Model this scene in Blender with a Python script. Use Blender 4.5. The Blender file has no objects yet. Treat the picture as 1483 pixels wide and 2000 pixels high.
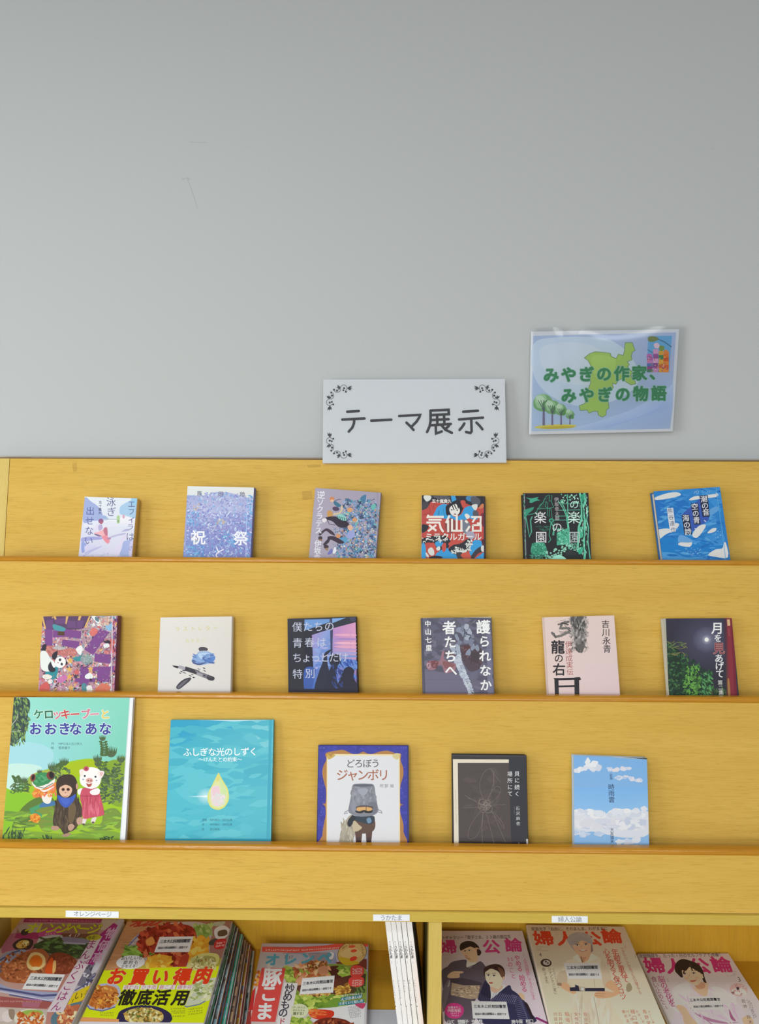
import bpy, math, random
from mathutils import Vector, Matrix

# ------------------------------------------------------------------ camera, world, lamps, exposure
SC = bpy.context.scene
COL = SC.collection
F = 1500.0
CAM = Vector((0.0, 0.0, 1.5))
YAW, PITCH, ROLL = math.radians(0.62), math.radians(0.0), math.radians(0.284)
cd = bpy.data.cameras.new('camera')
cd.sensor_fit = 'VERTICAL'; cd.sensor_height = 36.0; cd.lens = 36.0 * F / 2000.0
cd.clip_start = 0.02; cd.clip_end = 50
cam = bpy.data.objects.new('camera', cd); COL.objects.link(cam)
CR = Matrix.Rotation(YAW, 3, 'Z') @ Matrix.Rotation(math.pi / 2 + PITCH, 3, 'X') @ Matrix.Rotation(ROLL, 3, 'Z')
cam.matrix_world = Matrix.Translation(CAM) @ CR.to_4x4()
SC.camera = cam

W = bpy.data.worlds.new('room_ambient'); SC.world = W; W.use_nodes = True
bgn = W.node_tree.nodes['Background']
bgn.inputs[0].default_value = (0.92, 0.97, 1.0, 1); bgn.inputs[1].default_value = 0.37

def area(name, loc, sx, sy, energy, col=(1, 1, 1)):
    l = bpy.data.lights.new(name, 'AREA'); l.shape = 'RECTANGLE'; l.size = sx; l.size_y = sy
    l.energy = energy; l.color = col
    o = bpy.data.objects.new(name, l); COL.objects.link(o); o.location = loc
    return o
# ceiling fluorescent fittings (they face straight down) and unseen fill panels added at the left and behind the camera
LAMP = (0.97, 1.0, 0.97)
area('ceiling_lamp', (-0.75, -0.25, 2.72), 0.70, 0.30, 13, LAMP)
area('ceiling_lamp', (-2.55, -0.25, 2.72), 0.70, 0.30, 15, LAMP)
area('ceiling_lamp', (1.10, -0.25, 2.72), 0.62, 0.30, 3.5, LAMP)
area('ceiling_lamp', (-1.20, -2.30, 2.72), 1.25, 0.30, 42, LAMP)
area('ceiling_lamp', (-1.00, -4.40, 2.72), 2.60, 0.60, 110, LAMP)
wl = area('unseen_fill', (-3.1, -0.5, 1.35), 1.7, 1.3, 38, (0.93, 0.97, 1.0))  # unseen panel added to brighten the lower left of the wall
wl.rotation_euler = Vector((3.3, 2.0, 0.0)).to_track_quat('-Z', 'Y').to_euler()
wb = area('unseen_fill', (0.2, -3.4, 1.05), 3.0, 1.3, 43, (0.96, 0.98, 1.0))  # unseen panel added as front fill for the bays and wall
wb.rotation_euler = Vector((0.0, 1.0, 0.0)).to_track_quat('-Z', 'Y').to_euler()
SC.view_settings.view_transform = 'Standard'
try: SC.view_settings.look = 'None'
except Exception: pass
SC.view_settings.gamma = 1.0; SC.view_settings.use_curve_mapping = False
SC.view_settings.exposure = 0.0

# ------------------------------------------------------------------ sight lines: where a point seen in the photo lies on a given plane
def ray(px, py):
    return CR @ Vector(((px - 741.5) / F, (1000.0 - py) / F, -1.0))
def on_plane(px, py, p0, n):
    d = ray(px, py)
    return CAM + d * ((p0 - CAM).dot(n) / d.dot(n))
def at_depth(px, py, Y):
    d = ray(px, py)
    return CAM + d * (Y / d.y)

# ------------------------------------------------------------------ colour
def lin(c):
    return c / 12.92 if c <= 0.04045 else ((c + 0.055) / 1.055) ** 2.4
_hc = {}
def H(h, g=1.0):
    k = (h, g)
    if k not in _hc:
        _hc[k] = tuple(min(0.93, lin(int(h[i:i + 2], 16) / 255) * g) for i in (0, 2, 4)) + (1.0,)
    return _hc[k]
def mixc(a, b, t):
    return tuple(a[i] * (1 - t) + b[i] * t for i in range(3)) + (1.0,)

# ------------------------------------------------------------------ materials
def newmat(name):
    m = bpy.data.materials.new(name); m.use_nodes = True
    nt = m.node_tree; b = nt.nodes['Principled BSDF']
    return m, nt, b
def print_mat(name, rough, coat=0.0, fibre=0.03):
    m, nt, b = newmat(name); N = nt.nodes; L = nt.links
    a = N.new('ShaderNodeAttribute'); a.attribute_name = 'Col'
    no = N.new('ShaderNodeTexNoise'); no.inputs['Scale'].default_value = 420; no.inputs['Detail'].default_value = 3
    geo = N.new('ShaderNodeNewGeometry'); L.new(geo.outputs['Position'], no.inputs['Vector'])
    mr = N.new('ShaderNodeMapRange'); mr.inputs[3].default_value = 1 - fibre; mr.inputs[4].default_value = 1 + fibre
    L.new(no.outputs['Fac'], mr.inputs[0])
    mx = N.new('ShaderNodeVectorMath'); mx.operation = 'SCALE'
    L.new(a.outputs['Color'], mx.inputs[0]); L.new(mr.outputs[0], mx.inputs['Scale'])
    L.new(mx.outputs[0], b.inputs['Base Color'])
    b.inputs['Roughness'].default_value = rough
    b.inputs['Specular IOR Level'].default_value = 0.22
    b.inputs['Coat Weight'].default_value = coat; b.inputs['Coat Roughness'].default_value = 0.12
    return m
M_PRINT = print_mat('printed_paper', 0.5)
M_FILM = print_mat('film_wrapped_print', 0.45, 0.12)
M_MAG = print_mat('magazine_print', 0.5, 0.06)
M_MATTE = print_mat('matte_print', 0.8)

def wood(name, c1, c2, pore, axis='X', rough=0.5, fine=1.0, spec=0.14):
    m, nt, b = newmat(name); N = nt.nodes; L = nt.links
    geo = N.new('ShaderNodeNewGeometry')
    def noise(scale, detail, dist=0.0, off=0.0):
        mp = N.new('ShaderNodeMapping'); mp.inputs['Scale'].default_value = scale; mp.inputs['Location'].default_value = (off, off * 1.7, off * .6)
        L.new(geo.outputs['Position'], mp.inputs['Vector'])
        n = N.new('ShaderNodeTexNoise'); n.inputs['Scale'].default_value = 1.0; n.inputs['Detail'].default_value = detail
        n.inputs['Roughness'].default_value = 0.6; n.inputs['Distortion'].default_value = dist
        L.new(mp.outputs[0], n.inputs['Vector']); return n
    def sc(l, t):
        return (l, t, t) if axis == 'X' else (t, t, l)
    n1 = noise(sc(2.2, 34), 7, 0.3); n2 = noise(sc(26, 760 * fine), 4, 0.0, 3.1); n3 = noise(sc(1.1, 3.5), 2, 0.3, 7.7)
    n4 = noise(sc(50, 900 * fine), 2, 0, 5.5)
    r1 = N.new('ShaderNodeValToRGB'); e = r1.color_ramp.elements
    e[0].position = 0.30; e[0].color = (*c1, 1); e[1].position = 0.70; e[1].color = (*c2, 1)
    L.new(n1.outputs['Fac'], r1.inputs[0])
    def darken(prev, n, lo, hi, amount, colr):
        mr = N.new('ShaderNodeMapRange'); mr.inputs[1].default_value = lo; mr.inputs[2].default_value = hi
        mr.inputs[3].default_value = amount; mr.inputs[4].default_value = 0.0
        L.new(n.outputs['Fac'], mr.inputs[0])
        mx = N.new('ShaderNodeMix'); mx.data_type = 'RGBA'
        L.new(mr.outputs[0], mx.inputs['Factor']); L.new(prev, mx.inputs[6]); mx.inputs[7].default_value = (*colr, 1)
        return mx.outputs[2]
    o = darken(r1.outputs[0], n2, 0.36, 0.50, 0.35, pore)
    o = darken(o, n4, 0.28, 0.36, 0.55, pore)
    o = darken(o, n3, 0.35, 0.62, 0.25, c1)
    L.new(o, b.inputs['Base Color'])
    b.inputs['Roughness'].default_value = rough; b.inputs['Specular IOR Level'].default_value = spec
    bp = N.new('ShaderNodeBump'); bp.inputs['Strength'].default_value = 0.06; bp.inputs['Distance'].default_value = 0.002
    L.new(n2.outputs['Fac'], bp.inputs['Height']); L.new(bp.outputs[0], b.inputs['Normal'])
    return m
M_WOOD = wood('oak_veneer', (0.66, 0.405, 0.074), (0.725, 0.47, 0.102), (0.42, 0.235, 0.03))
M_WOODV = wood('oak_veneer_upright', (0.64, 0.47, 0.12), (0.72, 0.55, 0.19), (0.50, 0.36, 0.08), 'Z')
M_RAIL = wood('oak_rail', (0.58, 0.41, 0.065), (0.66, 0.48, 0.11), (0.46, 0.30, 0.06), 'X')
M_BACK = wood('oak_back_panel', (0.62, 0.33, 0.024), (0.70, 0.39, 0.036), (0.46, 0.25, 0.035), 'Z', 0.55)
M_NOSE = wood('varnished_edging', (0.50, 0.21, 0.010), (0.60, 0.28, 0.018), (0.32, 0.12, 0.006), 'X', 0.13, 1.0, 0.5)

def plain(name, col, rough=0.6, coat=0.0):
    m, nt, b = newmat(name); N = nt.nodes; L = nt.links
    no = N.new('ShaderNodeTexNoise'); no.inputs['Scale'].default_value = 90; no.inputs['Detail'].default_value = 4
    geo = N.new('ShaderNodeNewGeometry'); L.new(geo.outputs['Position'], no.inputs['Vector'])
    r = N.new('ShaderNodeValToRGB'); e = r.color_ramp.elements
    e[0].color = (*[c * 0.97 for c in col], 1); e[1].color = (*[min(1, c * 1.03) for c in col], 1)
    L.new(no.outputs['Fac'], r.inputs[0]); L.new(r.outputs[0], b.inputs['Base Color'])
    b.inputs['Roughness'].default_value = rough; b.inputs['Coat Weight'].default_value = coat
    return m
M_PAGES, _nt, _b = newmat('page_edges')
_n = _nt.nodes.new('ShaderNodeTexNoise'); _n.inputs['Scale'].default_value = 1; _n.inputs['Detail'].default_value = 2
_t = _nt.nodes.new('ShaderNodeTexCoord'); _mp = _nt.nodes.new('ShaderNodeMapping'); _mp.inputs['Scale'].default_value = (6, 2600, 6)
_nt.links.new(_t.outputs['Object'], _mp.inputs[0]); _nt.links.new(_mp.outputs[0], _n.inputs['Vector'])
_r = _nt.nodes.new('ShaderNodeValToRGB'); _r.color_ramp.elements[0].color = (0.62, 0.58, 0.50, 1); _r.color_ramp.elements[1].color = (0.86, 0.84, 0.78, 1)
_r.color_ramp.elements[0].position = .35; _r.color_ramp.elements[1].position = .6
_nt.links.new(_n.outputs['Fac'], _r.inputs[0]); _nt.links.new(_r.outputs[0], _b.inputs['Base Color']); _b.inputs['Roughness'].default_value = 0.8

M_WALL, _nt, _b = newmat('grey_wall_panel')
_a = _nt.nodes.new('ShaderNodeAttribute'); _a.attribute_name = 'Col'
_n = _nt.nodes.new('ShaderNodeTexNoise'); _n.inputs['Scale'].default_value = 260; _n.inputs['Detail'].default_value = 4
_g = _nt.nodes.new('ShaderNodeNewGeometry'); _nt.links.new(_g.outputs['Position'], _n.inputs['Vector'])
_mr = _nt.nodes.new('ShaderNodeMapRange'); _mr.inputs[3].default_value = .97; _mr.inputs[4].default_value = 1.03
_nt.links.new(_n.outputs['Fac'], _mr.inputs[0])
_mx = _nt.nodes.new('ShaderNodeVectorMath'); _mx.operation = 'SCALE'
_nt.links.new(_a.outputs['Color'], _mx.inputs[0]); _nt.links.new(_mr.outputs[0], _mx.inputs['Scale'])
_nt.links.new(_mx.outputs[0], _b.inputs['Base Color']); _b.inputs['Roughness'].default_value = 0.55
_b.inputs['Specular IOR Level'].default_value = 0.25

M_CLEAR, _nt, _b = newmat('clear_film')
_b.inputs['Base Color'].default_value = (1, 1, 1, 1); _b.inputs['Roughness'].default_value = 0.12
_b.inputs['Alpha'].default_value = 0.10; _b.inputs['Specular IOR Level'].default_value = 0.5; _b.inputs['Coat Weight'].default_value = 0
_gl = _nt.nodes.new('ShaderNodeBsdfGlossy'); _gl.inputs['Roughness'].default_value = 0.09
_tr = _nt.nodes.new('ShaderNodeBsdfTransparent'); _fr = _nt.nodes.new('ShaderNodeFresnel'); _fr.inputs[0].default_value = 1.5
_mm = _nt.nodes.new('ShaderNodeMixShader')
_nt.links.new(_fr.outputs[0], _mm.inputs[0]); _nt.links.new(_tr.outputs[0], _mm.inputs[1]); _nt.links.new(_gl.outputs[0], _mm.inputs[2])
_nt.links.new(_mm.outputs[0], _nt.nodes['Material Output'].inputs[0])

# ------------------------------------------------------------------ object helpers
def empty(name, mw=None, label=None, cat=None, group=None):
    o = bpy.data.objects.new(name, None); COL.objects.link(o); o.empty_display_size = 0.02
    if mw is not None: o.matrix_world = mw
    tag(o, label, cat, group); return o
def tag(o, label=None, cat=None, group=None, kind=None):
    if label: o['label'] = label
    if cat: o['category'] = cat
    if group: o['group'] = group
    if kind: o['kind'] = kind
    return o
def mesh_obj(name, verts, faces, mat, parent=None, cols=None, smooth=False):
    me = bpy.data.meshes.new(name); me.from_pydata(verts, [], faces)
    if cols is not None:
        at = me.color_attributes.new('Col', 'FLOAT_COLOR', 'CORNER')
        flat = [x for fc in cols for c in fc for x in c]
        at.data.foreach_set('color', flat)
    for m in (mat if isinstance(mat, (list, tuple)) else [mat]): me.materials.append(m)
    if smooth:
        for p in me.polygons: p.use_smooth = True
    me.update()
    o = bpy.data.objects.new(name, me); COL.objects.link(o)
    if parent is not None: o.parent = parent
    return o
class MB:
    """collects solids into one mesh, one colour per face corner"""
    def __init__(s): s.v = []; s.f = []; s.c = []
    def quad(s, pts, col=(1, 1, 1, 1)):
        b = len(s.v); s.v += [tuple(p) for p in pts]; s.f.append(tuple(range(b, b + len(pts)))); s.c.append([col] * len(pts))
    def prism(s, prof, x0, x1, col=(1, 1, 1, 1)):
        """profile of (y,z) points counter-clockwise seen from +x, swept along x"""
        n = len(prof); b = len(s.v)
        s.v += [(x0, y, z) for y, z in prof] + [(x1, y, z) for y, z in prof]
        for i in range(n):
            j = (i + 1) % n; s.f.append((b + i, b + n + i, b + n + j, b + j)); s.c.append([col] * 4)
        s.f.append(tuple(b + i for i in range(n))); s.c.append([col] * n)
        s.f.append(tuple(b + n + i for i in reversed(range(n)))); s.c.append([col] * n)
    def box(s, x0, x1, y0, y1, z0, z1, col=(1, 1, 1, 1)):
        s.prism([(y0, z0), (y1, z0), (y1, z1), (y0, z1)], x0, x1, col)
    def build(s, name, mat, parent=None, smooth=False):
        return mesh_obj(name, s.v, s.f, mat, parent, s.c, smooth)
def bevel(o, w, seg=2):
    m = o.modifiers.new('bevel', 'BEVEL'); m.width = w; m.segments = seg; m.limit_method = 'ANGLE'; return o

# ------------------------------------------------------------------ glyphs (the font that comes with Blender)
_tc = bpy.data.curves.new('glyph_source', 'FONT'); _tc.resolution_u = 3
_to = bpy.data.objects.new('glyph_source', _tc); COL.objects.link(_to)
_gc = {}
def glyph(ch, off=0.0):
    k = (ch, off)
    if k not in _gc:
        _tc.body = ch; _tc.offset = off
        dg = bpy.context.evaluated_depsgraph_get(); dg.update()
        me = bpy.data.meshes.new_from_object(_to.evaluated_get(dg))
        V = [(v.co.x, v.co.y) for v in me.vertices]; Fc = [tuple(p.vertices) for p in me.polygons]
        bpy.data.meshes.remove(me)
        if V and ord(ch) < 0x2000:
            xs = [v[0] for v in V]; cx = (min(xs) + max(xs)) / 2; V = [(x - cx, y - 0.36) for x, y in V]
        else: V = [(x - 0.5, y - 0.38) for x, y in V]
        _gc[k] = (V, Fc)
    return _gc[k]

# ------------------------------------------------------------------ printed artwork on a sheet or cover
def clip_poly(pts, cols, x0, x1, z0, z1):
    def cut(P, C, inside, t_of):
        oP, oC = [], []
        for i in range(len(P)):
            a, b = P[i - 1], P[i]; ca, cb = C[i - 1], C[i]; ia, ib = inside(a), inside(b)
            if ia != ib:
                t = t_of(a, b); oP.append((a[0] + (b[0] - a[0]) * t, a[1] + (b[1] - a[1]) * t)); oC.append(mixc(ca, cb, t))
            if ib: oP.append(b); oC.append(cb)
        return oP, oC
    for ax, lim, sg in ((0, x0, 1), (0, x1, -1), (1, z0, 1), (1, z1, -1)):
        if not pts: break
        if all((p[ax] - lim) * sg >= 0 for p in pts): continue
        pts, cols = cut(pts, cols, lambda p: (p[ax] - lim) * sg >= 0, lambda a, b: (lim - a[ax]) / (b[ax] - a[ax]))
    return pts, cols
class Art:
    """flat artwork printed on the front of a sheet; points are given on a view of the photo (origin ox,oy, magnified sc)"""
    def __init__(s, sheet, ox, oy, sc, gain=1.0, seed=1):
        s.sh = sheet; s.ox, s.oy, s.sc, s.g = ox, oy, sc, gain
        s.parts = {}; s.part = 'art'; s.shear = 0.0; s.R = random.Random(seed); s.prep()
    def loc(s, x, y): return s.sh.local(s.ox + x / s.sc, s.oy + y / s.sc)
    NX, NZ = 110, 150
    def prep(s):
        s.grid = [[0] * s.NX for _ in range(s.NZ)]; s.top = 0; s.unit = None; s.eps = None
    def begin(s): s.unit = []
    def end(s):
        u = s.unit; s.unit = None
        if u: s._put(u)
    def _put(s, polys):
        """ink goes just above whatever it overprints"""
        x0, x1, z0, z1 = s.sh.rect; fx, fz = s.NX / (x1 - x0), s.NZ / (z1 - z0); span = {}
        for L, _ in polys:
            n = len(L); P = [((p[0] - x0) * fx, (p[1] - z0) * fz) for p in L]
            for i in range(n):
                (ax, az), (bx, bz) = P[i - 1], P[i]
                if az > bz: ax, az, bx, bz = bx, bz, ax, az
                r0, r1 = max(0, int(az)), min(s.NZ - 1, int(bz))
                for r in range(r0, r1 + 1):
                    if bz - az > 1e-9:
                        t0 = min(1, max(0, (r - az) / (bz - az))); t1 = min(1, max(0, (r + 1 - az) / (bz - az)))
                        u, v = ax + (bx - ax) * t0, ax + (bx - ax) * t1
                    else: u, v = ax, bx
                    if u > v: u, v = v, u
                    if r in span: a, b = span[r]; span[r] = (min(a, u), max(b, v))
                    else: span[r] = (u, v)
        k = 0; cells = []
        for r, (u, v) in span.items():
            a, b = max(0, int(u)), min(s.NX - 1, int(v)); row = s.grid[r]; cells.append((row, a, b))
            m = max(row[a:b + 1], default=0)
            if m > k: k = m
        k += 1; s.top = max(s.top, k)
        for row, a, b in cells: row[a:b + 1] = [k] * (b + 1 - a)
        v, f, c = s.parts.setdefault(s.part, ([], [], []))
        for L, cols in polys:
            b = len(v); v += [(p[0], k, p[1]) for p in L]; f.append(tuple(range(b, b + len(L)))); c.append(cols)
    def _add(s, L, cols, k=None):
        L, cols = clip_poly(L, cols, *s.sh.rect)
        if len(L) < 3: return
        if s.unit is not None: s.unit.append((L, cols))
        else: s._put([(L, cols)])
    def C(s, c): return H(c, s.g) if isinstance(c, str) else c
    def P(s, pts, col, k=None):
        cols = [s.C(x) for x in col] if isinstance(col, list) else [s.C(col)] * len(pts)
        s._add([s.loc(*p) for p in pts], cols, k)
    def full(s, c0, c1=None, c2=None, c3=None):
        """whole sheet, corner colours tl tr br bl"""
        x0, x1, z0, z1 = s.sh.rect; c0 = s.C(c0); c1 = s.C(c1) if c1 else c0; c2 = s.C(c2) if c2 else c1; c3 = s.C(c3) if c3 else c2
        s._add([(x0, z1), (x1, z1), (x1, z0), (x0, z0)], [c0, c1, c2, c3])
    def S(s, pts, col, n=4, k=None):
        """smooth closed outline"""
        o = []; m = len(pts)
        for i in range(m):
            p0, p1, p2, p3 = pts[i - 1], pts[i], pts[(i + 1) % m], pts[(i + 2) % m]
            for j in range(n):
                t = j / n; t2 = t * t; t3 = t2 * t
                o.append(tuple(0.5 * ((2 * p1[a]) + (-p0[a] + p2[a]) * t + (2 * p0[a] - 5 * p1[a] + 4 * p2[a] - p3[a]) * t2 + (-p0[a] + 3 * p1[a] - 3 * p2[a] + p3[a]) * t3) for a in (0, 1)))
        s.P(o, col, k)
    def E(s, cx, cy, rx, ry, col, rot=0, n=20, k=None, edge=None):
        cs, sn = math.cos(math.radians(rot)), math.sin(math.radians(rot))
        pts = [(cx + rx * math.cos(t) * cs - ry * math.sin(t) * sn, cy + rx * math.cos(t) * sn + ry * math.sin(t) * cs) for t in [2 * math.pi * i / n for i in range(n)]]
        if edge is None: s.P(pts, col, k)
        else:
            s.begin()
            for i in range(n): s.P([(cx, cy), pts[i], pts[(i + 1) % n]], [col, edge, edge])
            s.end()
    def Q(s, x0, y0, x1, y1, c, c1=None):
        s.P([(x0, y0), (x1, y0), (x1, y1), (x0, y1)], c if c1 is None else [c, c, c1, c1])
    def L(s, pts, w, col, k=None, cap=True):
        n = len(pts); left, right = [], []; h = w / 2
        d = []
        for a, b in zip(pts, pts[1:]):
            dx, dy = b[0] - a[0], b[1] - a[1]; q = math.hypot(dx, dy) or 1; d.append((dx / q, dy / q))
        for i, p in enumerate(pts):
            a = d[max(0, i - 1)]; b = d[min(n - 2, i)]; mx, my = a[0] + b[0], a[1] + b[1]; q = math.hypot(mx, my) or 1
            mx, my = mx / q, my / q; m = min(1.6, 1 / max(.3, mx * a[0] + my * a[1]))
            left.append((p[0] - my * h * m, p[1] + mx * h * m)); right.append((p[0] + my * h * m, p[1] - mx * h * m))
        out = list(left)
        if cap:
            p, t = pts[-1], d[-1]
            out += [(p[0] + h * (-t[1] * math.cos(a) + t[0] * math.sin(a)), p[1] + h * (t[0] * math.cos(a) + t[1] * math.sin(a))) for a in [math.pi * q / 6 for q in range(1, 6)]]
        out += right[::-1]
        if cap:
            p, t = pts[0], d[0]
            out += [(p[0] + h * (t[1] * math.cos(a) - t[0] * math.sin(a)), p[1] + h * (-t[0] * math.cos(a) - t[1] * math.sin(a))) for a in [math.pi * q / 6 for q in range(1, 6)]]
        s.P(out, col)
    def arc(s, cx, cy, r, a0, a1, w, col, n=12):
        s.L([(cx + r * math.cos(math.radians(a0 + (a1 - a0) * i / n)), cy + r * math.sin(math.radians(a0 + (a1 - a0) * i / n))) for i in range(n + 1)], w, col, cap=False)
    def blob(s, cx, cy, rx, ry, col, j=0.25, n=11, rot=0, k=None):
        R = s.R; cs, sn = math.cos(math.radians(rot)), math.sin(math.radians(rot)); pts = []
        for i in range(n):
            t = 2 * math.pi * i / n; q = 1 + R.uniform(-j, j); a, b = rx * q * math.cos(t), ry * q * math.sin(t)
            pts.append((cx + a * cs - b * sn, cy + a * sn + b * cs))
        s.S(pts, col, 2, k)
    def scatter(s, inside, box, n, pal, ln, wd, ang=(0, 180), shape='leaf', layers=14):
        """many small brush marks; inside(x,y) says where"""
        R = s.R; x0, y0, x1, y1 = box; c = 0; tries = 0
        while c < n and tries < n * 30:
            tries += 1; x, y = R.uniform(x0, x1), R.uniform(y0, y1)
            if inside and not inside(x, y): continue
            a = math.radians(R.uniform(*ang)); l = R.uniform(*ln) / 2; w = R.uniform(*wd) / 2; ca, sa = math.cos(a), math.sin(a)
            col = R.choice(pal)
            if shape == 'leaf': pts = [(-l, 0), (-l * .3, w), (l * .5, w * .8), (l, 0), (l * .4, -w * .7), (-l * .4, -w)]
            elif shape == 'shard': pts = [(R.uniform(-1, -.5) * l, R.uniform(-1, 1) * w), (R.uniform(-.3, .3) * l, w), (R.uniform(.5, 1) * l, R.uniform(-1, 1) * w), (R.uniform(-.3, .3) * l, -w)]
            elif shape == 'curl': pts = [(-l, -w), (-l * .4, w * .6), (l * .3, w * .8), (l, -w), (l * .3, w * .1), (-l * .4, 0)]
            else: pts = [(l * math.cos(t), w * math.sin(t)) for t in [i * math.pi / 4 for i in range(8)]]
            s.P([(x + p * ca - q * sa, y + p * sa + q * ca) for p, q in pts], col); c += 1
    def T(s, txt, x0, y0, x1, y1, size, col, bold=0.0, sx=1.0, rot=0, vert=False, part=None, sy=1.0, shear=None):
        """characters centred on evenly spaced points from (x0,y0) to (x1,y1)"""
        keep = s.part
        if part: s.part = part
        n = len(txt); sh = s.shear if shear is None else shear; col = s.C(col)
        cr, sr = math.cos(math.radians(rot)), math.sin(math.radians(rot))
        for i, ch in enumerate(txt):
            if ch in ' \u3000': continue
            t = i / (n - 1) if n > 1 else 0; cx, cy = x0 + (x1 - x0) * t, y0 + (y1 - y0) * t
            V, Fc = glyph(ch); q = []
            for gx, gy in V:
                if vert and ch in 'ー〜「」、。':
                    if ch in 'ー〜': gx, gy = gy, -gx
                    elif ch in '、。': gx, gy = gx + .6, gy + .6
                    else: gx, gy = gy, -gx
                a, b = gx * size * sx + sh * gy * size, -gy * size * sy
                q.append(s.loc(cx + a * cr - b * sr, cy + a * sr + b * cr))
            if bold > 0.001:
                nd = 4 if bold < .018 else 8 if bold < .028 else 12
                offs = [(bold * math.cos(2 * math.pi * m / nd + .785), bold * math.sin(2 * math.pi * m / nd + .785)) for m in range(nd)]
                o0 = s.loc(cx, cy); ox = s.loc(cx + size, cy); oy = s.loc(cx, cy - size)
                offs = [((ox[0] - o0[0]) * e + (oy[0] - o0[0]) * g, (ox[1] - o0[1]) * e + (oy[1] - o0[1]) * g) for e, g in offs]
            else: offs = [(0, 0)]
            for e, g in offs:
                s.begin()
                for fc in Fc: s._add([(q[j][0] + e, q[j][1] + g) for j in fc], [col] * len(fc))
                s.end()
        s.part = keep
    def tiny(s, x0, y0, x1, y1, size, col, part=None, vert=False, n=None):
        """a line of print too small to read: short strokes in the rhythm of characters"""
        keep = s.part
        if part: s.part = part
        R = s.R; d = math.hypot(x1 - x0, y1 - y0); n = n or max(2, int(d / (size * 1.02))); k = None
        for i in range(n):
            t = (i + .5) / n; cx, cy = x0 + (x1 - x0) * t, y0 + (y1 - y0) * t; h = size * .42
            for j in range(3):
                if R.random() < .5:
                    yy = cy + R.uniform(-h, h); s.P([(cx - h, yy), (cx + h, yy - h * .1), (cx + h, yy + h * .16), (cx - h, yy + h * .26)], col, k)
                else:
                    xx = cx + R.uniform(-h, h); s.P([(xx, cy - h), (xx + h * .26, cy - h), (xx + h * .2, cy + h), (xx - h * .06, cy + h)], col, k)
        s.part = keep
    def flush(s, name, mat, parent, extra=None, label=None):
        if s.eps is None: s.eps = min(8e-6, 1.2e-3 / max(1, s.top))
        v, f, c = s.parts.pop(name, ([], [], [])); v = [(x, -(2e-5 + k * s.eps), z) for x, k, z in v]
        if extra:
            b = len(v); v = v + extra.v; f = f + [tuple(i + b for i in fc) for fc in extra.f]; c = c + extra.c
        if not f: return None
        o = mesh_obj(name.split('#')[0] if name != 'art' else 'cover', v, f, mat, parent, c)
        if label: o['label'] = label
        return o

class Sheet:
    """a rectangle in space: frame matrix plus its size; local x right, z up the sheet, -y out of its face"""
    def __init__(s, p0, n, up, TL, TR, h=None, zfloor=None):
        a, b = on_plane(*TL, p0, n), on_plane(*TR, p0, n); U = (b - a); s.w = U.length; U.normalize()
        V = n.cross(U); V.normalize()
        if V.dot(up) < 0: V = -V
        if h is None:      # tall enough to stand on the floor given
            h = (min(a.z, b.z) - zfloor) / V.z
        s.h = h; s.n = n; base = (a + b) / 2 - V * h; D = -n
        s.mw = Matrix(((U.x, D.x, V.x, base.x), (U.y, D.y, V.y, base.y), (U.z, D.z, V.z, base.z), (0, 0, 0, 1)))
        s.inv = s.mw.inverted(); s.p0 = base; s.rect = (-s.w / 2, s.w / 2, 0.0, h)
    def local(s, px, py):
        q = s.inv @ on_plane(px, py, s.p0, s.n); return (q.x, q.z)

# ------------------------------------------------------------------ the setting
YW = 1.55
wall = MB()
wall.box(-3.2, 3.2, YW, YW + 0.1, 0.0, 2.76, H('BEC1C1'))
def wall_mark(pts, w, col):
    for a, b in zip(pts, pts[1:]):
        p, q = at_depth(*a, YW - 2e-4), at_depth(*b, YW - 2e-4); d = (q - p); d.normalize(); n = Vector((-d.z, 0, d.x)) * w / 2
        wall.quad([p + n, p - n, q - n * .4, q + n * .4], col)
wall_mark([(371, 277), (386, 278), (404, 278)], 0.0012, H('B0B3B4'))
wall_mark([(355, 350), (366, 347), (372, 352)], 0.0016, H('B2B5B6'))
wall_mark([(366, 348), (373, 368), (379, 385), (386, 408)], 0.0014, H('B3B6B7'))
wall_mark([(1389, 289), (1396, 291)], 0.0012, H('B3B6B7'))
tag(wall.build('wall_back', M_WALL), 'pale grey wall panel above the book rack', kind='structure')
fl = MB(); fl.box(-3.2, 3.2, -2.6, YW, -0.1, 0.0, H('B5A58C'))
tag(fl.build('floor', M_MATTE), 'beige floor in front of the book rack', kind='structure')
tr = MB(); tr.box(-3.2, 3.2, 1.541, YW - 1e-4, 1.595, 1.6092, H('B9AB9C'))
tag(tr.build('trim_1', M_MATTE), 'thin beige trim where the wall meets the rack', kind='structure')

# ------------------------------------------------------------------ the tiered display rack
XL = at_depth(18.8, 900, 1.523).x        # inner face of the left end panel
DX0, DX1 = at_depth(838, 1830, 1.288).x, at_depth(863, 1830, 1.288).x   # upright between the magazine bays
XE0, XE1 = XL - 0.020, 2 * (DX0 + DX1) / 2 - XL + 0.020
rack = empty('display_rack', Matrix.Translation((0.1, 1.42, 0)),
             'tiered yellow oak display rack with sloped boards above open magazine bays', 'display rack')
RI = Matrix.Translation((0.1, 1.42, 0)).inverted()
def rpart(mb, name, mat, bev=0.0, label=None):
    mb.v = [tuple(RI @ Vector(p)) for p in mb.v]
    o = mb.build(name, mat, rack)
    if bev: bevel(o, bev)
    if label: o['label'] = label
    return o
SL = 0.1086                              # the boards lean back about six degrees
LIP = [(1.450, 1.403), (1.375, 1.163), (1.300, 0.924)]      # front of each edging strip, its lower edge
LEDGE = [zb - 0.036 for _, zb in LIP]
tops = [(1.523, 1.6033), (1.452, 1.403), (1.377, 1.163), (1.302, 0.924)]
bots = LEDGE + [0.8312]
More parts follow.
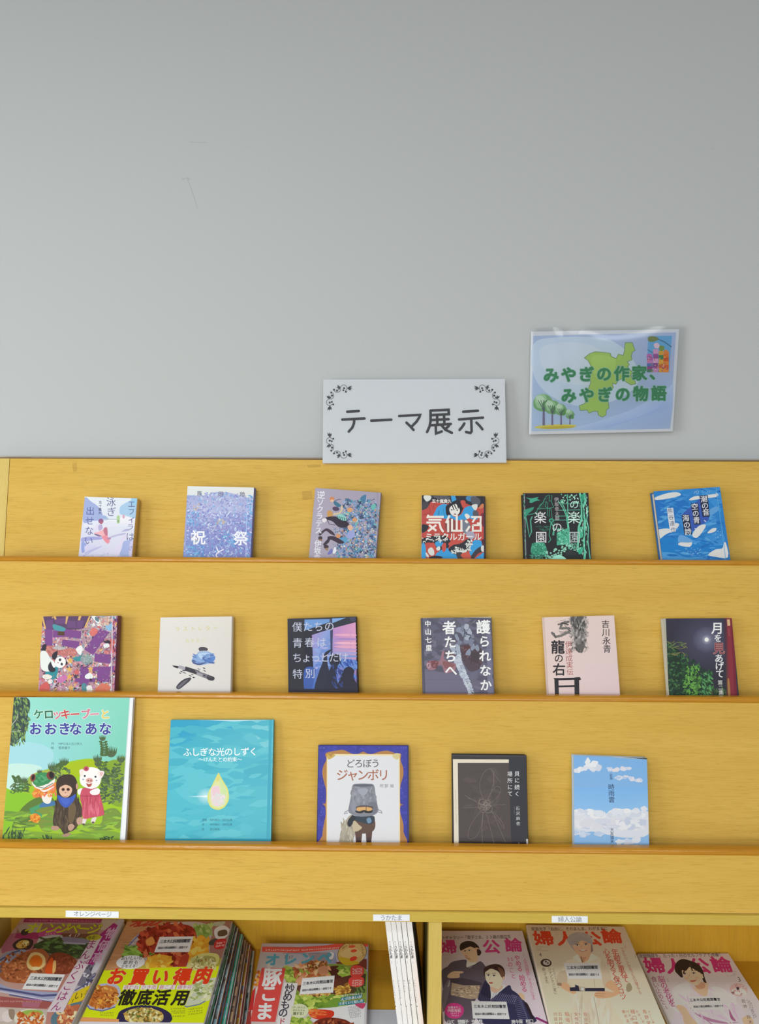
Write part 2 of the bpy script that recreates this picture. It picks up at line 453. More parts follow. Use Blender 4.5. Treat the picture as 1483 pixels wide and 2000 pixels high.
for i, ((yt, zt), zb) in enumerate(zip(tops, bots)):
    yb = yt - (zt - zb) * SL; m = MB()
    m.prism([(yb, zb), (yb + .015, zb), (yt + .015, zt), (yt, zt)], XL + 0.0009 if i == 0 else XE0, XE1)
    rpart(m, 'sloped_board', M_WOOD)
m = MB(); m.prism([(1.5222, 1.6034), (1.5385, 1.6034), (1.5385, 1.6051), (1.5222, 1.6051)], XE0, XE1)  # dark strip put in for the shade of the gap above the board
rpart(m, 'top_gap_shade', plain('gap_shade_brown', (0.10, 0.055, 0.02)), label='thin dark strip standing in for the shaded gap above the top board')
for (L, zb), zl, yt in zip(LIP, LEDGE, tops):
    m = MB(); P = [(L + .0014, zb), (L + .018, zb), (L + .018, zb + .0090), (L + .0165, zb + .0094)] + [(L + .0075 - .0075 * math.cos(t), zb + .0020 + .0075 * math.sin(t)) for t in [math.radians(78) * (1 - q / 12) for q in range(13)]]
    m.prism(P, XE0 - .001, XE1 + .001)
    o = rpart(m, 'edging_strip', M_NOSE, label='rounded varnished orange edging strip')
    for q in o.data.polygons: q.use_smooth = abs(q.normal.x) < .5 and q.normal.y < .1 and q.normal.z > -.3
    m = MB(); m.box(XE0, XE1, L + .0145, yt[0] - (yt[1] - zl) * SL + .012, zl - .012, zl)
    rpart(m, 'ledge', M_WOOD)
for x0, x1 in ((XE0, XL), (XE1 - .02, XE1)):
    m = MB()
    m.prism([(1.2875, .001), (1.5405, .001), (1.5405, 1.6033), (1.5226, 1.6033), (1.5008, 1.404), (1.458, 1.4025), (1.430, 1.165), (1.384, 1.1625), (1.355, .926), (1.309, .9235), (1.300, .832), (1.2875, .8295)], x0, x1)
    rpart(m, 'end_panel', M_WOODV)
m = MB(); m.box(XE0, XE1, 1.2862, 1.3040, 0.8138, .8304); rpart(m, 'front_rail', M_RAIL, .0006)
m = MB(); m.box(DX0, DX1, 1.2885, YW - .012, .02, .8134); rpart(m, 'divider', M_WOODV)
m = MB(); m.box(XL, XE1 - .02, YW - .0115, YW - .0095, .02, .875); rpart(m, 'back_panel', M_BACK)
# faint tape residue left on the top board
def board_pt(px, py): return on_plane(px, py, Vector((0, 1.5228, 1.6033)), Vector((0, -math.cos(math.atan(SL)), math.sin(math.atan(SL)))))
M_TAPE, _nt, _b = newmat('tape_residue'); _b.inputs['Base Color'].default_value = (0.36, 0.20, 0.03, 1); _b.inputs['Alpha'].default_value = 0.16; _b.inputs['Roughness'].default_value = 0.4
for q in ([(590, 960), (609, 958), (611, 975), (591, 976)], [(600, 908), (627, 907), (627, 912), (602, 914)], [(141, 905), (150, 903), (151, 920), (143, 922)]):
    m = MB(); m.quad([board_pt(*p) for p in q]); rpart(m, 'tape_residue', M_TAPE)
SLOPE = math.radians(8.5)
SH_N = Vector((0, -math.sin(SLOPE), math.cos(SLOPE))); SH_UP = Vector((0, math.cos(SLOPE), math.sin(SLOPE)))
SH_P = [Vector((0, YW - .012, .622)), Vector((0, YW - .012, .608))]
for (x0, x1), p in zip(((XL + .0005, DX0 - .0005), (DX1 + .0005, XE1 - .0205)), SH_P):
    m = MB(); ln = .262; zf = p.z - ln * math.tan(SLOPE)
    m.prism([(p.y - ln, zf - .018), (p.y, p.z - .018), (p.y, p.z), (p.y - ln, zf)], x0, x1)
    rpart(m, 'magazine_shelf', M_BACK)
m = MB(); m.box(XL, XE1 - .02, 1.300, 1.316, .001, .08); rpart(m, 'plinth', M_WOOD)

# grey paper liner lying on the front of the left magazine shelf
def shelf_pt(x, y, h, bay=0):
    p = SH_P[bay]; return Vector((x, y, p.z - (p.y - y) * math.tan(SLOPE))) + SH_N * h
lx0, lx1 = -0.09, DX0 - .004; yA = at_depth(740, 1976, 1.39).y
lm = MB(); pts = [(lx0, 1.290), (lx1, 1.290), (lx1, 1.388), (lx0, 1.388)]
lm.quad([shelf_pt(x, y, .0012) for x, y in pts], H('C8C9CC', 1.2)); lm.quad([shelf_pt(x, y, .0003) for x, y in reversed(pts)], H('C8C9CC', 1.2))
for i in range(4):
    a, b = pts[i], pts[(i + 1) % 4]; lm.quad([shelf_pt(*a, .0003), shelf_pt(*b, .0003), shelf_pt(*b, .0012), shelf_pt(*a, .0012)], H('C8C9CC', 1.2))
tag(lm.build('paper_liner', M_MATTE), 'pale grey paper sheet on the magazine shelf left of the white spines', 'paper sheet')

# ------------------------------------------------------------------ book and magazine builders
def lean_for(row, h, t):
    """how far a book h tall and t thick tips back before its top meets the board behind"""
    yb = LIP[row][0] + .0165; zl = LEDGE[row] + .0004; yt, zt = tops[row]
    lo, hi = 0.0, math.radians(30)
    for _ in range(40):
        a = (lo + hi) / 2; Y = yb + h * math.sin(a) + t * math.cos(a); Z = zl + h * math.cos(a)
        if Y < (LIP[row - 1][0] - .0008 if row and Z > zt - .003 else yt - (zt - Z) * SL - .0006): lo = a
        else: hi = a
    a = lo
    return Vector((0, yb, zl + t * math.sin(a))), Vector((0, -math.cos(a), math.sin(a))), Vector((0, math.sin(a), math.cos(a)))
def book_sheet(row, TL, TR, t, h0=.188):
    h = h0
    for _ in range(3):
        p, n, up = lean_for(row, h, t); s = Sheet(p, n, up, TL, TR, None, p.z); h = s.h
    return s
def body(sh, t, edge, spine='R', ct=.0022, over=.003, spine_col=None, spine_poly=None):
    """case boards + spine wall (coloured) as MB, page block as another"""
    w, h = sh.w, sh.h; c = MB(); sp = spine_col or edge; s = 1 if spine == 'R' else -1
    c.box(-w / 2, w / 2, 0, ct, 0, h, edge); c.box(-w / 2, w / 2, t - ct, t, 0, h, edge)
    xs = s * w / 2; n = 6; prev = None
    for i in range(n):           # gently rounded spine
        a0, a1 = math.pi * i / n, math.pi * (i + 1) / n; b = .0018
        y0, y1 = ct + (t - 2 * ct) * (1 - math.cos(a0)) / 2, ct + (t - 2 * ct) * (1 - math.cos(a1)) / 2
        q0, q1 = xs + s * b * math.sin(a0), xs + s * b * math.sin(a1)
        c.quad([(q0, y0, 0), (q1, y1, 0), (q1, y1, h), (q0, y0, h)], sp)
        i0 = xs - s * .0018
        for z in (0, h): c.quad([(i0, y0, z), (i0, y1, z), (q1, y1, z), (q0, y0, z)], sp)
    pg = MB(); a, b = (-w / 2 + over, w / 2 - .002) if spine == 'R' else (-w / 2 + .002, w / 2 - over)
    pg.box(a, b, ct, t - ct, over, h - over)
    return c, pg
def make_book(name, cat, label, group, art, t, edge='DDDDDD', spine='R', spine_col=None, mat=None, over=.003, ct=.0022, art_label=None):
    sh = art.sh; g = art.g
    root = empty(name, sh.mw, label, cat, group)
    c, pg = body(sh, t, H(edge, g), spine, ct, over, H(spine_col, g) if spine_col else None)
    art.flush('art', mat or M_FILM, root, c)
    pg.build('page_block', M_PAGES, root)
    for k in list(art.parts): art.flush(k, M_PRINT if k == 'library_label' else (mat or M_FILM), root)
    return root

# ------------------------------------------------------------------ laminated sign standing on the rack, poster on the wall, three shelf labels
lean = math.atan(SL)
nS, uS = Vector((0, -math.cos(lean), math.sin(lean))), Vector((0, math.sin(lean), math.cos(lean)))
def px_h(p0, n, up, TL, BLy):
    a = on_plane(*TL, p0, n); b = on_plane(TL[0], BLy, p0, n); return (a - b).dot(up)
pS = Vector((0, 1.5205, 1.6045))
shS = Sheet(pS, nS, uS, (631.5, 741.5), (986.5, 740), px_h(pS, nS, uS, (631, 741), 904.5))
root = empty('sign_card', shS.mw, 'white laminated sign with large black lettering and vine corners above the top tier', 'sign')
a = Art(shS, 610, 720, 3.7075, 1.24); a.full('D2D5D8')
def fancy(cx, cy, mx, my):
    """one vine corner; mx,my = -1/1 mirrors it"""
    a.part = 'corner_ornament'; dk = '4A4B50'
    def p(x, y): return (cx + mx * x, cy + my * y)
    def arc(x, y, r, a0, a1, w=3.4):
        a.L([p(x + r * math.cos(math.radians(a0 + (a1 - a0) * i / 14)), y + r * math.sin(math.radians(a0 + (a1 - a0) * i / 14))) for i in range(15)], w, dk, cap=False)
    for sw in (0, 1):
        f = (lambda x, y: (x, y)) if sw == 0 else (lambda x, y: (y, x))
        def arc2(x, y, r, a0, a1):
            a.L([p(*f(x + r * math.cos(math.radians(a0 + (a1 - a0) * i / 14)), y + r * math.sin(math.radians(a0 + (a1 - a0) * i / 14)))) for i in range(15)], 3.6, dk, cap=False)
        arc2(127, 24, 23, 180, 360); arc2(127, 24, 23, 0, 60); arc2(79, 30, 25, 0, 180)
        for x, y, r in ((129, 25, 7.5), (124, 40, 7), (142, 51, 7), (78, 42, 8), (56, 36, 7.5)): a.E(*p(*f(x, y)), r, r, dk, n=14)
        for x0, y0, x1, y1 in ((150, 26, 188, 8), (150, 26, 190, 24), (150, 26, 184, 38), (104, 22, 78, 2), (104, 22, 74, 18), (104, 24, 84, 34)):
            dx, dy = x1 - x0, y1 - y0; d = math.hypot(dx, dy); nx, ny = -dy / d * 6, dx / d * 6
            a.P([p(*f(x0, y0)), p(*f(x0 + dx * .55 + nx, y0 + dy * .55 + ny)), p(*f(x1, y1)), p(*f(x0 + dx * .55 - nx, y0 + dy * .55 - ny))], dk)
ornaments = []
for cx, cy, mx, my in ((102, 117, 1, 1), (1360, 117, -1, 1), (102, 650, 1, -1), (1354, 650, -1, -1)):
    fancy(cx, cy, mx, my); a.flush('corner_ornament', M_PRINT, root)
a.part = 'lettering'; dk = '48484C'; w = 19
for st in ([(254, 312), (338, 307)], [(218, 369), (379, 361)], [(305, 368), (302, 398), (290, 428), (265, 456)],
           [(428, 377), (573, 370)], [(630, 343), (782, 335), (776, 352), (755, 385), (722, 418)], [(683, 391), (708, 415), (734, 444)],
           [(857, 304), (988, 298), (990, 330), (860, 337)], [(857, 304), (858, 380), (850, 420), (832, 459)], [(872, 372), (988, 366)], [(864, 410), (1004, 401)],
           [(905, 345), (907, 405)], [(955, 342), (958, 402)], [(895, 412), (897, 470), (938, 455)], [(938, 412), (965, 443), (1012, 465)], [(990, 415), (962, 440)],
           [(1094, 312), (1200, 305)], [(1064, 368), (1237, 355)], [(1152, 364), (1155, 455), (1146, 466), (1114, 459)], [(1102, 397), (1088, 420), (1068, 444)], [(1190, 391), (1212, 413), (1233, 439)]):
    a.L(st, w, dk)
a.part = 'art'
sb = MB(); sb.box(-shS.w / 2, shS.w / 2, 0, .0006, 0, shS.h, H('D2D5D8', 1.24))
o = a.flush('art', M_PRINT, root, sb); o.name = 'paper'
a.flush('lettering', M_PRINT, root)
fm = MB(); e = .0042; fm.quad([(-shS.w / 2 - e * .4, -.0009, -e), (shS.w / 2 + e * .7, -.0009, -e), (shS.w / 2 + e * .7, -.0009, shS.h), (-shS.w / 2 - e * .4, -.0009, shS.h)])
fm.build('laminate_film', M_CLEAR, root)['label'] = 'clear glossy laminate'

# poster
lp = math.radians(1.6); nP, uP = Vector((0, -math.cos(lp), math.sin(lp))), Vector((0, math.sin(lp), math.cos(lp)))
pP = Vector((0, YW - .004, at_depth(1180, 645, YW).z))
shP = Sheet(pP, nP, uP, (1036.5, 648), (1329, 642.5), px_h(pP, nP, uP, (1036, 648), 850))
shP.rect = (-shP.w / 2 - .01, shP.w / 2 + .01, -.012, shP.h + .01)
root = empty('poster', shP.mw, 'pale blue poster in a clear sleeve on the wall with a green map', 'poster')
a = Art(shP, 1020, 620, 4.362, 1.1, 4)
PQ = [(76, 120), (1340, 100), (1285, 970), (60, 997)]
a.P(PQ, 'D9DCE2')
a.P([(95, 157), (1313, 127), (1262, 948), (80, 970)], ['AFC0DE', 'AEBDDD', 'A9BEDC', 'B4CAE4'])
a.S([(95, 230), (300, 170), (700, 180), (900, 300), (1000, 500), (900, 650), (600, 760), (300, 700), (110, 520)], 'C9D8E9')
a.S([(160, 260), (400, 210), (640, 260), (760, 420), (640, 560), (360, 560), (180, 430)], 'D2DDEA')
a.P([(560, 948), (800, 905), (1000, 845), (1150, 775), (1290, 640), (1285, 760), (1262, 948), (700, 960)], ['A9C0E4', 'A3BBE3', 'A3BAE2', 'A7BDE2', 'B4C8E6', 'A9BEE0', 'A9BEDC', 'AFC5E2'])
a.P([(330, 962), (600, 900), (900, 800), (1180, 660), (1290, 560), (1288, 640), (1150, 775), (1000, 845), (800, 905), (560, 958)], ['B9CDE8'] * 5 + ['B0C5E6'] * 5)
a.part = 'map'
MP = [(530, 345), (575, 310), (622, 292), (690, 297), (752, 305), (760, 332), (802, 350), (822, 313), (862, 325), (872, 290), (880, 215), (940, 215), (955, 262), (965, 280), (940, 295), (930, 330), (938, 360), (895, 378), (915, 400), (900, 420), (925, 450), (940, 470), (925, 500), (965, 545), (970, 565), (930, 575), (895, 555), (850, 520), (815, 545), (800, 570), (770, 560), (778, 600), (745, 625), (730, 680), (742, 770), (718, 790), (716, 830), (685, 850), (650, 832), (645, 800), (605, 800), (572, 815), (552, 788), (495, 792), (488, 752), (530, 735), (562, 690), (560, 640), (570, 590), (585, 560), (580, 500), (600, 450), (578, 395), (560, 365)]
a.P(MP, 'A8C968'); a.L(MP + MP[:1], 5, '6E8A6A', cap=False)
a.S([(600, 330), (740, 330), (800, 380), (760, 480), (640, 520), (600, 420)], 'B2D172')
a.part = 'tree_drawing'
a.E(285, 930, 180, 18, 'D9CC5C', -2); a.E(300, 938, 150, 12, 'C9B640', -2)
for x, top, base, rx, ry, tw in ((185, 740, 920, 85, 80, 16), (258, 775, 918, 66, 62, 13), (333, 800, 915, 52, 52, 11), (408, 838, 912, 38, 36, 8)):
    a.P([(x - tw / 2, top), (x + tw / 2, top), (x + tw * .7, base), (x - tw * .7, base)], '7A7290')
    a.blob(x, top - 10, rx, ry, '7FAE7A', .1, 14); a.blob(x - rx * .25, top - 25, rx * .7, ry * .7, 'A3CBA0', .15, 12); a.blob(x - rx * .35, top - 40, rx * .45, ry * .4, 'C3DDC2', .2, 10)
    a.blob(x + rx * .35, top + 10, rx * .5, ry * .55, '5F9A58', .2, 10)
    for dx in (-.6, -.3, 0, .3, .6): a.L([(x, top + ry * .8), (x + dx * rx * .5, top + 5), (x + dx * rx, top - ry * .45)], tw * .35, '5C6470', cap=False)
a.part = 'festival_picture'
a.P([(1075, 160), (1278, 156), (1253, 468), (1062, 468)], '6FAEDA')
a.S([(1075, 168), (1120, 160), (1165, 180), (1130, 205), (1080, 205)], '7C8850'); a.L([(1160, 185), (1215, 210), (1272, 250)], 8, '3F6A84')
a.L([(1072, 275), (1120, 305)], 6, '3F6A84')
for x, y, c in ((1148, 240, 'E8C8D8'), (1190, 262, '7A9A4C'), (1228, 300, 'E08840'), (1085, 330, 'C070B0')):
    a.blob(x, y, 24, 24, c, .12)
for x0, x1, y0, cols in ((1118, 1162, 270, ('D8A0C8', '9A5CA0', 'D8A8D0', '8A4A90', 'C890C0')), (1166, 1206, 285, ('D8A838', '3F8A50', 'E0B040', 'C87028', 'D8A040')), (1206, 1252, 310, ('E07828', 'C85820', 'E08830', 'D86828', 'E89038')), (1066, 1116, 340, ('B868A8', 'C888C0', '5878B0', 'A04888', '4A8068'))):
    hgt = (468 - y0) / 5
    for i, c in enumerate(cols):
        a.P([(x0, y0 + i * hgt), (x1, y0 + i * hgt), (x1 - 3, y0 + (i + 1) * hgt), (x0 - 2, y0 + (i + 1) * hgt)], c)
a.scatter(lambda x, y: True, (1075, 330, 1245, 462), 60, ['E8B860', 'A04880', '406898', 'E87040', 'F0D0D8'], (8, 20), (5, 10))
a.part = 'art'
for txt, x0, y0, x1, y1 in (('みやぎの作家、', 247, 490, 1150, 470), ('みやぎの物語', 398, 665, 1165, 645)):
    for off, c in ((.080, 'AFC9C8'), (.064, '8CB9A6'), (.046, '5A9C7C'), (.026, '3F8A5C')):
        a.T(txt, x0, y0, x1, y1, 132, c, bold=off, part='lettering')
sbp = MB(); L4 = [a.loc(*p) for p in PQ]
sbp.quad([(x, .0004, z) for x, z in reversed(L4)], H('D9DCE2'))
for i in range(4):
    (x0, z0), (x1, z1) = L4[i], L4[(i + 1) % 4]; sbp.quad([(x0, 0, z0), (x1, 0, z1), (x1, .0004, z1), (x0, .0004, z0)], H('D9DCE2'))
o = a.flush('art', M_PRINT, root, sbp); o.name = 'paper'
for k in list(a.parts): a.flush(k, M_PRINT, root)
# the sleeve: a slightly buckled clear sheet
fv, ff = [], []; NU, NV = 60, 44
c4 = [a.loc(78, 92), a.loc(1376, 76), a.loc(1312, 972), a.loc(58, 999)]
for j in range(NV + 1):
    for i in range(NU + 1):
        u, v = i / NU, j / NV
        x = (c4[0][0] * (1 - u) + c4[1][0] * u) * (1 - v) + (c4[3][0] * (1 - u) + c4[2][0] * u) * v
        z = (c4[0][1] * (1 - u) + c4[1][1] * u) * (1 - v) + (c4[3][1] * (1 - u) + c4[2][1] * u) * v
        bulge = math.sin(math.pi * min(1, max(0, u))) * math.sin(math.pi * v)
        y = -.0028 - .0105 * bulge * (1 - v) ** 2 - .0022 * math.exp(-((u - .13 - .10 * v) / .05) ** 2) * (1 - v) - .0020 * math.exp(-((u - .33 + .25 * v) / .09) ** 2) * math.exp(-(v / .22) ** 2)
        fv.append((x, y, z))
for j in range(NV):
    for i in range(NU):
        p = j * (NU + 1) + i
        u, v = (i + .5) / NU, (j + .5) / NV
        if ((u - .262) / .048) ** 2 + (v / .062) ** 2 < 1: continue      # thumb cut-out at the opening
        ff.append((p, p + NU + 1, p + NU + 2, p + 1))
o = mesh_obj('clear_sleeve', fv, ff, M_CLEAR, root, smooth=True); o['label'] = 'clear plastic sleeve with a thumb notch'

# shelf labels on the rail
def shelf_label(TL, TR, ybot, txt, size, label, x0, y0, x1, y1, sx=1.0):
    p0 = Vector((0, 1.2855, .82)); n = Vector((0, -1, 0)); up = Vector((0, 0, 1))
    sh = Sheet(p0, n, up, TL, TR, px_h(p0, n, up, TL, ybot))
    root = empty('shelf_label', sh.mw, label, 'label', 'paper labels on the front rail')
    a = Art(sh, 0, 0, 1, 1.1); a.full('E2E6EE')
    b = MB(); b.box(-sh.w / 2, sh.w / 2, 0, .0004, 0, sh.h, H('E2E6EE', 1.1))
    a.T(txt, x0, y0, x1, y1, size, '6E7280', part='lettering', sx=sx)
    o = a.flush('art', M_PRINT, root, b); o.name = 'paper'; a.flush('lettering', M_PRINT, root)
shelf_label((128.5, 1778.5), (232, 1780.5), 1791, 'オレンジページ', 11.5, 'white paper label on the rail, leftmost of the three, above the cooking magazines', 149, 1784.5, 213, 1786)
shelf_label((729, 1786.3), (800.5, 1786.5), 1798.5, 'うかたま', 12, 'white paper label on the rail above the row of white magazine spines', 748, 1792.5, 781, 1792.5)
shelf_label((1078, 1789), (1148.5, 1789.5), 1802, '婦人公論', 12, 'white paper label on the rail, rightmost of the three, above the fashion covers', 1096, 1795.5, 1131, 1795.8)

# ------------------------------------------------------------------ books standing on the three tiers
G1, G2, G3 = 'books on the upper tier', 'books on the middle tier', 'books on the lower tier'
def crop(ox, oy, sc): return lambda x, y: (ox + x / sc, oy + y / sc)
GB = 0.99

# --- upper tier, 1: seaside drawing
c = crop(150, 955, 10.593); sh = book_sheet(0, c(168, 160), c(1250, 195), .019)
a = Art(sh, 150, 955, 10.593, GB, 1)
a.full('E6ECF2', 'E2EAF2', 'CDC8E4', 'C8C6E6')
a.P([(620, 620), (1235, 560), (1235, 760), (150, 790), (150, 650)], ['F0F0F4', 'EEEAF4', 'E4E2F0', 'E6E6F2', 'DCE2F2'])
a.S([(160, 190), (300, 262), (430, 352), (500, 440), (540, 545), (560, 640), (350, 660), (130, 680)], 'A4B2DE'); a.S([(540, 555), (590, 555), (640, 600), (668, 632), (560, 640)], '9FB4DA')
a.S([(1270, 180), (1120, 235), (1010, 290), (905, 360), (885, 440), (900, 520), (1010, 548), (1260, 590)], 'AACBE8'); a.S([(1130, 190), (1260, 190), (1250, 330), (1150, 300)], '9ACDEA')
a.Q(540, 618, 830, 636, 'B4C6D8')
a.S([(110, 1010), (330, 985), (520, 1005), (500, 1045), (330, 1060), (110, 1090)], 'A3A6DA'); a.S([(100, 1090), (190, 1130), (200, 1210), (160, 1300), (100, 1310)], '98A6DC')
a.S([(640, 1010), (760, 960), (890, 925), (1010, 905), (990, 945), (840, 975), (720, 1010)], 'BCBADA'); a.S([(920, 890), (1010, 828), (1090, 830), (1070, 868), (985, 880)], 'B4B2D6')
a.S([(970, 1090), (1080, 1060), (1190, 1050), (1180, 1210), (1100, 1260), (1085, 1420), (880, 1420), (930, 1230)], 'A2B0DE'); a.S([(1100, 1110), (1190, 1080), (1190, 1420), (1085, 1420)], 'C9C3E4')
a.S([(800, 1230), (900, 1090), (980, 960), (1040, 950), (960, 1110), (900, 1250), (860, 1420), (790, 1420)], 'DCD4EC')
a.S([(130, 1350), (250, 1270), (470, 1190), (520, 1192), (330, 1290), (160, 1380)], 'BABBE2'); a.S([(170, 1180), (330, 1160), (420, 1200), (300, 1240), (180, 1290)], 'D3D0EC')
a.scatter(lambda x, y: y > 1330, (120, 1330, 1000, 1420), 24, ['A8AEDE', 'C2C2E6', 'DCD8F0'], (40, 110), (12, 24), (-20, 20))
a.S([(400, 740), (470, 715), (520, 760), (545, 850), (450, 895), (370, 880)], 'DEDAEE'); a.S([(450, 760), (520, 740), (530, 820), (460, 860)], 'B8AED4')
a.S([(365, 915), (430, 900), (520, 935), (560, 970), (460, 985), (375, 950)], '7D6F9E')
a.S([(560, 815), (612, 790), (636, 840), (636, 990), (590, 985), (545, 900)], 'C2788E'); a.S([(430, 895), (530, 850), (575, 930), (600, 1010), (540, 985), (440, 940), (365, 925), (375, 900)], 'F0B4BC')
a.S([(520, 985), (620, 960), (660, 1020), (680, 1085), (650, 1135), (600, 1105), (555, 1050)], 'E890A0'); a.S([(625, 1020), (700, 1005), (705, 1035), (660, 1050)], 'B68AA6')
a.E(500, 665, 54, 50, '94608E'); a.E(505, 698, 32, 30, 'B06A78')
a.S([(828, 580), (860, 545), (890, 575), (886, 700), (835, 705)], 'B2CF9C'); a.E(858, 665, 18, 30, '8CA880'); a.S([(950, 540), (985, 535), (990, 600), (955, 610)], 'D8A8BC')
for tx, p, q, z in (('エ', (1135, 312), 0, 165), ('フ', (1130, 470), 0, 150), ('ィ', (1135, 625), 0, 170), ('ラ', (1110, 780), 0, 150), ('は', (1105, 985), 0, 185)):
    a.T(tx, *p, *p, z, '54588A', part='title')
a.T('の', 1135, 1230, 0, 0, 130, '8C8CC0', part='title')
a.T('泳ぎ', 710, 265, 718, 470, 205, '54588A', part='title#2'); a.T('出せない', 278, 452, 248, 1068, 190, '5C60A0', part='title#3')
a.T('五十嵐大', 486, 275, 478, 495, 66, '4A4A70', .02, part='author_name')
make_book('paperback_book', 'book', 'small pale lavender paperback with a seaside drawing, leftmost on the upper tier', G1, a, .019, 'F0EEE8', 'R', 'CDA65C')

# --- upper tier, 2: blue blossom cover
c = crop(350, 935, 8.7235); sh = book_sheet(0, c(145, 125), c(1275, 150), .022); a = Art(sh, 350, 935, 8.7235, GB, 2)
a.full('E4E8E6', 'E6E6E2', '8A8CCB', '7F9BD6')
a.P([(90, 420), (1300, 380), (1300, 1500), (60, 1500)], ['9A9CCE', '8C92CC', '7E80C4', '6E90D0'])
a.S([(90, 300), (400, 290), (620, 230), (850, 240), (1130, 310), (1290, 400), (1290, 560), (90, 560)], 'A8ACD6')
blue = ['7E86C8', '8E96D4', 'A6B4E2', 'BCC8EA', 'D4DCF2', '6C7CC4', '9C90CC', '86B4DE', '6FA8DA', 'C4D6EC']
a.scatter(lambda x, y: y > 300 - 70 * math.sin((x - 100) / 360), (95, 200, 1290, 1360), 900, blue, (30, 80), (9, 22), shape='leaf')
a.scatter(lambda x, y: x < 420 and y > 1130 or x > 1130 and y > 240 or (abs(x - 850) < 140 and abs(y - 1060) < 110) or x < 330 and 560 < y < 800, (100, 200, 1270, 1360), 260, ['5FA4DC', '6CB4E4', '58A0D4', '90C8EA', '4C80C8'], (30, 70), (10, 22))
a.scatter(lambda x, y: (x - 700) ** 2 + (y - 560) ** 2 < 380 ** 2, (330, 300, 1120, 950), 330, ['D8DEF2', 'C4D2EE', 'E6ECF8', 'A8B0DC'], (20, 60), (7, 15), shape='curl')
a.scatter(lambda x, y: y > 400 and x < 1200, (110, 420, 1200, 1350), 160, ['6668B4', '7468B8', '5C6CB8'], (20, 60), (8, 18))
a.scatter(lambda x, y: abs(x - 690) < 80 and abs(y - 740) < 40 or abs(x - 255) < 60 and abs(y - 1020) < 80 or abs(x - 310) < 60 and abs(y - 470) < 60, (180, 400, 800, 1110), 34, ['CFAE86', 'D8C49A', 'C4B490'], (25, 60), (10, 22))
a.scatter(lambda x, y: True, (480, 780, 640, 880), 16, ['E8E8F0', 'DCE0E8'], (40, 80), (10, 18), (-40, 10), 'curl')
a.S([(100, 330), (130, 330), (132, 700), (110, 1350), (95, 1350)], '9CA0D0'); a.P([(1150, 320), (1165, 320), (1145, 1500), (1125, 1500)], 'A8B4E4')
a.T('恩田陸', 345, 252, 1078, 264, 92, '5C6076', .012, part='author_name')
a.T('祝', 325, 1000, 0, 0, 255, 'F2F2F8', .02, part='title'); a.T('祭', 1050, 1015, 0, 0, 255, 'EEF0F8', .02, part='title'); a.T('と', 690, 1260, 0, 0, 230, 'F0F0F8', part='title')
make_book('hardcover_book', 'book', 'blue and violet petal-patterned hardcover with white lettering, second from left on the upper tier', G1, a, .022, '8C92C8', 'R', '6C74B8')

# --- upper tier, 3: grey cover with a crowd and a horse
c = crop(595, 935, 8.7235); sh = book_sheet(0, c(185, 155), c(1300, 238), .020); a = Art(sh, 595, 935, 8.7235, GB, 3)
a.full('ADA5B8', 'A69EB2', 'A79FB3', 'ABA3B7')
def crowd(x, y): return x > 640 - max(0, (y - 900)) * .25 and y > 360 + max(0, (700 - x)) * .3 - (120 if 920 < x < 1040 else 0) + max(0, x - 1130) * .5
tl = ['4C7CA0', '5A94B4', '6AA4BC', '4A5C88', '7C90C4', '8CA0D0', '56688E', '3E4C6C', '74B4B8', '5C86B0', '9CAED4']
a.scatter(crowd, (560, 360, 1290, 1370), 420, tl, (60, 130), (30, 60), shape='shard')
a.scatter(lambda x, y: crowd(x, y) or (480 < x < 700 and 800 < y < 960) or (470 < x < 700 and 1090 < y < 1340), (460, 360, 1290, 1370), 520, tl + ['2C3850', 'A8C8D4', 'C8D4E4', '3A86A8'], (25, 70), (8, 24), shape='shard')
a.scatter(crowd, (560, 400, 1290, 1370), 120, ['D8A878', 'E4C4A0', 'C88858', 'D8D0A8', 'B88060', 'E8E4D8', 'C4D8B8'], (24, 50), (12, 26), shape='leaf')
a.scatter(crowd, (560, 400, 1290, 1370), 160, ['2A3048', '38405C'], (30, 90), (4, 9), shape='curl')
a.S([(950, 330), (1045, 270), (1035, 400), (990, 405)], '4A7CA0'); a.P([(1075, 405), (1190, 340), (1200, 350), (1105, 390)], '4C5478'); a.S([(1130, 460), (1210, 430), (1200, 520), (1150, 530)], '6CB8B4')
a.P([(735, 360), (765, 440), (715, 445)], '48587C'); a.S([(700, 1000), (640, 1000), (560, 1060), (640, 1110), (720, 1080)], '5E9CC8')
# rider and horse
a.S([(495, 380), (540, 390), (610, 440), (620, 470), (560, 480), (505, 430)], '3F7490'); a.L([(520, 375), (570, 355), (615, 352)], 12, '565470'); a.E(470, 345, 42, 38, 'D08858'); a.E(470, 375, 32, 24, 'E4B898')
a.S([(490, 480), (560, 480), (595, 520), (570, 545), (520, 550), (480, 525)], '524060'); a.L([(500, 605), (590, 590), (630, 545), (640, 470)], 26, 'D8C49C')
a.S([(390, 560), (440, 540), (480, 590), (470, 660), (400, 670), (385, 610)], 'C89858')
a.S([(310, 700), (370, 660), (480, 640), (600, 660), (720, 730), (760, 790), (690, 830), (600, 830), (540, 790), (480, 730), (380, 700), (330, 745)], '342A3A'); a.S([(545, 640), (610, 600), (690, 640), (730, 700), (680, 720), (600, 690)], '8CCCC4')
for i in range(5): a.L([(560 + i * 38, 640 + i * 8), (580 + i * 36, 690 + i * 8), (570 + i * 38, 730 + i * 6)], 11, '2E2A3C')
a.S([(300, 695), (350, 672), (382, 700), (345, 745), (310, 735)], 'E6E0E4'); a.L([(380, 690), (420, 770), (520, 790)], 10, '4C3C4C')
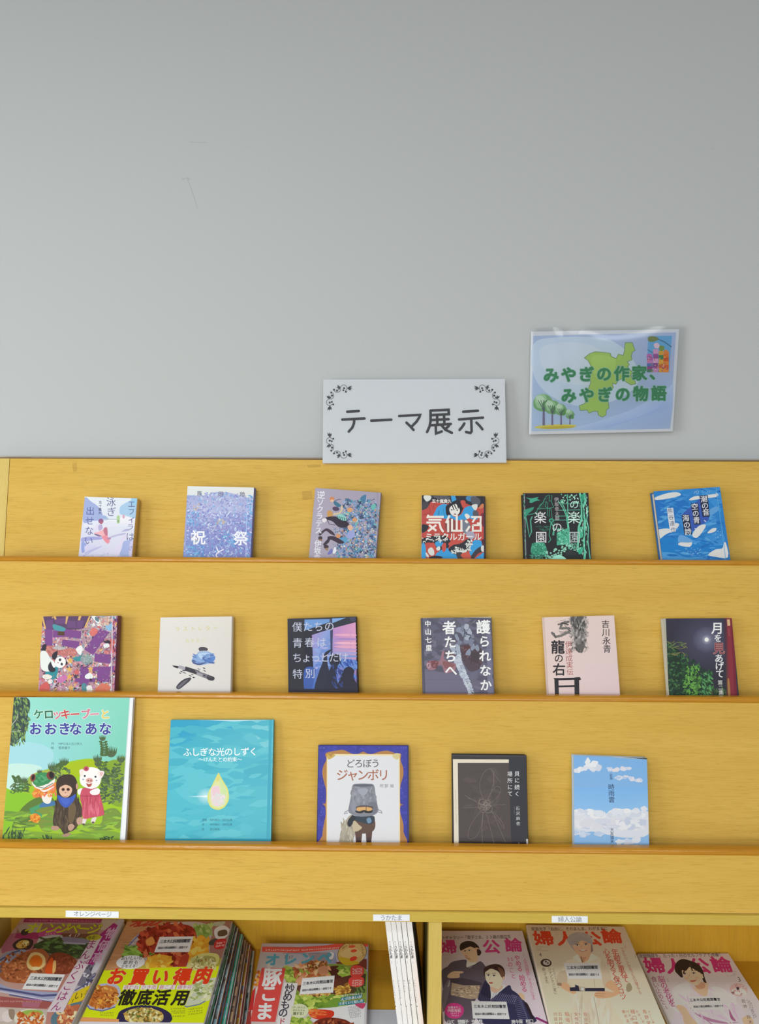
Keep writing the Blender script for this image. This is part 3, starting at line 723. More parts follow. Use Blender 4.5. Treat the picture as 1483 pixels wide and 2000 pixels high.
a.S([(240, 950), (300, 890), (380, 845), (480, 900), (520, 970), (440, 940), (370, 890), (310, 930), (270, 965)], '443444'); a.E(270, 1010, 36, 32, '3C2E3C'); a.S([(250, 1030), (300, 1030), (290, 1060), (250, 1060)], '8A6A50')
a.S([(400, 985), (520, 985), (620, 1040), (680, 1090), (600, 1110), (500, 1060), (440, 1040), (410, 1090), (340, 1140), (320, 1110), (390, 1030)], '3C3040'); a.E(370, 1160, 42, 34, '40323E'); a.S([(345, 1190), (400, 1180), (390, 1230)], '9A8064')
a.S([(740, 800), (800, 790), (820, 850), (780, 890), (740, 850)], 'E0B498'); a.S([(720, 1000), (760, 890), (840, 900), (850, 980), (790, 1020)], '9CA4D8'); a.E(770, 530, 44, 42, 'D8A070'); a.E(855, 700, 40, 36, 'D49868'); a.E(575, 975, 40, 38, 'D09468'); a.S([(390, 1280), (460, 1190), (480, 1250), (430, 1290)], '7478B8'); a.S([(480, 1250), (520, 1160), (545, 1230), (500, 1280)], 'E8E8F0')
a.P([(1235, 232), (1250, 232), (1240, 1500), (1222, 1500)], '9C96AE')
a.T('逆', 282, 275, 0, 0, 142, 'ECECF2', .014, part='title'); a.T('ソクラテス', 272, 400, 238, 880, 126, 'E8E8F0', .014, part='title'); a.L([(212, 985), (208, 1040)], 5, 'DADAE4', cap=False)
a.T('伊坂幸', 228, 1105, 214, 1345, 125, 'E8E8F0', .012, part='author_name')
make_book('hardcover_book', 'book', 'grey hardcover with blue crowd and dark galloping horse on the upper tier', G1, a, .020, 'A7A0B2', 'R', '8F889E')

# --- upper tier, 4: red and blue comic style
c = crop(805, 945, 9.269); sh = book_sheet(0, c(180, 207), c(1322, 225), .018); a = Art(sh, 805, 945, 9.269, GB, 4)
a.full('C0504A'); bl, rd, dk, wh, gy = '3FA0DC', 'C8564E', '34343C', 'DCE0DC', '5C5C66'
a.S([(180, 200), (1330, 200), (1330, 420), (1100, 400), (960, 350), (800, 330), (600, 360), (360, 320), (300, 400), (180, 470)], dk); a.P([(705, 215), (780, 215), (805, 290), (720, 330)], bl)
a.S([(200, 330), (280, 330), (300, 400), (240, 460), (180, 450)], '4C4850'); a.S([(370, 225), (560, 215), (690, 240), (640, 290), (480, 270)], gy); a.S([(1000, 225), (1130, 215), (1190, 280), (1060, 320), (980, 280)], '4C88B8')
a.S([(1060, 250), (1150, 230), (1240, 300), (1200, 400), (1100, 380)], gy); a.S([(1210, 430), (1270, 360), (1320, 400), (1250, 450)], 'D08058')
a.S([(420, 500), (470, 410), (570, 365), (660, 400), (720, 560), (800, 600), (900, 540), (960, 430), (1080, 400), (1150, 450), (1130, 560), (1190, 640), (1080, 640), (1000, 600), (960, 660), (640, 640), (400, 585)], bl)
a.L([(490, 480), (480, 570)], 8, dk); a.L([(560, 440), (600, 640)], 8, '2F7CB4'); a.S([(1080, 390), (1180, 370), (1180, 440), (1140, 480)], wh); a.S([(1120, 480), (1190, 500), (1210, 600), (1140, 620), (1100, 560)], gy)
a.S([(620, 400), (740, 330), (860, 330), (930, 420), (900, 500), (860, 560), (700, 560), (630, 570), (610, 480)], '2E2E38'); a.S([(680, 440), (740, 380), (800, 370), (860, 450), (860, 520), (790, 585), (720, 560), (685, 510)], 'EAE6E0')
for p in ([(720, 370), (760, 470)], [(760, 365), (800, 450)], [(820, 370), (840, 440)]): a.L(p, 18, '2E2E38')
a.E(720, 470, 16, 12, '4A4A58'); a.E(820, 475, 14, 12, '4A4A58'); a.E(780, 550, 22, 12, '8A6A68')
a.S([(880, 310), (960, 310), (970, 400), (920, 430)], rd); a.S([(210, 225), (270, 200), (350, 230), (330, 290), (270, 320), (225, 280)], wh)
a.S([(180, 740), (300, 760), (260, 850), (180, 880)], dk); a.S([(620, 640), (760, 640), (800, 780), (700, 900), (600, 820)], '8A4A48'); a.S([(900, 650), (1020, 680), (1060, 800), (1000, 900), (920, 860)], '7A8090'); a.S([(980, 880), (1100, 860), (1140, 960), (1060, 1010), (1000, 960)], 'A8A4B8'); a.S([(1240, 560), (1330, 540), (1330, 740), (1270, 760)], '7A3440')
a.S([(180, 1000), (300, 960), (500, 930), (640, 960), (700, 1060), (640, 1180), (560, 1230), (430, 1160), (330, 1060), (180, 1090)], dk)
a.S([(660, 1080), (760, 1020), (880, 1010), (920, 1060), (800, 1100), (700, 1140)], rd)
a.S([(420, 1060), (540, 1030), (560, 1110), (450, 1140)], bl); a.S([(180, 1090), (240, 1110), (250, 1360), (180, 1360)], bl)
a.S([(420, 1290), (560, 1180), (660, 1170), (700, 1240), (800, 1270), (840, 1360), (560, 1360)], bl); a.S([(1060, 1130), (1130, 1020), (1260, 1040), (1250, 1160), (1130, 1240), (1070, 1300), (1040, 1240)], bl)
a.S([(1140, 1360), (1230, 1290), (1310, 1240), (1310, 1360)], bl); a.S([(660, 1200), (740, 1110), (880, 1080), (1000, 1000), (1060, 1010), (1050, 1180), (960, 1230), (800, 1280)], dk)
a.scatter(lambda x, y: abs((y - 1290) + (x - 720) * .55) < 95 and x > 700, (720, 1010, 1080, 1250), 46, [wh, 'C8CEC8', wh], (50, 90), (36, 60), (30, 80), 'shard'); a.scatter(lambda x, y: abs((y - 1290) + (x - 720) * .55) < 95, (720, 1010, 1080, 1250), 12, [dk], (40, 70), (20, 30), (30, 80), 'shard')
a.S([(800, 1260), (900, 1240), (930, 1360), (840, 1360)], '4A4448'); a.S([(890, 1270), (1020, 1240), (1060, 1360), (920, 1340)], 'D06050'); a.S([(1070, 1310), (1180, 1170), (1290, 1130), (1310, 1220), (1200, 1260), (1110, 1360)], '44404A')
a.S([(310, 1120), (380, 1060), (430, 1130), (450, 1240), (400, 1290), (330, 1200)], rd); a.S([(290, 1190), (350, 1150), (395, 1200), (400, 1280), (350, 1300), (300, 1250)], wh); a.S([(440, 1160), (500, 1130), (510, 1190), (460, 1210)], wh); a.S([(250, 1240), (300, 1290), (300, 1330), (260, 1310)], wh)
a.S([(540, 1110), (610, 1070), (610, 1200), (560, 1230)], rd); a.S([(1255, 1130), (1320, 1120), (1320, 1220), (1260, 1220)], wh); a.S([(1260, 1020), (1330, 1000), (1330, 1110), (1280, 1110)], '5C3038')
a.scatter(lambda x, y: True, (190, 960, 640, 1060), 26, [wh, 'C4CCC8', dk], (30, 70), (18, 34), (0, 180), 'shard'); a.S([(950, 560), (1000, 540), (1050, 590), (1000, 640)], wh)
a.S([(430, 1300), (560, 1330), (430, 1365), (300, 1340)], '2C3038'); a.P([(1300, 220), (1335, 220), (1335, 1400), (1300, 1400)], '42363E')
for p in ([(300, 360), (330, 520)], [(400, 360), (380, 470)], [(200, 560), (330, 540)], [(540, 760), (600, 900)]): a.L(p, 7, '8C3838')
# heavy custom lettering, drawn stroke by stroke
a.part = 'title'; TW = 'F0E8E0'
for st, w in (([(300, 560), (272, 620)], 34), ([(285, 598), (575, 598)], 38), ([(300, 652), (535, 652)], 34), ([(260, 700), (510, 700)], 36), ([(495, 700), (520, 800), (560, 860)], 38), ([(310, 745), (440, 850)], 38), ([(440, 745), (290, 860)], 38),
              ([(680, 570), (615, 710)], 38), ([(655, 660), (655, 875)], 38), ([(725, 650), (725, 850), (905, 850)], 36), ([(810, 570), (810, 850)], 38), ([(895, 650), (895, 865)], 36),
              ([(975, 570), (1020, 610)], 44), ([(965, 665), (1010, 705)], 40), ([(1045, 765), (980, 865)], 38), ([(1080, 600), (1245, 600), (1240, 715), (1190, 715)], 34), ([(1150, 610), (1095, 700)], 34), ([(1100, 748), (1245, 748), (1245, 850), (1100, 850), (1100, 748)], 34)):
    a.L(st, w, TW, cap=len(st) > 2)
a.part = 'art'
a.T('ミラクルガール', 305, 960, 1190, 955, 150, 'E8E4E0', .02, part='title'); a.T('五十嵐貴久', 395, 310, 680, 315, 74, 'E8E0DC', .03, part='author_name')
make_book('hardcover_book', 'book', 'red, blue and black comic-style book with bold cream lettering on the upper tier', G1, a, .018, 'C8C0B8', 'R', '4A3A40')

# --- upper tier, 5: black cover with green foil drawing
c = crop(1005, 945, 8.988); sh = book_sheet(0, c(152, 165), c(1300, 160), .022); a = Art(sh, 1005, 945, 8.988, GB, 5)
a.full('2E2B31', '302E34', '26302F', '2A282E'); g1, g2, g3 = '46A888', '6CCBAA', 'A4E8CC'
a.S([(205, 240), (300, 255), (420, 232), (400, 265), (450, 290), (380, 300), (300, 335), (265, 320), (270, 280)], g1)
a.P([(165, 460), (350, 400), (330, 450), (240, 530), (180, 620), (165, 620)], '3C9478'); a.L([(205, 600), (265, 930), (300, 840), (285, 640), (310, 580)], 20, '52AA8E'); a.L([(240, 545), (360, 520)], 10, g1)
for p in ([(620, 200), (610, 300), (650, 300), (660, 200)], [(570, 310), (540, 400), (600, 430), (690, 410), (650, 310)], [(590, 330), (580, 560)], [(620, 430), (610, 580)], [(640, 430), (665, 600)], [(400, 430), (560, 435), (610, 430)], [(440, 380), (520, 320), (510, 300), (560, 220), (600, 200)], [(380, 520), (410, 440), (480, 360)]): a.L(p, 8, g1)
a.scatter(lambda x, y: abs((y - 560) + (x - 350) * 1.3) < 50, (350, 200, 640, 560), 24, [g1, '387E68'], (30, 60), (8, 14), shape='curl')
for p in ([(770, 300), (850, 420), (910, 560), (940, 780), (950, 1140)], [(810, 290), (880, 420), (930, 560), (960, 780), (970, 1140)], [(935, 190), (940, 560), (950, 780)]): a.L(p, 13, g2)
for y in (345, 455, 560, 630): a.L([(680 + (630 - y) * .5, y + 8), (1240, y)], 7, g2)
a.E(650, 645, 44, 40, g1); a.E(650, 645, 24, 22, '2C5A4C'); a.L([(650, 690), (700, 780), (690, 900)], 14, g2); a.L([(640, 700), (610, 900), (640, 980), (600, 1025)], 12, g1); a.L([(700, 690), (670, 900)], 10, g1)
a.scatter(lambda x, y: True, (385, 740, 600, 830), 26, [g1, '3A8A70'], (40, 90), (8, 16), (-30, 30), 'curl')
a.S([(330, 830), (1300, 830)][:0] or [(1120, 790), (1200, 760), (1220, 900), (1130, 960)], '4CB492')
a.S([(305, 1230), (310, 1060), (380, 1030), (530, 1050), (560, 1240)], '3E9478')
a.scatter(lambda x, y: True, (310, 1040, 550, 1260), 90, [g2, '2C5A4C', g1], (14, 34), (10, 22), shape='leaf')
a.P([(745, 860), (950, 770), (965, 1060), (745, 1080)], '4FAE8E'); a.scatter(lambda x, y: True, (745, 780, 940, 1070), 110, [g3, g2, '347A64'], (16, 36), (10, 22)); 
a.scatter(lambda x, y: y > 1180 - (x - 500) * .2, (540, 1050, 950, 1320), 10, ['2A4A42'], (20, 30), (10, 20), shape='o')
R5 = random.Random(9)
for i in range(70):
    x, y = R5.uniform(540, 960), R5.uniform(1060, 1310)
    if y < 1190 - (x - 540) * .3: continue
    a.E(x, y, 17, 15, g3, n=9); a.E(x, y, 7, 6, '2E5A4E', n=7)
a.S([(670, 1330), (700, 1270), (790, 1250), (880, 1290), (900, 1330)], 'A8F0D8'); a.scatter(lambda x, y: True, (280, 1240, 580, 1325), 60, [g1, g2, '306A58'], (30, 70), (6, 12), (-20, 20))
a.scatter(lambda x, y: True, (800, 180, 1130, 330), 70, [g3, 'C8F4E2', g2, '2A2A30'], (20, 44), (12, 26), shape='leaf')
for p, w in (([(1150, 170), (1190, 350), (1180, 620), (1130, 760), (1110, 1180)], 34), ([(1230, 165), (1250, 300), (1200, 420), (1240, 700), (1215, 900), (1240, 1180), (1230, 1310)], 40), ([(1290, 400), (1270, 640), (1300, 760), (1290, 1000), (1330, 1310)], 16)): a.L(p, w, g2)
a.S([(1170, 200), (1220, 190), (1215, 300), (1180, 310)], '2F9C7A'); a.S([(1130, 1130), (1200, 1110), (1190, 1210), (1130, 1230)], '36B08C'); a.L([(1200, 430), (1215, 900), (1190, 1100)], 18, '1E4A3E'); a.P([(1240, 950), (1275, 980), (1265, 1170), (1240, 1150)], '222A2A')
a.scatter(lambda x, y: True, (980, 1050, 1130, 1170), 60, ['B8E8D8', g2, '5C9C88'], (16, 36), (10, 22)); a.E(1000, 1220, 22, 26, 'D8F0E8'); a.P([(885, 1200), (960, 1160), (1070, 1200), (1060, 1260), (900, 1240)], '33383A')
a.scatter(lambda x, y: True, (1150, 180, 1290, 1320), 80, [g3, 'C8F6E6', '2E8A6E', '1C3430'], (30, 80), (6, 14), (70, 110))
for p in ([(175, 180), (205, 1310)],): a.L(p, 9, 'B4BCBE', cap=False)
a.scatter(lambda x, y: x < 175 + (y - 180) * .03, (150, 180, 210, 1320), 50, ['2F8A6E', '222226', '3FA080'], (30, 70), (8, 14), (80, 100))
a.T('楽', 455, 590, 0, 0, 225, 'ECEEF0', part='title'); a.T('の', 748, 760, 0, 0, 190, 'E4E8E8', part='title'); a.T('園', 470, 935, 0, 0, 215, 'ECEAEE', part='title')
a.T('楽', 1045, 590, 0, 0, 230, 'D8F4E8', part='title'); a.T('園', 1060, 935, 0, 0, 215, 'BCC8C8', part='title'); a.T('の', 1050, 360, 0, 0, 170, 'C4F0E0', part='title')
a.T('伊坂幸太郎', 738, 275, 755, 605, 82, 'C4BCC0', part='author_name')
make_book('hardcover_book', 'book', 'black hardcover with glossy green foil drawing of plants on the upper tier', G1, a, .022, '2A2A2E', 'R', '2A3A36')

# --- upper tier, 6: blue painted sky
c = crop(1250, 935, 7.805); sh = book_sheet(0, c(212, 195), c(1222, 124), .021); a = Art(sh, 1250, 935, 7.805, GB, 6)
a.full('2C84CE', '2F86CE', '2A7CC6', '2478C4'); 
for pts, cc in (([(220, 330), (650, 320), (760, 430), (700, 560), (450, 560), (300, 800), (230, 700)], '2474C4'), ([(560, 520), (760, 420), (1000, 500), (1180, 640), (1000, 760), (820, 850), (620, 700)], '3E8CD4'), ([(300, 950), (600, 900), (1100, 900), (1260, 1000), (1100, 1100), (700, 1080), (320, 1200)], '2080CC'), ([(260, 1130), (520, 1130), (700, 1200), (1000, 1190), (1080, 1260), (300, 1260)], '4E9EDC'), ([(900, 140), (1220, 130), (1240, 500), (1120, 400)], '3C92D8'), ([(1010, 880), (1250, 820), (1290, 1000), (1050, 1010)], '3C90D6')): a.S(pts, cc)
a.scatter(lambda x, y: True, (220, 150, 1340, 1250), 170, ['2878C6', '3488D0', '4696DA', '2070BE', '58A4DE'], (90, 220), (18, 44), (-30, 30))
a.S([(640, 560), (790, 420), (960, 300), (1060, 600), (900, 720), (790, 800), (680, 680)], '3C5CB4')
for pts in ([(225, 290), (400, 225), (560, 205), (630, 245), (520, 285), (330, 320), (235, 322)], [(750, 320), (830, 270), (960, 260), (1180, 230), (1160, 280), (960, 300), (800, 330)], [(260, 790), (420, 760), (480, 800), (380, 860), (275, 930)], [(540, 680), (600, 690), (580, 740), (545, 760)], [(800, 850), (900, 720), (1010, 705), (940, 830), (860, 905)], [(590, 1010), (630, 965), (790, 960), (760, 1040)], [(1030, 830), (1100, 760), (1170, 755), (1140, 810)], [(1040, 1160), (1150, 1080), (1260, 1060), (1280, 980), (1315, 985), (1345, 1200), (1150, 1190)], [(305, 1180), (345, 1200), (340, 1240), (310, 1240)], [(1160, 210), (1200, 240), (1180, 270)]): a.S(pts, 'DDDDDC', 3)
a.S([(590, 880), (650, 860), (790, 930), (780, 970), (640, 970), (585, 960)], '6AA4DC'); a.S([(1070, 470), (1180, 420), (1200, 480), (1080, 560)], '64A2DC')
a.L([(1165, 150), (1200, 400), (1270, 900), (1310, 1240)], 9, '5CA8E0')
for bx, by, n in ((800, 1100, 22), (1210, 830, 12), (950, 200, 22)):
    for i in range(n): a.E(bx + a.R.uniform(-130, 130) * (.5 if n == 12 else 1), by + a.R.uniform(-45, 80) * (.5 if n == 22 and by < 300 else 1), 6, 5, 'A8D0F0', n=6)
for q in ([(908, 258), (1035, 250), (1068, 580), (958, 585)], [(780, 380), (890, 373), (928, 695), (830, 700)], [(640, 550), (755, 545), (798, 850), (680, 858)]): a.P(q, '26304C')
a.P([(413, 450), (508, 443), (553, 805), (462, 822)], 'E0E2E8')
a.T('潮の音、', 978, 310, 1025, 610, 108, 'E4E4EA', .012, rot=-5, part='title'); a.T('空の青、', 838, 425, 880, 735, 105, 'E4E4EA', .012, rot=-5, part='title'); a.T('海の詩', 702, 600, 735, 805, 108, 'E4E4EA', .012, rot=-5, part='title')
a.T('熊谷達也', 462, 490, 508, 775, 84, '3C4668', rot=-5, part='author_name')
make_book('hardcover_book', 'book', 'tilted bright blue book with white painted clouds, rightmost on the upper tier', G1, a, .021, '3A6CA8', 'R', '2C74BC')

# --- middle tier, 1: crowded purple collage with a panda
c = crop(60, 1190, 7.805); sh = book_sheet(1, c(180, 110), c(1322, 98), .022); a = Art(sh, 60, 1190, 7.805, GB, 11)
a.full('B88C98', 'A89AA8', 'B48894', 'B890A0'); pu = '7E4A8C'
mix = ['D88080', 'E4B0A0', 'C86868', '4A3A58', '7E4A8C', 'C8C0C8', '9CB8C8', '5A98A4', 'E4B470', 'F0ECE8', 'D490B4', '5C4058', 'A8646C', '8898A8']
a.scatter(None, (130, 100, 1330, 1290), 520, mix, (60, 140), (28, 60), shape='shard')
a.scatter(None, (130, 100, 1330, 1290), 700, mix + ['3A2C3C', '2F2838', 'E8DCD8'], (25, 80), (8, 26), shape='shard')
a.scatter(lambda x, y: 700 < x < 1250 and y < 450, (700, 100, 1250, 450), 120, ['B8C4CC', '8CA8B8', 'D4D8DC', 'A4B0BC', 'D89088', '6C90A8'], (40, 90), (12, 26), shape='curl')
a.scatter(lambda x, y: y > 1000, (130, 1000, 1300, 1280), 150, ['E4B868', 'D86C64', 'D48CB8', '4C3038', 'F0ECEC', '3E9098'], (40, 90), (14, 34), shape='shard')
a.S([(185, 105), (880, 95), (840, 230), (780, 300), (560, 310), (240, 300)], '5E4468'); 
for q in ([(560, 170), (680, 180), (700, 290), (560, 280)], [(700, 180), (810, 170), (780, 300), (710, 290)], [(235, 170), (340, 160), (335, 330), (235, 330)], [(380, 150), (530, 130), (540, 220), (380, 220)]): a.P(q, '6E4A7C')
for q in ([(165, 115), (190, 110), (235, 290), (215, 310)], [(345, 110), (380, 105), (395, 150), (370, 160)], [(540, 100), (580, 95), (560, 170), (545, 230), (530, 220)], [(735, 105), (775, 100), (750, 170), (720, 165)], [(890, 100), (915, 100), (850, 260), (820, 270)], [(320, 130), (345, 110), (335, 140)]): a.P(q, 'DDB06C')
for q in ([(220, 300), (335, 310), (330, 580), (220, 560)], [(340, 320), (540, 320), (535, 420), (340, 430)], [(530, 300), (775, 335), (760, 450), (525, 415)], [(485, 460), (745, 490), (725, 605), (470, 550)], [(1065, 290), (1200, 350), (950, 700), (815, 610)], [(760, 870), (890, 880), (880, 1150), (740, 1150)], [(940, 880), (1225, 870), (1215, 940), (940, 945)], [(975, 670), (1225, 690), (1215, 830), (970, 800)], [(1010, 940), (1210, 940), (1200, 1110), (1020, 1100)], [(680, 1050), (1000, 1050), (980, 1110), (670, 1110)], [(1230, 860), (1310, 870), (1300, 970), (1240, 960)]): a.P(q, pu)
a.P([(415, 335), (520, 345), (515, 400), (410, 395)], '5A4030'); a.S([(340, 230), (420, 245), (530, 290), (500, 335), (360, 310)], '4E98A4'); a.S([(900, 330), (960, 280), (1030, 330), (960, 410), (910, 390)], 'D87470')
a.S([(920, 100), (980, 100), (1060, 180), (1020, 215)], 'E8ECEC'); a.S([(980, 120), (1030, 130), (1040, 190), (990, 170)], '64808C'); a.S([(1140, 250), (1200, 230), (1250, 200), (1240, 300), (1180, 330)], '8CB8DC'); a.scatter(None, (1050, 110, 1200, 240), 40, ['E0B8A4', 'D8C8BC', 'C89C8C'], (30, 60), (14, 24))
a.S([(1210, 460), (1270, 470), (1330, 600), (1290, 690), (1220, 620)], 'C85C58'); a.S([(1110, 490), (1190, 470), (1220, 520), (1150, 520)], '33283A'); a.S([(1110, 540), (1180, 520), (1200, 570), (1130, 590)], 'E4E8E8')
a.S([(235, 570), (330, 560), (440, 600), (640, 600), (700, 640), (690, 700), (560, 710), (400, 700), (290, 720)], 'C07470'); a.scatter(None, (240, 570, 690, 700), 70, ['A85C5C', 'D89088', 'C8847C', 'B86C64'], (30, 80), (6, 14), (20, 80))
a.S([(330, 590), (430, 560), (540, 600), (430, 620)], 'B8B0B4'); a.S([(640, 740), (700, 730), (790, 700), (790, 780), (680, 790)], '3E9098'); a.E(850, 760, 90, 70, '8CA0A0'); a.scatter(None, (770, 690, 950, 850), 50, ['A8B4B0', '6C7C80', 'C8B8A0', 'A89CB0'], (20, 60), (6, 14)); a.L([(940, 800), (880, 860), (800, 900)], 10, '44384C')
for cx, cy, r in ((600, 780, 60), (590, 920, 60), (590, 1030, 60), (910, 910, 50), (620, 1200, 60)): a.P([(cx + (r if i % 2 == 0 else r * .45) * math.sin(i * math.pi / 5), cy - (r if i % 2 == 0 else r * .45) * math.cos(i * math.pi / 5)) for i in range(10)], 'E0B060')
a.S([(830, 1010), (900, 970), (950, 1010), (930, 1060), (840, 1055)], 'E8ECEC'); a.S([(890, 1060), (935, 1060), (920, 1100)], '3A3040'); a.E(700, 960, 40, 36, 'D06868'); a.S([(690, 610), (760, 550), (790, 590), (760, 700)], 'ECECEC')
a.S([(240, 940), (330, 900), (415, 880), (400, 1010), (340, 1070), (230, 1000)], '2E8C98'); a.S([(400, 1060), (520, 1000), (560, 1050), (460, 1130)], 'C878B0'); a.S([(140, 1180), (230, 1110), (290, 1170), (260, 1260), (150, 1260)], 'D0605C'); a.S([(990, 1210), (1090, 1130), (1200, 1170), (1180, 1260), (1000, 1260)], 'D87860'); a.S([(780, 1150), (830, 1130), (860, 1260), (790, 1260)], '4A9098'); a.S([(850, 1180), (920, 1160), (940, 1240), (870, 1250)], 'ECE8E8'); a.S([(185, 1010), (260, 990), (330, 1030), (260, 1070), (190, 1050)], 'ECE4DC'); a.E(300, 1100, 36, 34, 'E8E8E4')
a.scatter(lambda x, y: not (110 < y < 300 and x < 900) and not ((x - 1000) ** 2 + (y - 500) ** 2 < 150 ** 2) and a.R.random() < .8, (140, 560, 1230, 1280), 170, ['4A3A48', 'F0ECE8', 'E4B080', 'C86868', '9CB8C8', 'D490B4', '3E9098'], (26, 70), (6, 13), shape='curl')
a.scatter(None, (860, 300, 1300, 720), 60, ['4A3A48', 'F0ECE8', '8CA8B8', 'D87878'], (26, 60), (5, 11), shape='curl')
# a plain panda
a.S([(170, 590), (190, 540), (240, 535), (225, 640), (175, 650)], '33303C'); a.S([(325, 730), (345, 670), (410, 635), (400, 720), (360, 770)], '33303C')
a.S([(155, 650), (230, 640), (290, 730), (340, 800), (330, 920), (250, 950), (165, 910), (148, 780)], 'E6EAE6'); a.S([(270, 850), (320, 790), (350, 860), (380, 930), (330, 960), (275, 930)], '33303C'); a.S([(310, 800), (350, 790), (380, 860), (350, 890)], 'F0F0F0')
a.E(455, 735, 30, 22, '33303C'); a.E(540, 820, 24, 28, '33303C'); a.S([(370, 800), (400, 740), (470, 720), (530, 770), (525, 850), (460, 895), (390, 870)], 'F0F0EE'); a.E(448, 770, 20, 22, '4A4A54', 30); a.E(475, 835, 18, 22, '4A4A54', -10); a.E(418, 815, 10, 8, 'C0707C'); a.E(450, 765, 7, 7, '22222A'); a.E(474, 830, 7, 7, '22222A')
a.P([(1240, 100), (1252, 100), (1236, 1290), (1225, 1290)], 'D8D0DC'); a.scatter(lambda x, y: x > 1255, (1255, 110, 1320, 1280), 70, ['5C3858', '7E4A8C', 'B4587C', '3A2C48', 'D4A0B4', 'C8B8C8'], (40, 90), (14, 26), (60, 120))
make_book('hardcover_book', 'book', 'crowded purple and red collage cover with a panda, leftmost on the middle tier', G2, a, .022, '8C5A7C', 'R', '6C3A54')

# --- middle tier, 2: cream cover with an ink bottle
c = crop(40, 1180, 3.2239); sh = book_sheet(1, c(882, 84), c(1332, 77), .017); a = Art(sh, 40, 1180, 3.2239, GB, 12); a.full('DFDBD6', 'DAD4CC', 'D9D5D3', 'DCD9D8')
a.S([(1122, 278), (1140, 270), (1172, 274), (1180, 288), (1160, 298), (1130, 296)], '4C4650'); a.S([(1128, 296), (1176, 294), (1190, 308), (1120, 310)], 'A8B8D0')
a.S([(1084, 340), (1120, 308), (1185, 302), (1222, 322), (1220, 358), (1180, 376), (1125, 384), (1082, 366)], '8CAAD8'); a.S([(1120, 312), (1180, 306), (1195, 330), (1140, 345)], 'B8D0EC'); a.S([(1160, 350), (1222, 328), (1218, 356), (1170, 368)], '5C84C8'); a.S([(1086, 350), (1130, 368), (1175, 366), (1128, 384), (1086, 372)], '4C5C88'); a.scatter(None, (1095, 315, 1215, 372), 26, ['7C9CD0', '6888C0', 'A4BEE4', '5470AC'], (20, 44), (6, 14), (-30, 30))
a.S([(956, 386), (1000, 392), (996, 404), (975, 400)], '36343C'); a.P([(1000, 384), (1040, 396), (1034, 418), (992, 402)], 'A8A4B0'); a.P([(1040, 392), (1130, 420), (1116, 446), (1034, 418)], '3A3842'); a.P([(1098, 414), (1190, 446), (1180, 472), (1110, 446)], '78747E'); a.P([(1112, 428), (1150, 442), (1144, 456), (1110, 446)], 'A09CA4'); a.S([(1180, 448), (1218, 458), (1222, 474), (1205, 482), (1176, 472)], '3C3A44'); a.scatter(None, (1000, 400, 1200, 470), 16, ['56545E', '2C2A32'], (14, 30), (4, 8), (10, 30))
a.S([(980, 525), (1000, 495), (1035, 470), (1072, 462), (1070, 480), (1035, 510), (1000, 535)], '45434C'); a.S([(990, 520), (1030, 485), (1055, 476), (1030, 502), (1000, 528)], '6C6A74')
a.T('ラストレター', 990, 155, 1228, 150, 34, 'D2C878', part='title'); a.T('岩井俊二', 1052, 231, 1150, 228, 24, 'D6CE8C', part='author_name')
make_book('hardcover_book', 'book', 'plain cream-white hardcover with an ink bottle and pen drawing on the middle tier', G2, a, .017, 'E0DCD4', 'R', 'CFC8BC')

# --- middle tier, 3: silhouettes at a window
c = crop(530, 1180, 3.1553); sh = book_sheet(1, c(100, 90), c(522, 76), .019); a = Art(sh, 530, 1180, 3.1553, GB, 13); a.full('252530', '2C2C38', '221C3C', '1E1C24')
a.P([(200, 95), (360, 92), (360, 110), (215, 160), (200, 160)], '6C98D4'); a.P([(375, 88), (460, 84), (375, 118)], '7CA4DC'); a.P([(250, 180), (365, 140), (368, 540), (210, 540), (205, 400), (260, 400)], ['A890C8', '8CA0D8', '3C60B8', '4068BC', '4C74C4', '7C98D4'])
a.P([(380, 148), (520, 112), (524, 300), (376, 300)], ['B888C4', 'D898C0', 'DCA0BC', '9C90CC']); a.P([(376, 300), (524, 300), (526, 540), (370, 540)], ['9C98D0', 'D0A0C4', '3C50A8', '3858B0'])
for y, cc in ((190, 'E4A8C4'), (215, 'A888C4'), (240, 'E8B0C4'), (262, 'E0A4C0'), (280, 'B898C8'), (300, 'A0A0D4'), (320, '7C94D0')): a.S([(385, y), (430, y - 7), (520, y - 4), (520, y + 6), (440, y + 7)], cc)
a.S([(376, 340), (450, 335), (526, 350), (526, 400), (440, 390), (376, 400)], '6C8CD0'); a.scatter(None, (370, 345, 525, 530), 80, ['4468BC', '5C84CC', '2C4498', '3A50A4', '6C94D4'], (20, 60), (6, 14), (20, 80)); a.scatter(lambda x, y: x < 370, (265, 210, 368, 400), 36, ['8CA4DC', '6C90D4', 'A4A8DC'], (20, 60), (8, 18), (-20, 20))
a.P([(362, 92), (376, 90), (378, 330), (366, 330)], '3C4468'); a.P([(250, 165), (520, 84), (520, 110), (375, 150), (250, 190)], '2A2C3C'); a.P([(200, 95), (206, 540), (195, 540)], '30303C'); a.P([(100, 90), (205, 95), (205, 400), (260, 400), (200, 470), (200, 540), (100, 540)], '2B2B35')
a.S([(205, 400), (270, 395), (265, 460), (245, 530), (205, 535)], '3C5CA8'); a.S([(270, 540), (290, 430), (320, 350), (330, 300), (375, 278), (345, 320), (352, 390), (370, 450), (380, 540)], '2A2C40')
a.S([(358, 330), (380, 308), (415, 312), (430, 340), (415, 372), (380, 382), (360, 362)], '262736'); a.S([(330, 540), (350, 440), (372, 380), (410, 372), (400, 430), (410, 540)], '262A3E'); a.S([(400, 540), (420, 470), (450, 400), (485, 386), (512, 410), (505, 450), (526, 490), (526, 540)], '262638'); a.scatter(None, (370, 350, 440, 520), 24, ['3A4C8C', '30407C'], (20, 40), (6, 14), (30, 90))
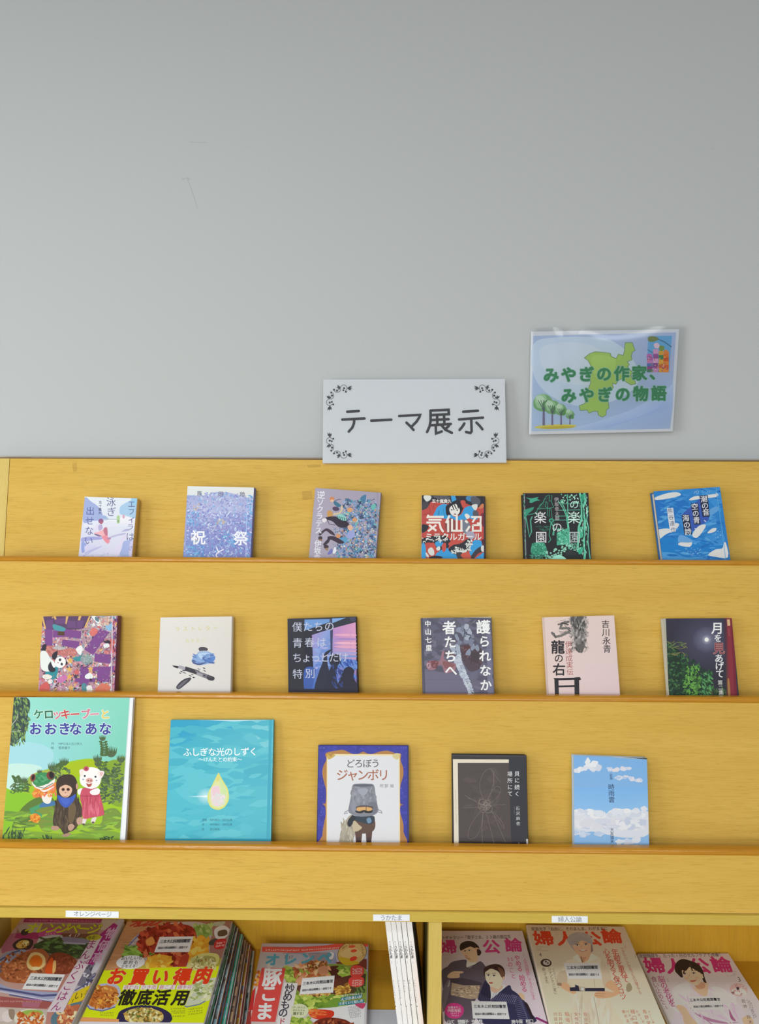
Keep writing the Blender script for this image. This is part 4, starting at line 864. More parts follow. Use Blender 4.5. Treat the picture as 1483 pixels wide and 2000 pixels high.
a.P([(480, 85), (522, 78), (522, 100), (495, 108)], '3C3C58'); a.Q(100, 522, 530, 545, '221E30')
for s_, x0, x1, y in (('僕たちの', 160, 358, 140), ('青春は', 162, 310, 238), ('ちょっとだけ', 160, 445, 330), ('特別', 162, 240, 430)): a.T(s_, x0, y, x1, y - 4, 64, 'C4C8DC', -.012, part='title')
a.tiny(490, 160, 488, 285, 13, 'B48CBC', 'author_name', n=6)
make_book('hardcover_book', 'book', 'dark blue hardcover with silhouettes at a window under a pink sky on the middle tier', G2, a, .019, '26242E', 'R', '1E1C26')

# --- middle tier, 4: grey cover with white rubble column
c = crop(810, 1190, 8.7235); sh = book_sheet(1, c(112, 150), c(1305, 130), .021); a = Art(sh, 810, 1190, 8.7235, GB, 14); a.full('5C5C6C', '66666F', '706A80', '6C6880')
a.scatter(None, (130, 150, 1310, 1430), 200, ['585868', '64647A', '6C6A80', '747084', '5A566A'], (120, 300), (50, 120), (-30, 30)); a.S([(150, 1080), (600, 1090), (900, 1180), (950, 1430), (150, 1430)], '706C84'); a.Q(180, 1195, 820, 1200, '645F76')
a.S([(780, 620), (1080, 620), (1180, 800), (1100, 1000), (960, 1060), (860, 960), (800, 800)], '564852'); a.S([(830, 640), (940, 640), (960, 720), (860, 750)], '5E3C40'); a.scatter(None, (800, 640, 1150, 1030), 40, ['64505A', '4C424E', '6E5A60', '523C42'], (50, 110), (16, 40)); a.Q(960, 730, 1090, 900, '4C4048')
for x, y in ((760, 360), (830, 330), (890, 300), (980, 450), (880, 540), (760, 580), (1000, 640), (1060, 660), (940, 380), (720, 480), (900, 470), (970, 560), (920, 730), (830, 420)): a.blob(x, y, a.R.uniform(26, 52), a.R.uniform(34, 66), a.R.choice(['A8B0C0', '8C94A8', 'B8C0CC', '7C8296']), .4, 8, a.R.uniform(-40, 40))
a.L([(840, 330), (910, 265)], 10, 'B8BCC8'); a.L([(880, 370), (960, 405)], 14, 'A8AEBC'); a.L([(1000, 220), (1045, 180)], 6, '9CA0B0'); a.L([(840, 330), (860, 380), (840, 460)], 12, '3C3C48')
for i in range(26):
    t = i / 25; x = 690 + 120 * math.sin(t * 1.2) * 1.0 + 250 * max(0, t - .35); y = 640 + 770 * t
    for dx in (-.5, .5): a.blob(x + dx * (84 - 40 * t), y + a.R.uniform(-12, 12), 46 - 16 * t, 34 - 6 * t, a.R.choice(['B4BCCC', 'C4CCD8', 'A4ACBE']), .25, 8, 30); 
    a.blob(x + a.R.uniform(-10, 40), y + 18, 26, 9, '4A4C5C', .3, 7, 20)
a.S([(195, 950), (240, 885), (330, 870), (400, 890), (440, 850), (470, 720), (510, 720), (500, 840), (600, 900), (700, 930), (690, 1040), (600, 1080), (510, 1080), (470, 960), (400, 960), (340, 1030), (240, 1030)], '9C7480'); a.S([(280, 890), (400, 880), (380, 990), (300, 990)], '7A4A50'); a.S([(480, 890), (580, 900), (690, 960), (560, 1010), (500, 980)], '8A5C60'); a.S([(205, 940), (260, 890), (280, 960), (240, 1010)], 'B898A4'); a.scatter(None, (230, 880, 400, 1010), 24, ['6C3C44', 'A87C84', '844E54'], (20, 50), (8, 16)); a.S([(500, 720), (640, 740), (700, 800), (560, 800)], '6E5A64')
for q, cc in (([(1220, 400), (1300, 350), (1330, 1430), (1250, 1430)], '74748C'),): a.P(q, cc)
a.P([(110, 128), (1305, 128), (1305, 140), (700, 140), (112, 152)], 'E0D8BC'); a.P([(112, 150), (140, 150), (185, 1430), (150, 1430)], '50505E')
WT = 'F4F4F4'
for s_, x0, y0, x1, y1, z in (('護', 1170, 300, 0, 0, 248), ('られなか', 1190, 545, 1215, 1290, 205), ('者', 590, 312, 0, 0, 240), ('たちへ', 605, 555, 622, 1040, 215)): a.T(s_, x0, y0, x1, y1, z, WT, .022, part='title')
a.T('中山七里', 226, 245, 242, 660, 112, WT, .02, part='author_name'); a.tiny(308, 360, 314, 540, 16, 'A0A0AC', 'author_name')
make_book('hardcover_book', 'book', 'slate grey hardcover with white vertical lettering and pale stones on the middle tier', G2, a, .021, '5C5A6A', 'R', '62606E')

# --- middle tier, 5: pink cover with ink brush
c = crop(1020, 1180, 3.203); sh = book_sheet(1, c(138, 82), c(576, 70), .021); a = Art(sh, 1020, 1180, 3.203, GB, 15); a.full('E6D0CA', 'E4CEC8', 'E0C8CC', 'E4CCC8')
a.S([(300, 80), (395, 78), (404, 160), (398, 240), (372, 300), (345, 296), (330, 250), (318, 180)], '8A8684'); a.S([(310, 80), (388, 80), (396, 130), (350, 180), (318, 150)], '5A5858'); a.scatter(lambda x, y: True, (305, 82, 400, 296), 130, ['787472', '6A6664', '9C9894', 'B4ACA8', '4C4A4A'], (16, 44), (6, 16), (50, 130))
a.scatter(lambda x, y: abs(x - 300 - (y - 90) * .12) < 14 or abs(x - 402) < 10, (285, 90, 415, 290), 60, ['C4B4B0', 'A89E9A', 'D0BEBA'], (12, 30), (4, 10)); a.S([(345, 255), (390, 250), (385, 285), (360, 304), (348, 290)], '66625F')
a.L([(188, 180), (210, 205), (250, 195), (300, 170), (290, 150), (240, 150), (250, 120), (290, 110)], 15, '75716E'); a.L([(210, 210), (200, 180)], 5, '4A4848'); a.scatter(None, (215, 100, 320, 200), 44, ['5A5856', '8A8682', '44403E', '9A9692'], (14, 36), (4, 9), (-40, 40), 'curl'); a.L([(225, 128), (255, 118), (290, 128)], 6, '3E3C3C')
a.T('龍', 224, 268, 0, 0, 88, '2C2A2E', .025, part='title'); a.T('の', 230, 338, 0, 0, 60, '2C2A2E', .015, part='title'); a.T('右', 232, 408, 0, 0, 82, '2C2A2E', .02, part='title')
a.part = 'title'
for st, w in (([(215, 462), (222, 700)], 26), ([(212, 470), (352, 466)], 14), ([(342, 462), (346, 700)], 30), ([(222, 515), (345, 512)], 12), ([(222, 600), (345, 600)], 12)): a.L(st, w, '26242A', cap=False)
a.P([(196, 462), (226, 462), (226, 480), (206, 478)], '26242A'); a.P([(330, 458), (362, 456), (370, 472), (345, 480)], '26242A'); a.part = 'art'
a.T('伊達成実伝', 290, 252, 300, 424, 44, 'A8544E', part='title'); a.T('吉川永青', 522, 124, 532, 280, 52, '3A383C', .012, part='author_name')
make_book('hardcover_book', 'book', 'pale pink hardcover with black brush lettering and a grey ink smear on the middle tier', G2, a, .021, 'E0CCC8', 'R', 'E0CCC8')

# --- middle tier, 6: moonlit night
c = crop(1020, 1180, 3.203); sh = book_sheet(1, c(884, 90), c(1312, 87), .015); a = Art(sh, 1020, 1180, 3.203, GB, 16); a.full('3A3846', '3C3A4C', '34323C', '2E2E36')
a.E(1155, 222, 210, 190, '545268', edge='3A3848', n=32); a.E(1155, 222, 90, 85, '7C7C94', edge='4A4860', n=32); a.E(1155, 222, 30, 30, 'B4B4C4', edge='74748C', n=24); a.E(1155, 222, 13, 13, 'F4F4F0')
gr = ['3C6A34', '4C7E3C', '2E5230', '5A9048', '2A4430', '68A04C']
a.S([(905, 260), (960, 270), (1010, 330), (1060, 400), (1090, 450), (1130, 460), (1170, 430), (1190, 480), (1180, 560), (1290, 540), (1300, 640), (905, 640)], '26382C'); a.scatter(lambda x, y: y > 250 + (x - 905) * .62 or (x > 1120 and y > 440), (905, 250, 1200, 600), 330, ['2E4E34', '386040', '264030', '4A7444', '2A3E38'], (20, 44), (6, 14), shape='leaf')
a.scatter(lambda x, y: ((x - 1065) / 55) ** 2 + ((y - 500) / 75) ** 2 < 1 or ((x - 1065) / 40) ** 2 + ((y - 430) / 50) ** 2 < 1, (1000, 380, 1130, 590), 170, gr + ['74B050', '62A048', '74B050'], (16, 34), (7, 15)); a.scatter(None, (1120, 430, 1190, 580), 60, ['3E7044', '50905A', '2E5438', '68A868'], (16, 34), (6, 12), (20, 80))
a.scatter(None, (910, 235, 1030, 330), 44, ['4A5C44', '6A7A50', '3A4A3C', '7A7848'], (24, 50), (4, 9), (-50, 40)); a.scatter(None, (1180, 530, 1290, 600), 30, ['344A34', '4A6840', '5C5A38'], (20, 44), (6, 12), (30, 100))
a.P([(1268, 86), (1318, 86), (1352, 660), (1300, 660)], '8A3440'); a.P([(1304, 86), (1318, 86), (1352, 660), (1334, 660)], '7A2A3A'); a.P([(1262, 90), (1280, 90), (1300, 660), (1282, 660)], ['40364A', '5C3440', '7A3C40', '4C3C34']); a.P([(1282, 96), (1300, 95), (1303, 134), (1286, 136)], 'D8B488'); a.S([(1286, 470), (1298, 480), (1304, 580), (1290, 580)], 'A87848')
a.P([(884, 86), (899, 86), (922, 660), (905, 660)], 'B0B0A0')
a.T('月', 1222, 150, 0, 0, 78, 'F0F0F0', .02, part='title'); a.T('を', 1226, 212, 0, 0, 52, 'F0F0F0', .015, part='title'); a.T('見', 1232, 276, 0, 0, 76, 'D89C98', .03, part='title'); a.T('見', 1232, 276, 0, 0, 76, '7A3440', -.005, part='title'); a.T('あげて', 1232, 338, 1238, 435, 56, 'F0F0F0', .015, part='title'); a.T('第二集', 1240, 490, 1246, 552, 32, 'D8D8D0', .01, part='title')
a.tiny(1292, 150, 1296, 200, 9, 'B87468', 'author_name', n=5)
make_book('paperback_book', 'book', 'dark night cover with a moon and red band, rightmost on the middle tier', G2, a, .015, 'C8C4B4', 'R', '8A3440')

# --- lower tier, 1: large picture book with three animals
c = crop(0, 1340, 5.1138); sh = book_sheet(2, c(140, 112), c(1332, 118), .010, .29); a = Art(sh, 0, 1340, 5.1138, GB, 21); a.full('8FD8C4', '7FD0B4', '7AB02C', '86B830')
a.P([(140, 112), (1332, 112), (1300, 760), (60, 900)], ['98DCCC', '86D4BC', '7CCCB4', '9CD4E0']); a.S([(90, 600), (300, 560), (520, 640), (500, 800), (300, 900), (60, 1060)], 'A4D8E0'); a.S([(60, 800), (300, 780), (420, 820), (300, 900), (60, 1060)], 'C4E6DC')
a.S([(0, 1060), (150, 1050), (260, 1010), (400, 880), (560, 790), (760, 740), (920, 725), (1100, 760), (1260, 720), (1260, 1100), (1200, 1700), (0, 1700)], '9CC428'); a.S([(640, 800), (760, 755), (930, 740), (1000, 800), (900, 860), (800, 900), (700, 900)], 'A8BE18'); a.S([(300, 900), (480, 830), (640, 860), (560, 960), (300, 1000)], 'A0B448')
a.S([(0, 1070), (250, 1065), (350, 1140), (250, 1300), (120, 1420), (0, 1440)], '8AC030'); a.S([(120, 1400), (200, 1240), (330, 1130), (480, 1090), (560, 1180), (500, 1290), (330, 1400), (160, 1420)], '5E7A38'); a.S([(360, 1240), (520, 1190), (560, 1420), (420, 1440)], '7E9040'); a.S([(830, 1360), (1000, 1380), (1040, 1250), (1150, 1220), (1220, 1300), (1200, 1420), (900, 1440)], '7A9440'); a.S([(0, 1480), (300, 1450), (700, 1480), (1000, 1440), (1220, 1480), (1210, 1620), (0, 1620)], '84A83C'); a.S([(0, 1530), (400, 1530), (800, 1545), (1210, 1535), (1210, 1600), (0, 1600)], '55803A'); a.scatter(None, (30, 1250, 1190, 1540), 90, ['8CB844', '6E9440', '9CC040', '7CA03C'], (80, 200), (14, 34), (-20, 20))
a.S([(1000, 800), (1250, 760), (1240, 1180), (1080, 1160), (1000, 1060)], '86A434')
fol = ['4E6448', '5C7450', '44583E', '6A8054']
a.S([(130, 112), (280, 125), (300, 220), (270, 300), (285, 380), (250, 470), (180, 540), (90, 600), (70, 600)], '3A4A48'); a.scatter(lambda x, y: x < 300 - abs(y - 300) * .22, (90, 115, 300, 590), 230, ['7C9C54', '8CAC5C', '4C6450', '3C4C48', '64845C', '3A4A4A'], (36, 56), (12, 20), (40, 110)); a.L([(115, 395), (165, 330), (180, 280)], 9, 'A8ACA0'); a.L([(108, 455), (210, 445)], 8, '9CA498')
for x, y, s_ in ((530, 800, 70), (640, 750, 60), (975, 720, 60), (1110, 650, 80), (1210, 720, 60), (240, 930, 45), (1025, 515, 45), (395, 850, 34), (980, 770, 50)):
    a.S([(x - s_ * .6, y + s_ * .2), (x + s_ * .6, y + s_ * .2), (x + s_ * .3, y + s_ * .7), (x - s_ * .3, y + s_ * .7)], '55684A')
    for k_ in range(7):
        t = (k_ - 3) / 3; a.P([(x + t * s_ * .55 - s_ * .14, y + s_ * .3), (x + t * s_ * .75, y - s_ * (.75 - abs(t) * .25)), (x + t * s_ * .55 + s_ * .14, y + s_ * .3)], '4A5E40' if k_ % 2 else '5A7048')
for p in ([(1030, 560), (1045, 640), (1040, 700)], [(1040, 760), (1010, 860), (1060, 960), (1030, 1080)], [(1180, 780), (1140, 900), (1170, 1020), (1140, 1140)], [(560, 860), (600, 800), (650, 770)], [(170, 1060), (180, 960), (155, 910)], [(250, 1060), (240, 960)]):
    a.L(p, 6, '55683E')
    for q0, q1 in zip(p, p[1:]):
        for t in (.1, .4, .7, .95):
            x, y = q0[0] + (q1[0] - q0[0]) * t, q0[1] + (q1[1] - q0[1]) * t
            for sg in (-1, 1): a.S([(x, y), (x + sg * 22, y - 22), (x + sg * 44, y - 14), (x + sg * 22, y + 4)], '4E6A3C', 2)
a.scatter(lambda x, y: True, (1000, 820, 1230, 1170), 90, fol, (34, 60), (14, 24), (-60, 60)); a.scatter(None, (540, 820, 700, 930), 36, fol, (34, 56), (14, 22), (-60, 60)); a.scatter(None, (110, 960, 300, 1070), 34, ['566C3E', '64803C', '48603A'], (24, 44), (10, 18), (-70, 60)); a.scatter(None, (30, 1440, 240, 1545), 30, ['47603C', '3A5038'], (60, 120), (8, 14), (60, 120)); a.scatter(None, (430, 1490, 520, 1545), 12, ['47603C', '3A5038'], (40, 80), (8, 14), (60, 120)); a.scatter(None, (990, 1500, 1130, 1545), 16, ['3E583A'], (40, 70), (10, 16), (0, 180))
# frog
a.L([(520, 1170), (420, 1190), (320, 1235), (330, 1265), (400, 1290)], 42, '4C9A6C'); a.S([(430, 1160), (540, 1150), (545, 1190), (400, 1210)], '4878A8'); a.S([(300, 1300), (350, 1270), (400, 1300), (390, 1350), (360, 1365), (320, 1350)], 'E08830'); a.scatter(None, (300, 1285, 395, 1360), 16, ['E8B048', 'D86828'], (24, 44), (10, 18))
a.S([(420, 1080), (500, 1050), (520, 1090), (505, 1160), (470, 1175), (430, 1150)], 'ECE4DC'); a.S([(325, 1060), (380, 1020), (480, 1000), (560, 960), (560, 1040), (540, 1070), (430, 1070), (390, 1110), (335, 1110)], 'E08038'); a.scatter(None, (330, 970, 560, 1100), 40, ['E8A850', 'D8643C', 'E8785C', 'E89848'], (34, 60), (14, 26)); a.S([(480, 990), (530, 970), (545, 1030), (500, 1040)], 'E48870')
a.S([(320, 960), (360, 890), (430, 870), (520, 890), (550, 930), (530, 980), (420, 1030), (350, 1010)], 'ECE4E0'); a.S([(325, 930), (360, 880), (440, 862), (530, 885), (545, 925), (450, 985), (380, 1000), (335, 975)], '3F8C58'); a.scatter(None, (350, 890, 520, 970), 30, ['4A9C64', '3A8454', '58A470'], (30, 60), (14, 24), (-20, 20))
a.E(330, 915, 26, 40, '8C4A40', 10); a.E(332, 912, 14, 28, '2E2428', 10); a.E(505, 893, 40, 42, '7C4038', -10); a.E(515, 888, 24, 36, '2A2226', -10); a.L([(360, 1000), (440, 1020), (530, 970)], 7, '3F6C4C'); a.S([(390, 1020), (440, 1040), (540, 1000), (520, 1020), (440, 1060)], 'ECE8E0')
# monkey
a.S([(530, 1380), (550, 1200), (570, 1100), (560, 980), (590, 910), (670, 880), (740, 900), (775, 980), (770, 1100), (815, 1200), (820, 1290), (760, 1420), (690, 1460), (640, 1480), (600, 1420)], '4E4136'); a.scatter(lambda x, y: y > 1150, (545, 1150, 800, 1420), 80, ['5E5040', '463A30', '6A5A46', '3E342C'], (50, 110), (8, 16), (70, 110)); a.S([(690, 1180), (760, 1200), (740, 1340), (690, 1360)], '6E5C44')
a.S([(565, 960), (600, 905), (670, 882), (740, 905), (772, 980), (765, 1060), (740, 1110), (600, 1100), (570, 1040)], '40342E'); a.S([(590, 1040), (610, 1000), (650, 985), (700, 1000), (722, 1035), (700, 1090), (655, 1112), (610, 1090)], 'DDB49A'); a.S([(600, 985), (655, 960), (715, 985), (715, 1005), (655, 985), (605, 1005)], '463830'); a.E(632, 1032, 17, 15, '6A4238'); a.E(632, 1032, 10, 11, '2C2226'); a.E(682, 1032, 17, 15, '6A4238'); a.E(682, 1032, 10, 11, '2C2226'); a.E(655, 1085, 34, 22, 'E4BCA4'); a.E(655, 1065, 8, 6, 'A87464'); a.L([(632, 1096), (655, 1104), (678, 1094)], 5, 'A06050'); a.E(770, 1000, 12, 30, 'C89888')
a.S([(575, 1090), (640, 1115), (700, 1110), (755, 1080), (740, 1140), (665, 1215), (600, 1170)], '3F5CB8'); a.S([(600, 1120), (700, 1130), (660, 1190)], '4A68C4')
a.S([(520, 1400), (580, 1400), (590, 1430), (540, 1440), (515, 1425)], 'B89080'); a.S([(680, 1400), (710, 1375), (745, 1395), (720, 1440), (690, 1440)], 'BC9884'); a.S([(620, 1490), (670, 1470), (710, 1470), (680, 1500), (640, 1505)], 'B08C78'); a.S([(765, 1340), (790, 1310), (825, 1320), (820, 1370), (780, 1385)], 'C09C88')
# pig
a.S([(775, 1040), (820, 1020), (830, 1060), (790, 1085)], 'F0ECEC'); a.S([(830, 1320), (870, 1310), (850, 1375), (825, 1385)], 'E4D8D4'); a.S([(920, 1320), (965, 1310), (940, 1370), (910, 1360)], 'E4D8D4'); a.E(835, 1380, 14, 10, '6A5A58'); a.E(930, 1362, 14, 10, '6A5A58')
a.S([(800, 1110), (820, 1030), (860, 1015), (970, 1020), (1000, 1080), (1040, 1250), (1030, 1290), (930, 1310), (830, 1320), (820, 1200)], 'C85468'); a.scatter(lambda x, y: y > 1120, (830, 1120, 1010, 1300), 30, ['D46478', 'B8485C', 'DC7488'], (70, 140), (10, 18), (75, 100)); a.L([(810, 1098), (990, 1098)], 7, 'A83C54')
a.S([(900, 1050), (970, 1020), (1000, 1040), (985, 1080), (920, 1085)], 'F0ECEC'); a.S([(800, 900), (830, 840), (880, 812), (950, 815), (1005, 850), (1010, 940), (980, 1000), (920, 1025), (850, 1010), (805, 970)], 'F4F0EE'); a.S([(795, 840), (835, 832), (830, 890), (805, 900)], 'F0E4E0'); a.S([(985, 850), (1045, 855), (1015, 920), (990, 900)], 'F0E0DC'); a.S([(1000, 865), (1030, 865), (1010, 900)], 'E0B8B4')
a.E(862, 825, 27, 25, 'C45468'); a.E(862, 825, 13, 12, '9C3C50'); a.E(848, 898, 11, 10, '3A3C48'); a.E(955, 905, 11, 10, '3A3C48'); a.E(895, 942, 36, 25, 'DCA49C'); a.E(882, 942, 7, 9, '8A5854'); a.E(910, 943, 7, 9, '8A5854'); a.S([(862, 970), (890, 978), (920, 970), (908, 1000), (880, 1005)], 'B05048'); a.E(832, 932, 8, 8, '98A4C0'); a.E(965, 942, 8, 8, '98A4C0')
a.P([(1296, 112), (1340, 112), (1248, 1650), (1190, 1650)], 'EEF0F4'); a.P([(1296, 112), (1304, 112), (1200, 1650), (1190, 1650)], 'D4DCE0')
for ch, x, col in (('ケ', 385, '2E7C5C'), ('ロ', 488, '2A7458'), ('ッ', 572, 'D07890'), ('キ', 655, 'C8484C'), ('ー', 750, 'C84C50'), ('ブ', 855, 'D87C94'), ('ー', 945, 'DC8CA0'), ('と', 1050, 'E4CC6C')):
    a.T(ch, x, 280, 0, 0, 104, 'EAF4EC', .075, rot=-3, part='title')
    a.T(ch, x, 280, 0, 0, 104, col, .032, rot=-3, part='title')
for ch, x in zip('おおきなあな', (355, 505, 645, 755, 910, 1052)):
    a.T(ch, x, 425, 0, 0, 132, 'DCF0F0', .07, part='title'); a.T(ch, x, 425, 0, 0, 132, '44489C', .03, part='title')
a.T('作', 527, 574, 0, 0, 30, '3A5C64', part='author_name'); a.T('NPO', 598, 576, 640, 576, 30, '3A5C64', part='author_name'); a.T('法人古川学人', 668, 576, 810, 577, 29, '3A5C64', part='author_name'); a.T('絵', 525, 616, 0, 0, 30, '3A5C64', part='author_name#2'); a.T('菅原優子', 598, 617, 688, 617, 30, '3A5C64', part='author_name#2')
make_book('picture_book', 'picture book', 'large green picture book with a frog, monkey and pig, leftmost on the lower tier', G3, a, .010, 'E0E0E4', 'L', '7AC0A8', over=.0025)

# --- lower tier, 2: turquoise with a drop
c = crop(300, 1380, 5.7038); sh = book_sheet(2, c(195, 150), c(1338, 148), .010, .257); a = Art(sh, 300, 1380, 5.7038, GB, 22); a.full('44AEC8', '58BAC8', '4CB4C4', '4CB6C8')
a.P([(170, 430), (1340, 500), (1300, 1600), (100, 1600)], ['5CBED0', '58BCCA', '4EB6C6', '50B8CA']); a.S([(180, 150), (900, 150), (950, 250), (700, 310), (450, 370), (330, 420), (170, 430)], '3CA8C8'); a.S([(180, 160), (500, 160), (480, 300), (200, 330)], '34A2C6'); a.S([(860, 170), (1260, 160), (1340, 400), (1250, 500), (1000, 350)], '5CBCCC'); a.S([(1080, 160), (1250, 155), (1290, 420), (1200, 430)], '78C8D4'); a.S([(900, 760), (1250, 640), (1260, 760), (1000, 840)], '46AEC4'); a.S([(250, 640), (700, 560), (1000, 700), (900, 1000), (500, 1100), (220, 900)], '60C2D0'); a.scatter(None, (150, 160, 1330, 1500), 110, ['58BCCC', '4CB4C8', '62C2D0', '48B0C6'], (160, 360), (40, 110), (-20, 10))
a.P([(1290, 150), (1320, 150), (1290, 1600), (1255, 1600)], '3FA6BE'); a.P([(195, 145), (600, 152), (900, 165), (1200, 150), (1338, 148), (1338, 140), (195, 140)], 'C8E4E8'); a.Q(100, 1470, 1340, 1600, '38A2BA')
a.E(585, 1000, 110, 100, 'C0E6EC', edge='5CBECE', n=28); a.P([(340, 1002), (600, 990), (600, 1010)], ['58BCCC', 'F0FAFC', 'F0FAFC'])
D = [(725, 738), (745, 775), (790, 850), (825, 910), (840, 980), (835, 1050), (800, 1110), (760, 1140), (710, 1150), (650, 1130), (615, 1085), (602, 1020), (612, 950), (650, 880), (690, 800)]
a.S(D, 'D8DC7C'); a.S([(x + (718 - x) * .12, y + (970 - y) * .1) for x, y in D], 'DCE0A0'); a.S([(650, 900), (730, 885), (745, 980), (790, 1040), (740, 1110), (660, 1090), (640, 1000)], 'E4D4D4'); a.P([(652, 900), (730, 888), (742, 985), (660, 990)], 'E8C8D4'); a.S([(735, 800), (790, 880), (815, 980), (760, 990), (745, 900)], 'CCE0A4'); a.scatter(None, (650, 980, 790, 1090), 22, ['E8DCE0', 'DCD8D8', 'ECC8D4', 'D4DCD8'], (30, 70), (14, 30)); a.S([(710, 770), (725, 738), (742, 790), (726, 830), (700, 830)], 'DCD478')
a.T('ふしぎな光のしずく', 378, 508, 1112, 500, 98, 'F4F8FA', .012, part='title'); a.T('〜けんたとの約束〜', 528, 588, 958, 588, 56, 'EEF6F8', .01, part='title')
for y, l, r in ((1263, '原案', '田村孝行・田村弘美'), (1314, '作', '木村真紀・田村弘美'), (1366, '絵', '渡辺麻美')):
    a.T(l, 556 if len(l) > 1 else 553, y, 582, y, 29, '2C5C74', part='author_name'); a.T(r, 640, y, 640 + 28 * (len(r) - 1), y, 29, '2C5C74', part='author_name')
make_book('picture_book', 'picture book', 'turquoise picture book with a glowing yellow drop, second from left on the lower tier', G3, a, .010, '58AEBE', 'L', '3CA0B8', over=.0025)

# --- lower tier, 3: figure wearing a pot
c = crop(590, 1430, 6.179); sh = book_sheet(2, c(205, 160), c(1287, 164), .012, .22); a = Art(sh, 590, 1430, 6.179, GB, 23); a.full('34389A', '363A9C', '30349A', '34389C')
a.scatter(None, (190, 165, 1290, 1340), 120, ['3A3EA2', '2E3292', '3C40A8'], (120, 240), (30, 60)); 
for i in range(46): a.E(a.R.choice([a.R.uniform(200, 280), a.R.uniform(1200, 1275)]) if a.R.random() < .8 else a.R.uniform(200, 1280), a.R.uniform(170, 1330) if a.R.random() < .8 else 190, 3.5, 3.5, '8488D0', n=6)
a.S([(285, 255), (400, 225), (500, 215), (590, 255), (640, 265), (690, 258), (740, 235), (790, 258), (850, 262), (950, 232), (1040, 225), (1130, 255), (1195, 262), (1192, 340), (1222, 430), (1222, 530), (1190, 640), (1182, 760), (1190, 860), (1225, 872), (1192, 890), (1185, 960), (1222, 1100), (1225, 1200), (1200, 1400), (250, 1400), (245, 1250), (262, 1120), (285, 1000), (280, 900), (250, 865), (285, 850), (290, 700), (265, 600), (245, 490), (262, 400), (295, 330)], 'B07C40')
a.P([(300, 262), (1180, 268), (1185, 1400), (295, 1400)], 'EAD8A8'); a.P([(312, 282), (1168, 285), (1172, 1400), (305, 1400)], 'DCDCE0'); a.S([(300, 268), (345, 255), (390, 265), (400, 285), (350, 320), (315, 325)], 'C8A850'); a.P([(310, 262), (380, 258), (350, 300)], 'B48438'); a.S([(1090, 290), (1130, 255), (1185, 265), (1165, 320), (1140, 330)], 'D4C48C')
a.T('どろぼう', 585, 378, 888, 376, 112, '4A4E58', .006, part='title'); a.T('ジャンボリ', 485, 515, 985, 515, 148, 'A4624A', .012, part='title'); a.T('阿部', 962, 647, 1018, 647, 46, '54565E', part='author_name'); a.T('絵', 1088, 647, 0, 0, 46, '54565E', part='author_name')
# standing figure with a sack and a cooking pot over the head
a.S([(452, 1400), (455, 1280), (490, 1150), (560, 1020), (620, 1000), (640, 1080), (650, 1200), (620, 1300), (600, 1400)], 'AAA292'); a.scatter(None, (470, 1060, 620, 1350), 50, ['BCB4A2', '98907E', 'C8C2B0', 'A49A84'], (40, 100), (8, 20), (60, 110))
a.P([(640, 1190), (730, 1200), (710, 1400), (655, 1400)], '5C3E34'); a.P([(770, 1200), (850, 1190), (830, 1400), (780, 1400)], '5A3C34'); a.P([(660, 1270), (708, 1270), (706, 1400), (662, 1400)], '42302E'); a.P([(782, 1270), (836, 1270), (828, 1400), (784, 1400)], '42302E')
a.S([(620, 1040), (720, 1020), (860, 1010), (880, 1060), (885, 1140), (850, 1200), (750, 1225), (650, 1200), (630, 1120)], '5C4438'); a.S([(600, 1000), (650, 1010), (760, 1020), (860, 1010), (870, 1080), (820, 1110), (720, 1090), (640, 1060)], '2C3A48'); a.S([(550, 1080), (600, 1010), (650, 1030), (620, 1090), (585, 1140), (555, 1130)], '20262E'); a.S([(615, 1090), (640, 1070), (690, 1120), (725, 1150), (690, 1185), (640, 1200), (615, 1180)], 'C0B294'); a.S([(780, 1050), (820, 1030), (840, 1080), (800, 1100)], '6C8CA8')
a.L([(565, 940), (520, 965), (512, 985), (550, 975)], 12, '9A9CA6'); a.L([(915, 930), (960, 955), (966, 978), (925, 965)], 12, '9A9CA6')
a.S([(612, 640), (680, 622), (800, 622), (868, 640), (890, 760), (912, 880), (922, 950), (880, 995), (800, 1015), (700, 1015), (610, 995), (560, 955), (572, 870), (595, 750)], '80828E', 5); a.S([(640, 660), (700, 650), (720, 800), (700, 960), (620, 960), (600, 900)], '8E909C'); a.scatter(None, (600, 690, 890, 880), 60, ['8A8C98', '787A86', '9698A2', '84868E'], (40, 90), (20, 40), (60, 120)); a.E(740, 640, 128, 18, '6E707C'); a.E(740, 645, 110, 13, '5C5E6A'); a.S([(680, 690), (760, 675), (800, 700), (760, 760), (700, 745)], '9CA0AC'); a.S([(800, 860), (890, 850), (905, 950), (850, 980)], '70727E')
a.E(752, 922, 104, 40, '565864'); a.E(752, 928, 96, 34, 'D8A868'); a.P([(770, 900), (780, 900), (780, 960), (770, 960)], '7A5A40'); a.S([(645, 905), (700, 885), (760, 890), (850, 895), (852, 915), (780, 902), (700, 905)], '5A4A48'); a.S([(640, 945), (690, 955), (750, 938), (800, 952), (855, 942), (835, 975), (770, 975), (750, 962), (720, 978), (665, 975)], '2A2628'); a.P([(1270, 165), (1290, 165), (1300, 1400), (1272, 1400)], '2A2C72')
make_book('picture_book', 'picture book', 'dark blue framed picture book with a figure under a grey pot, lower tier', G3, a, .012, '2A2C70', 'L', '2A2C70', over=.0025)

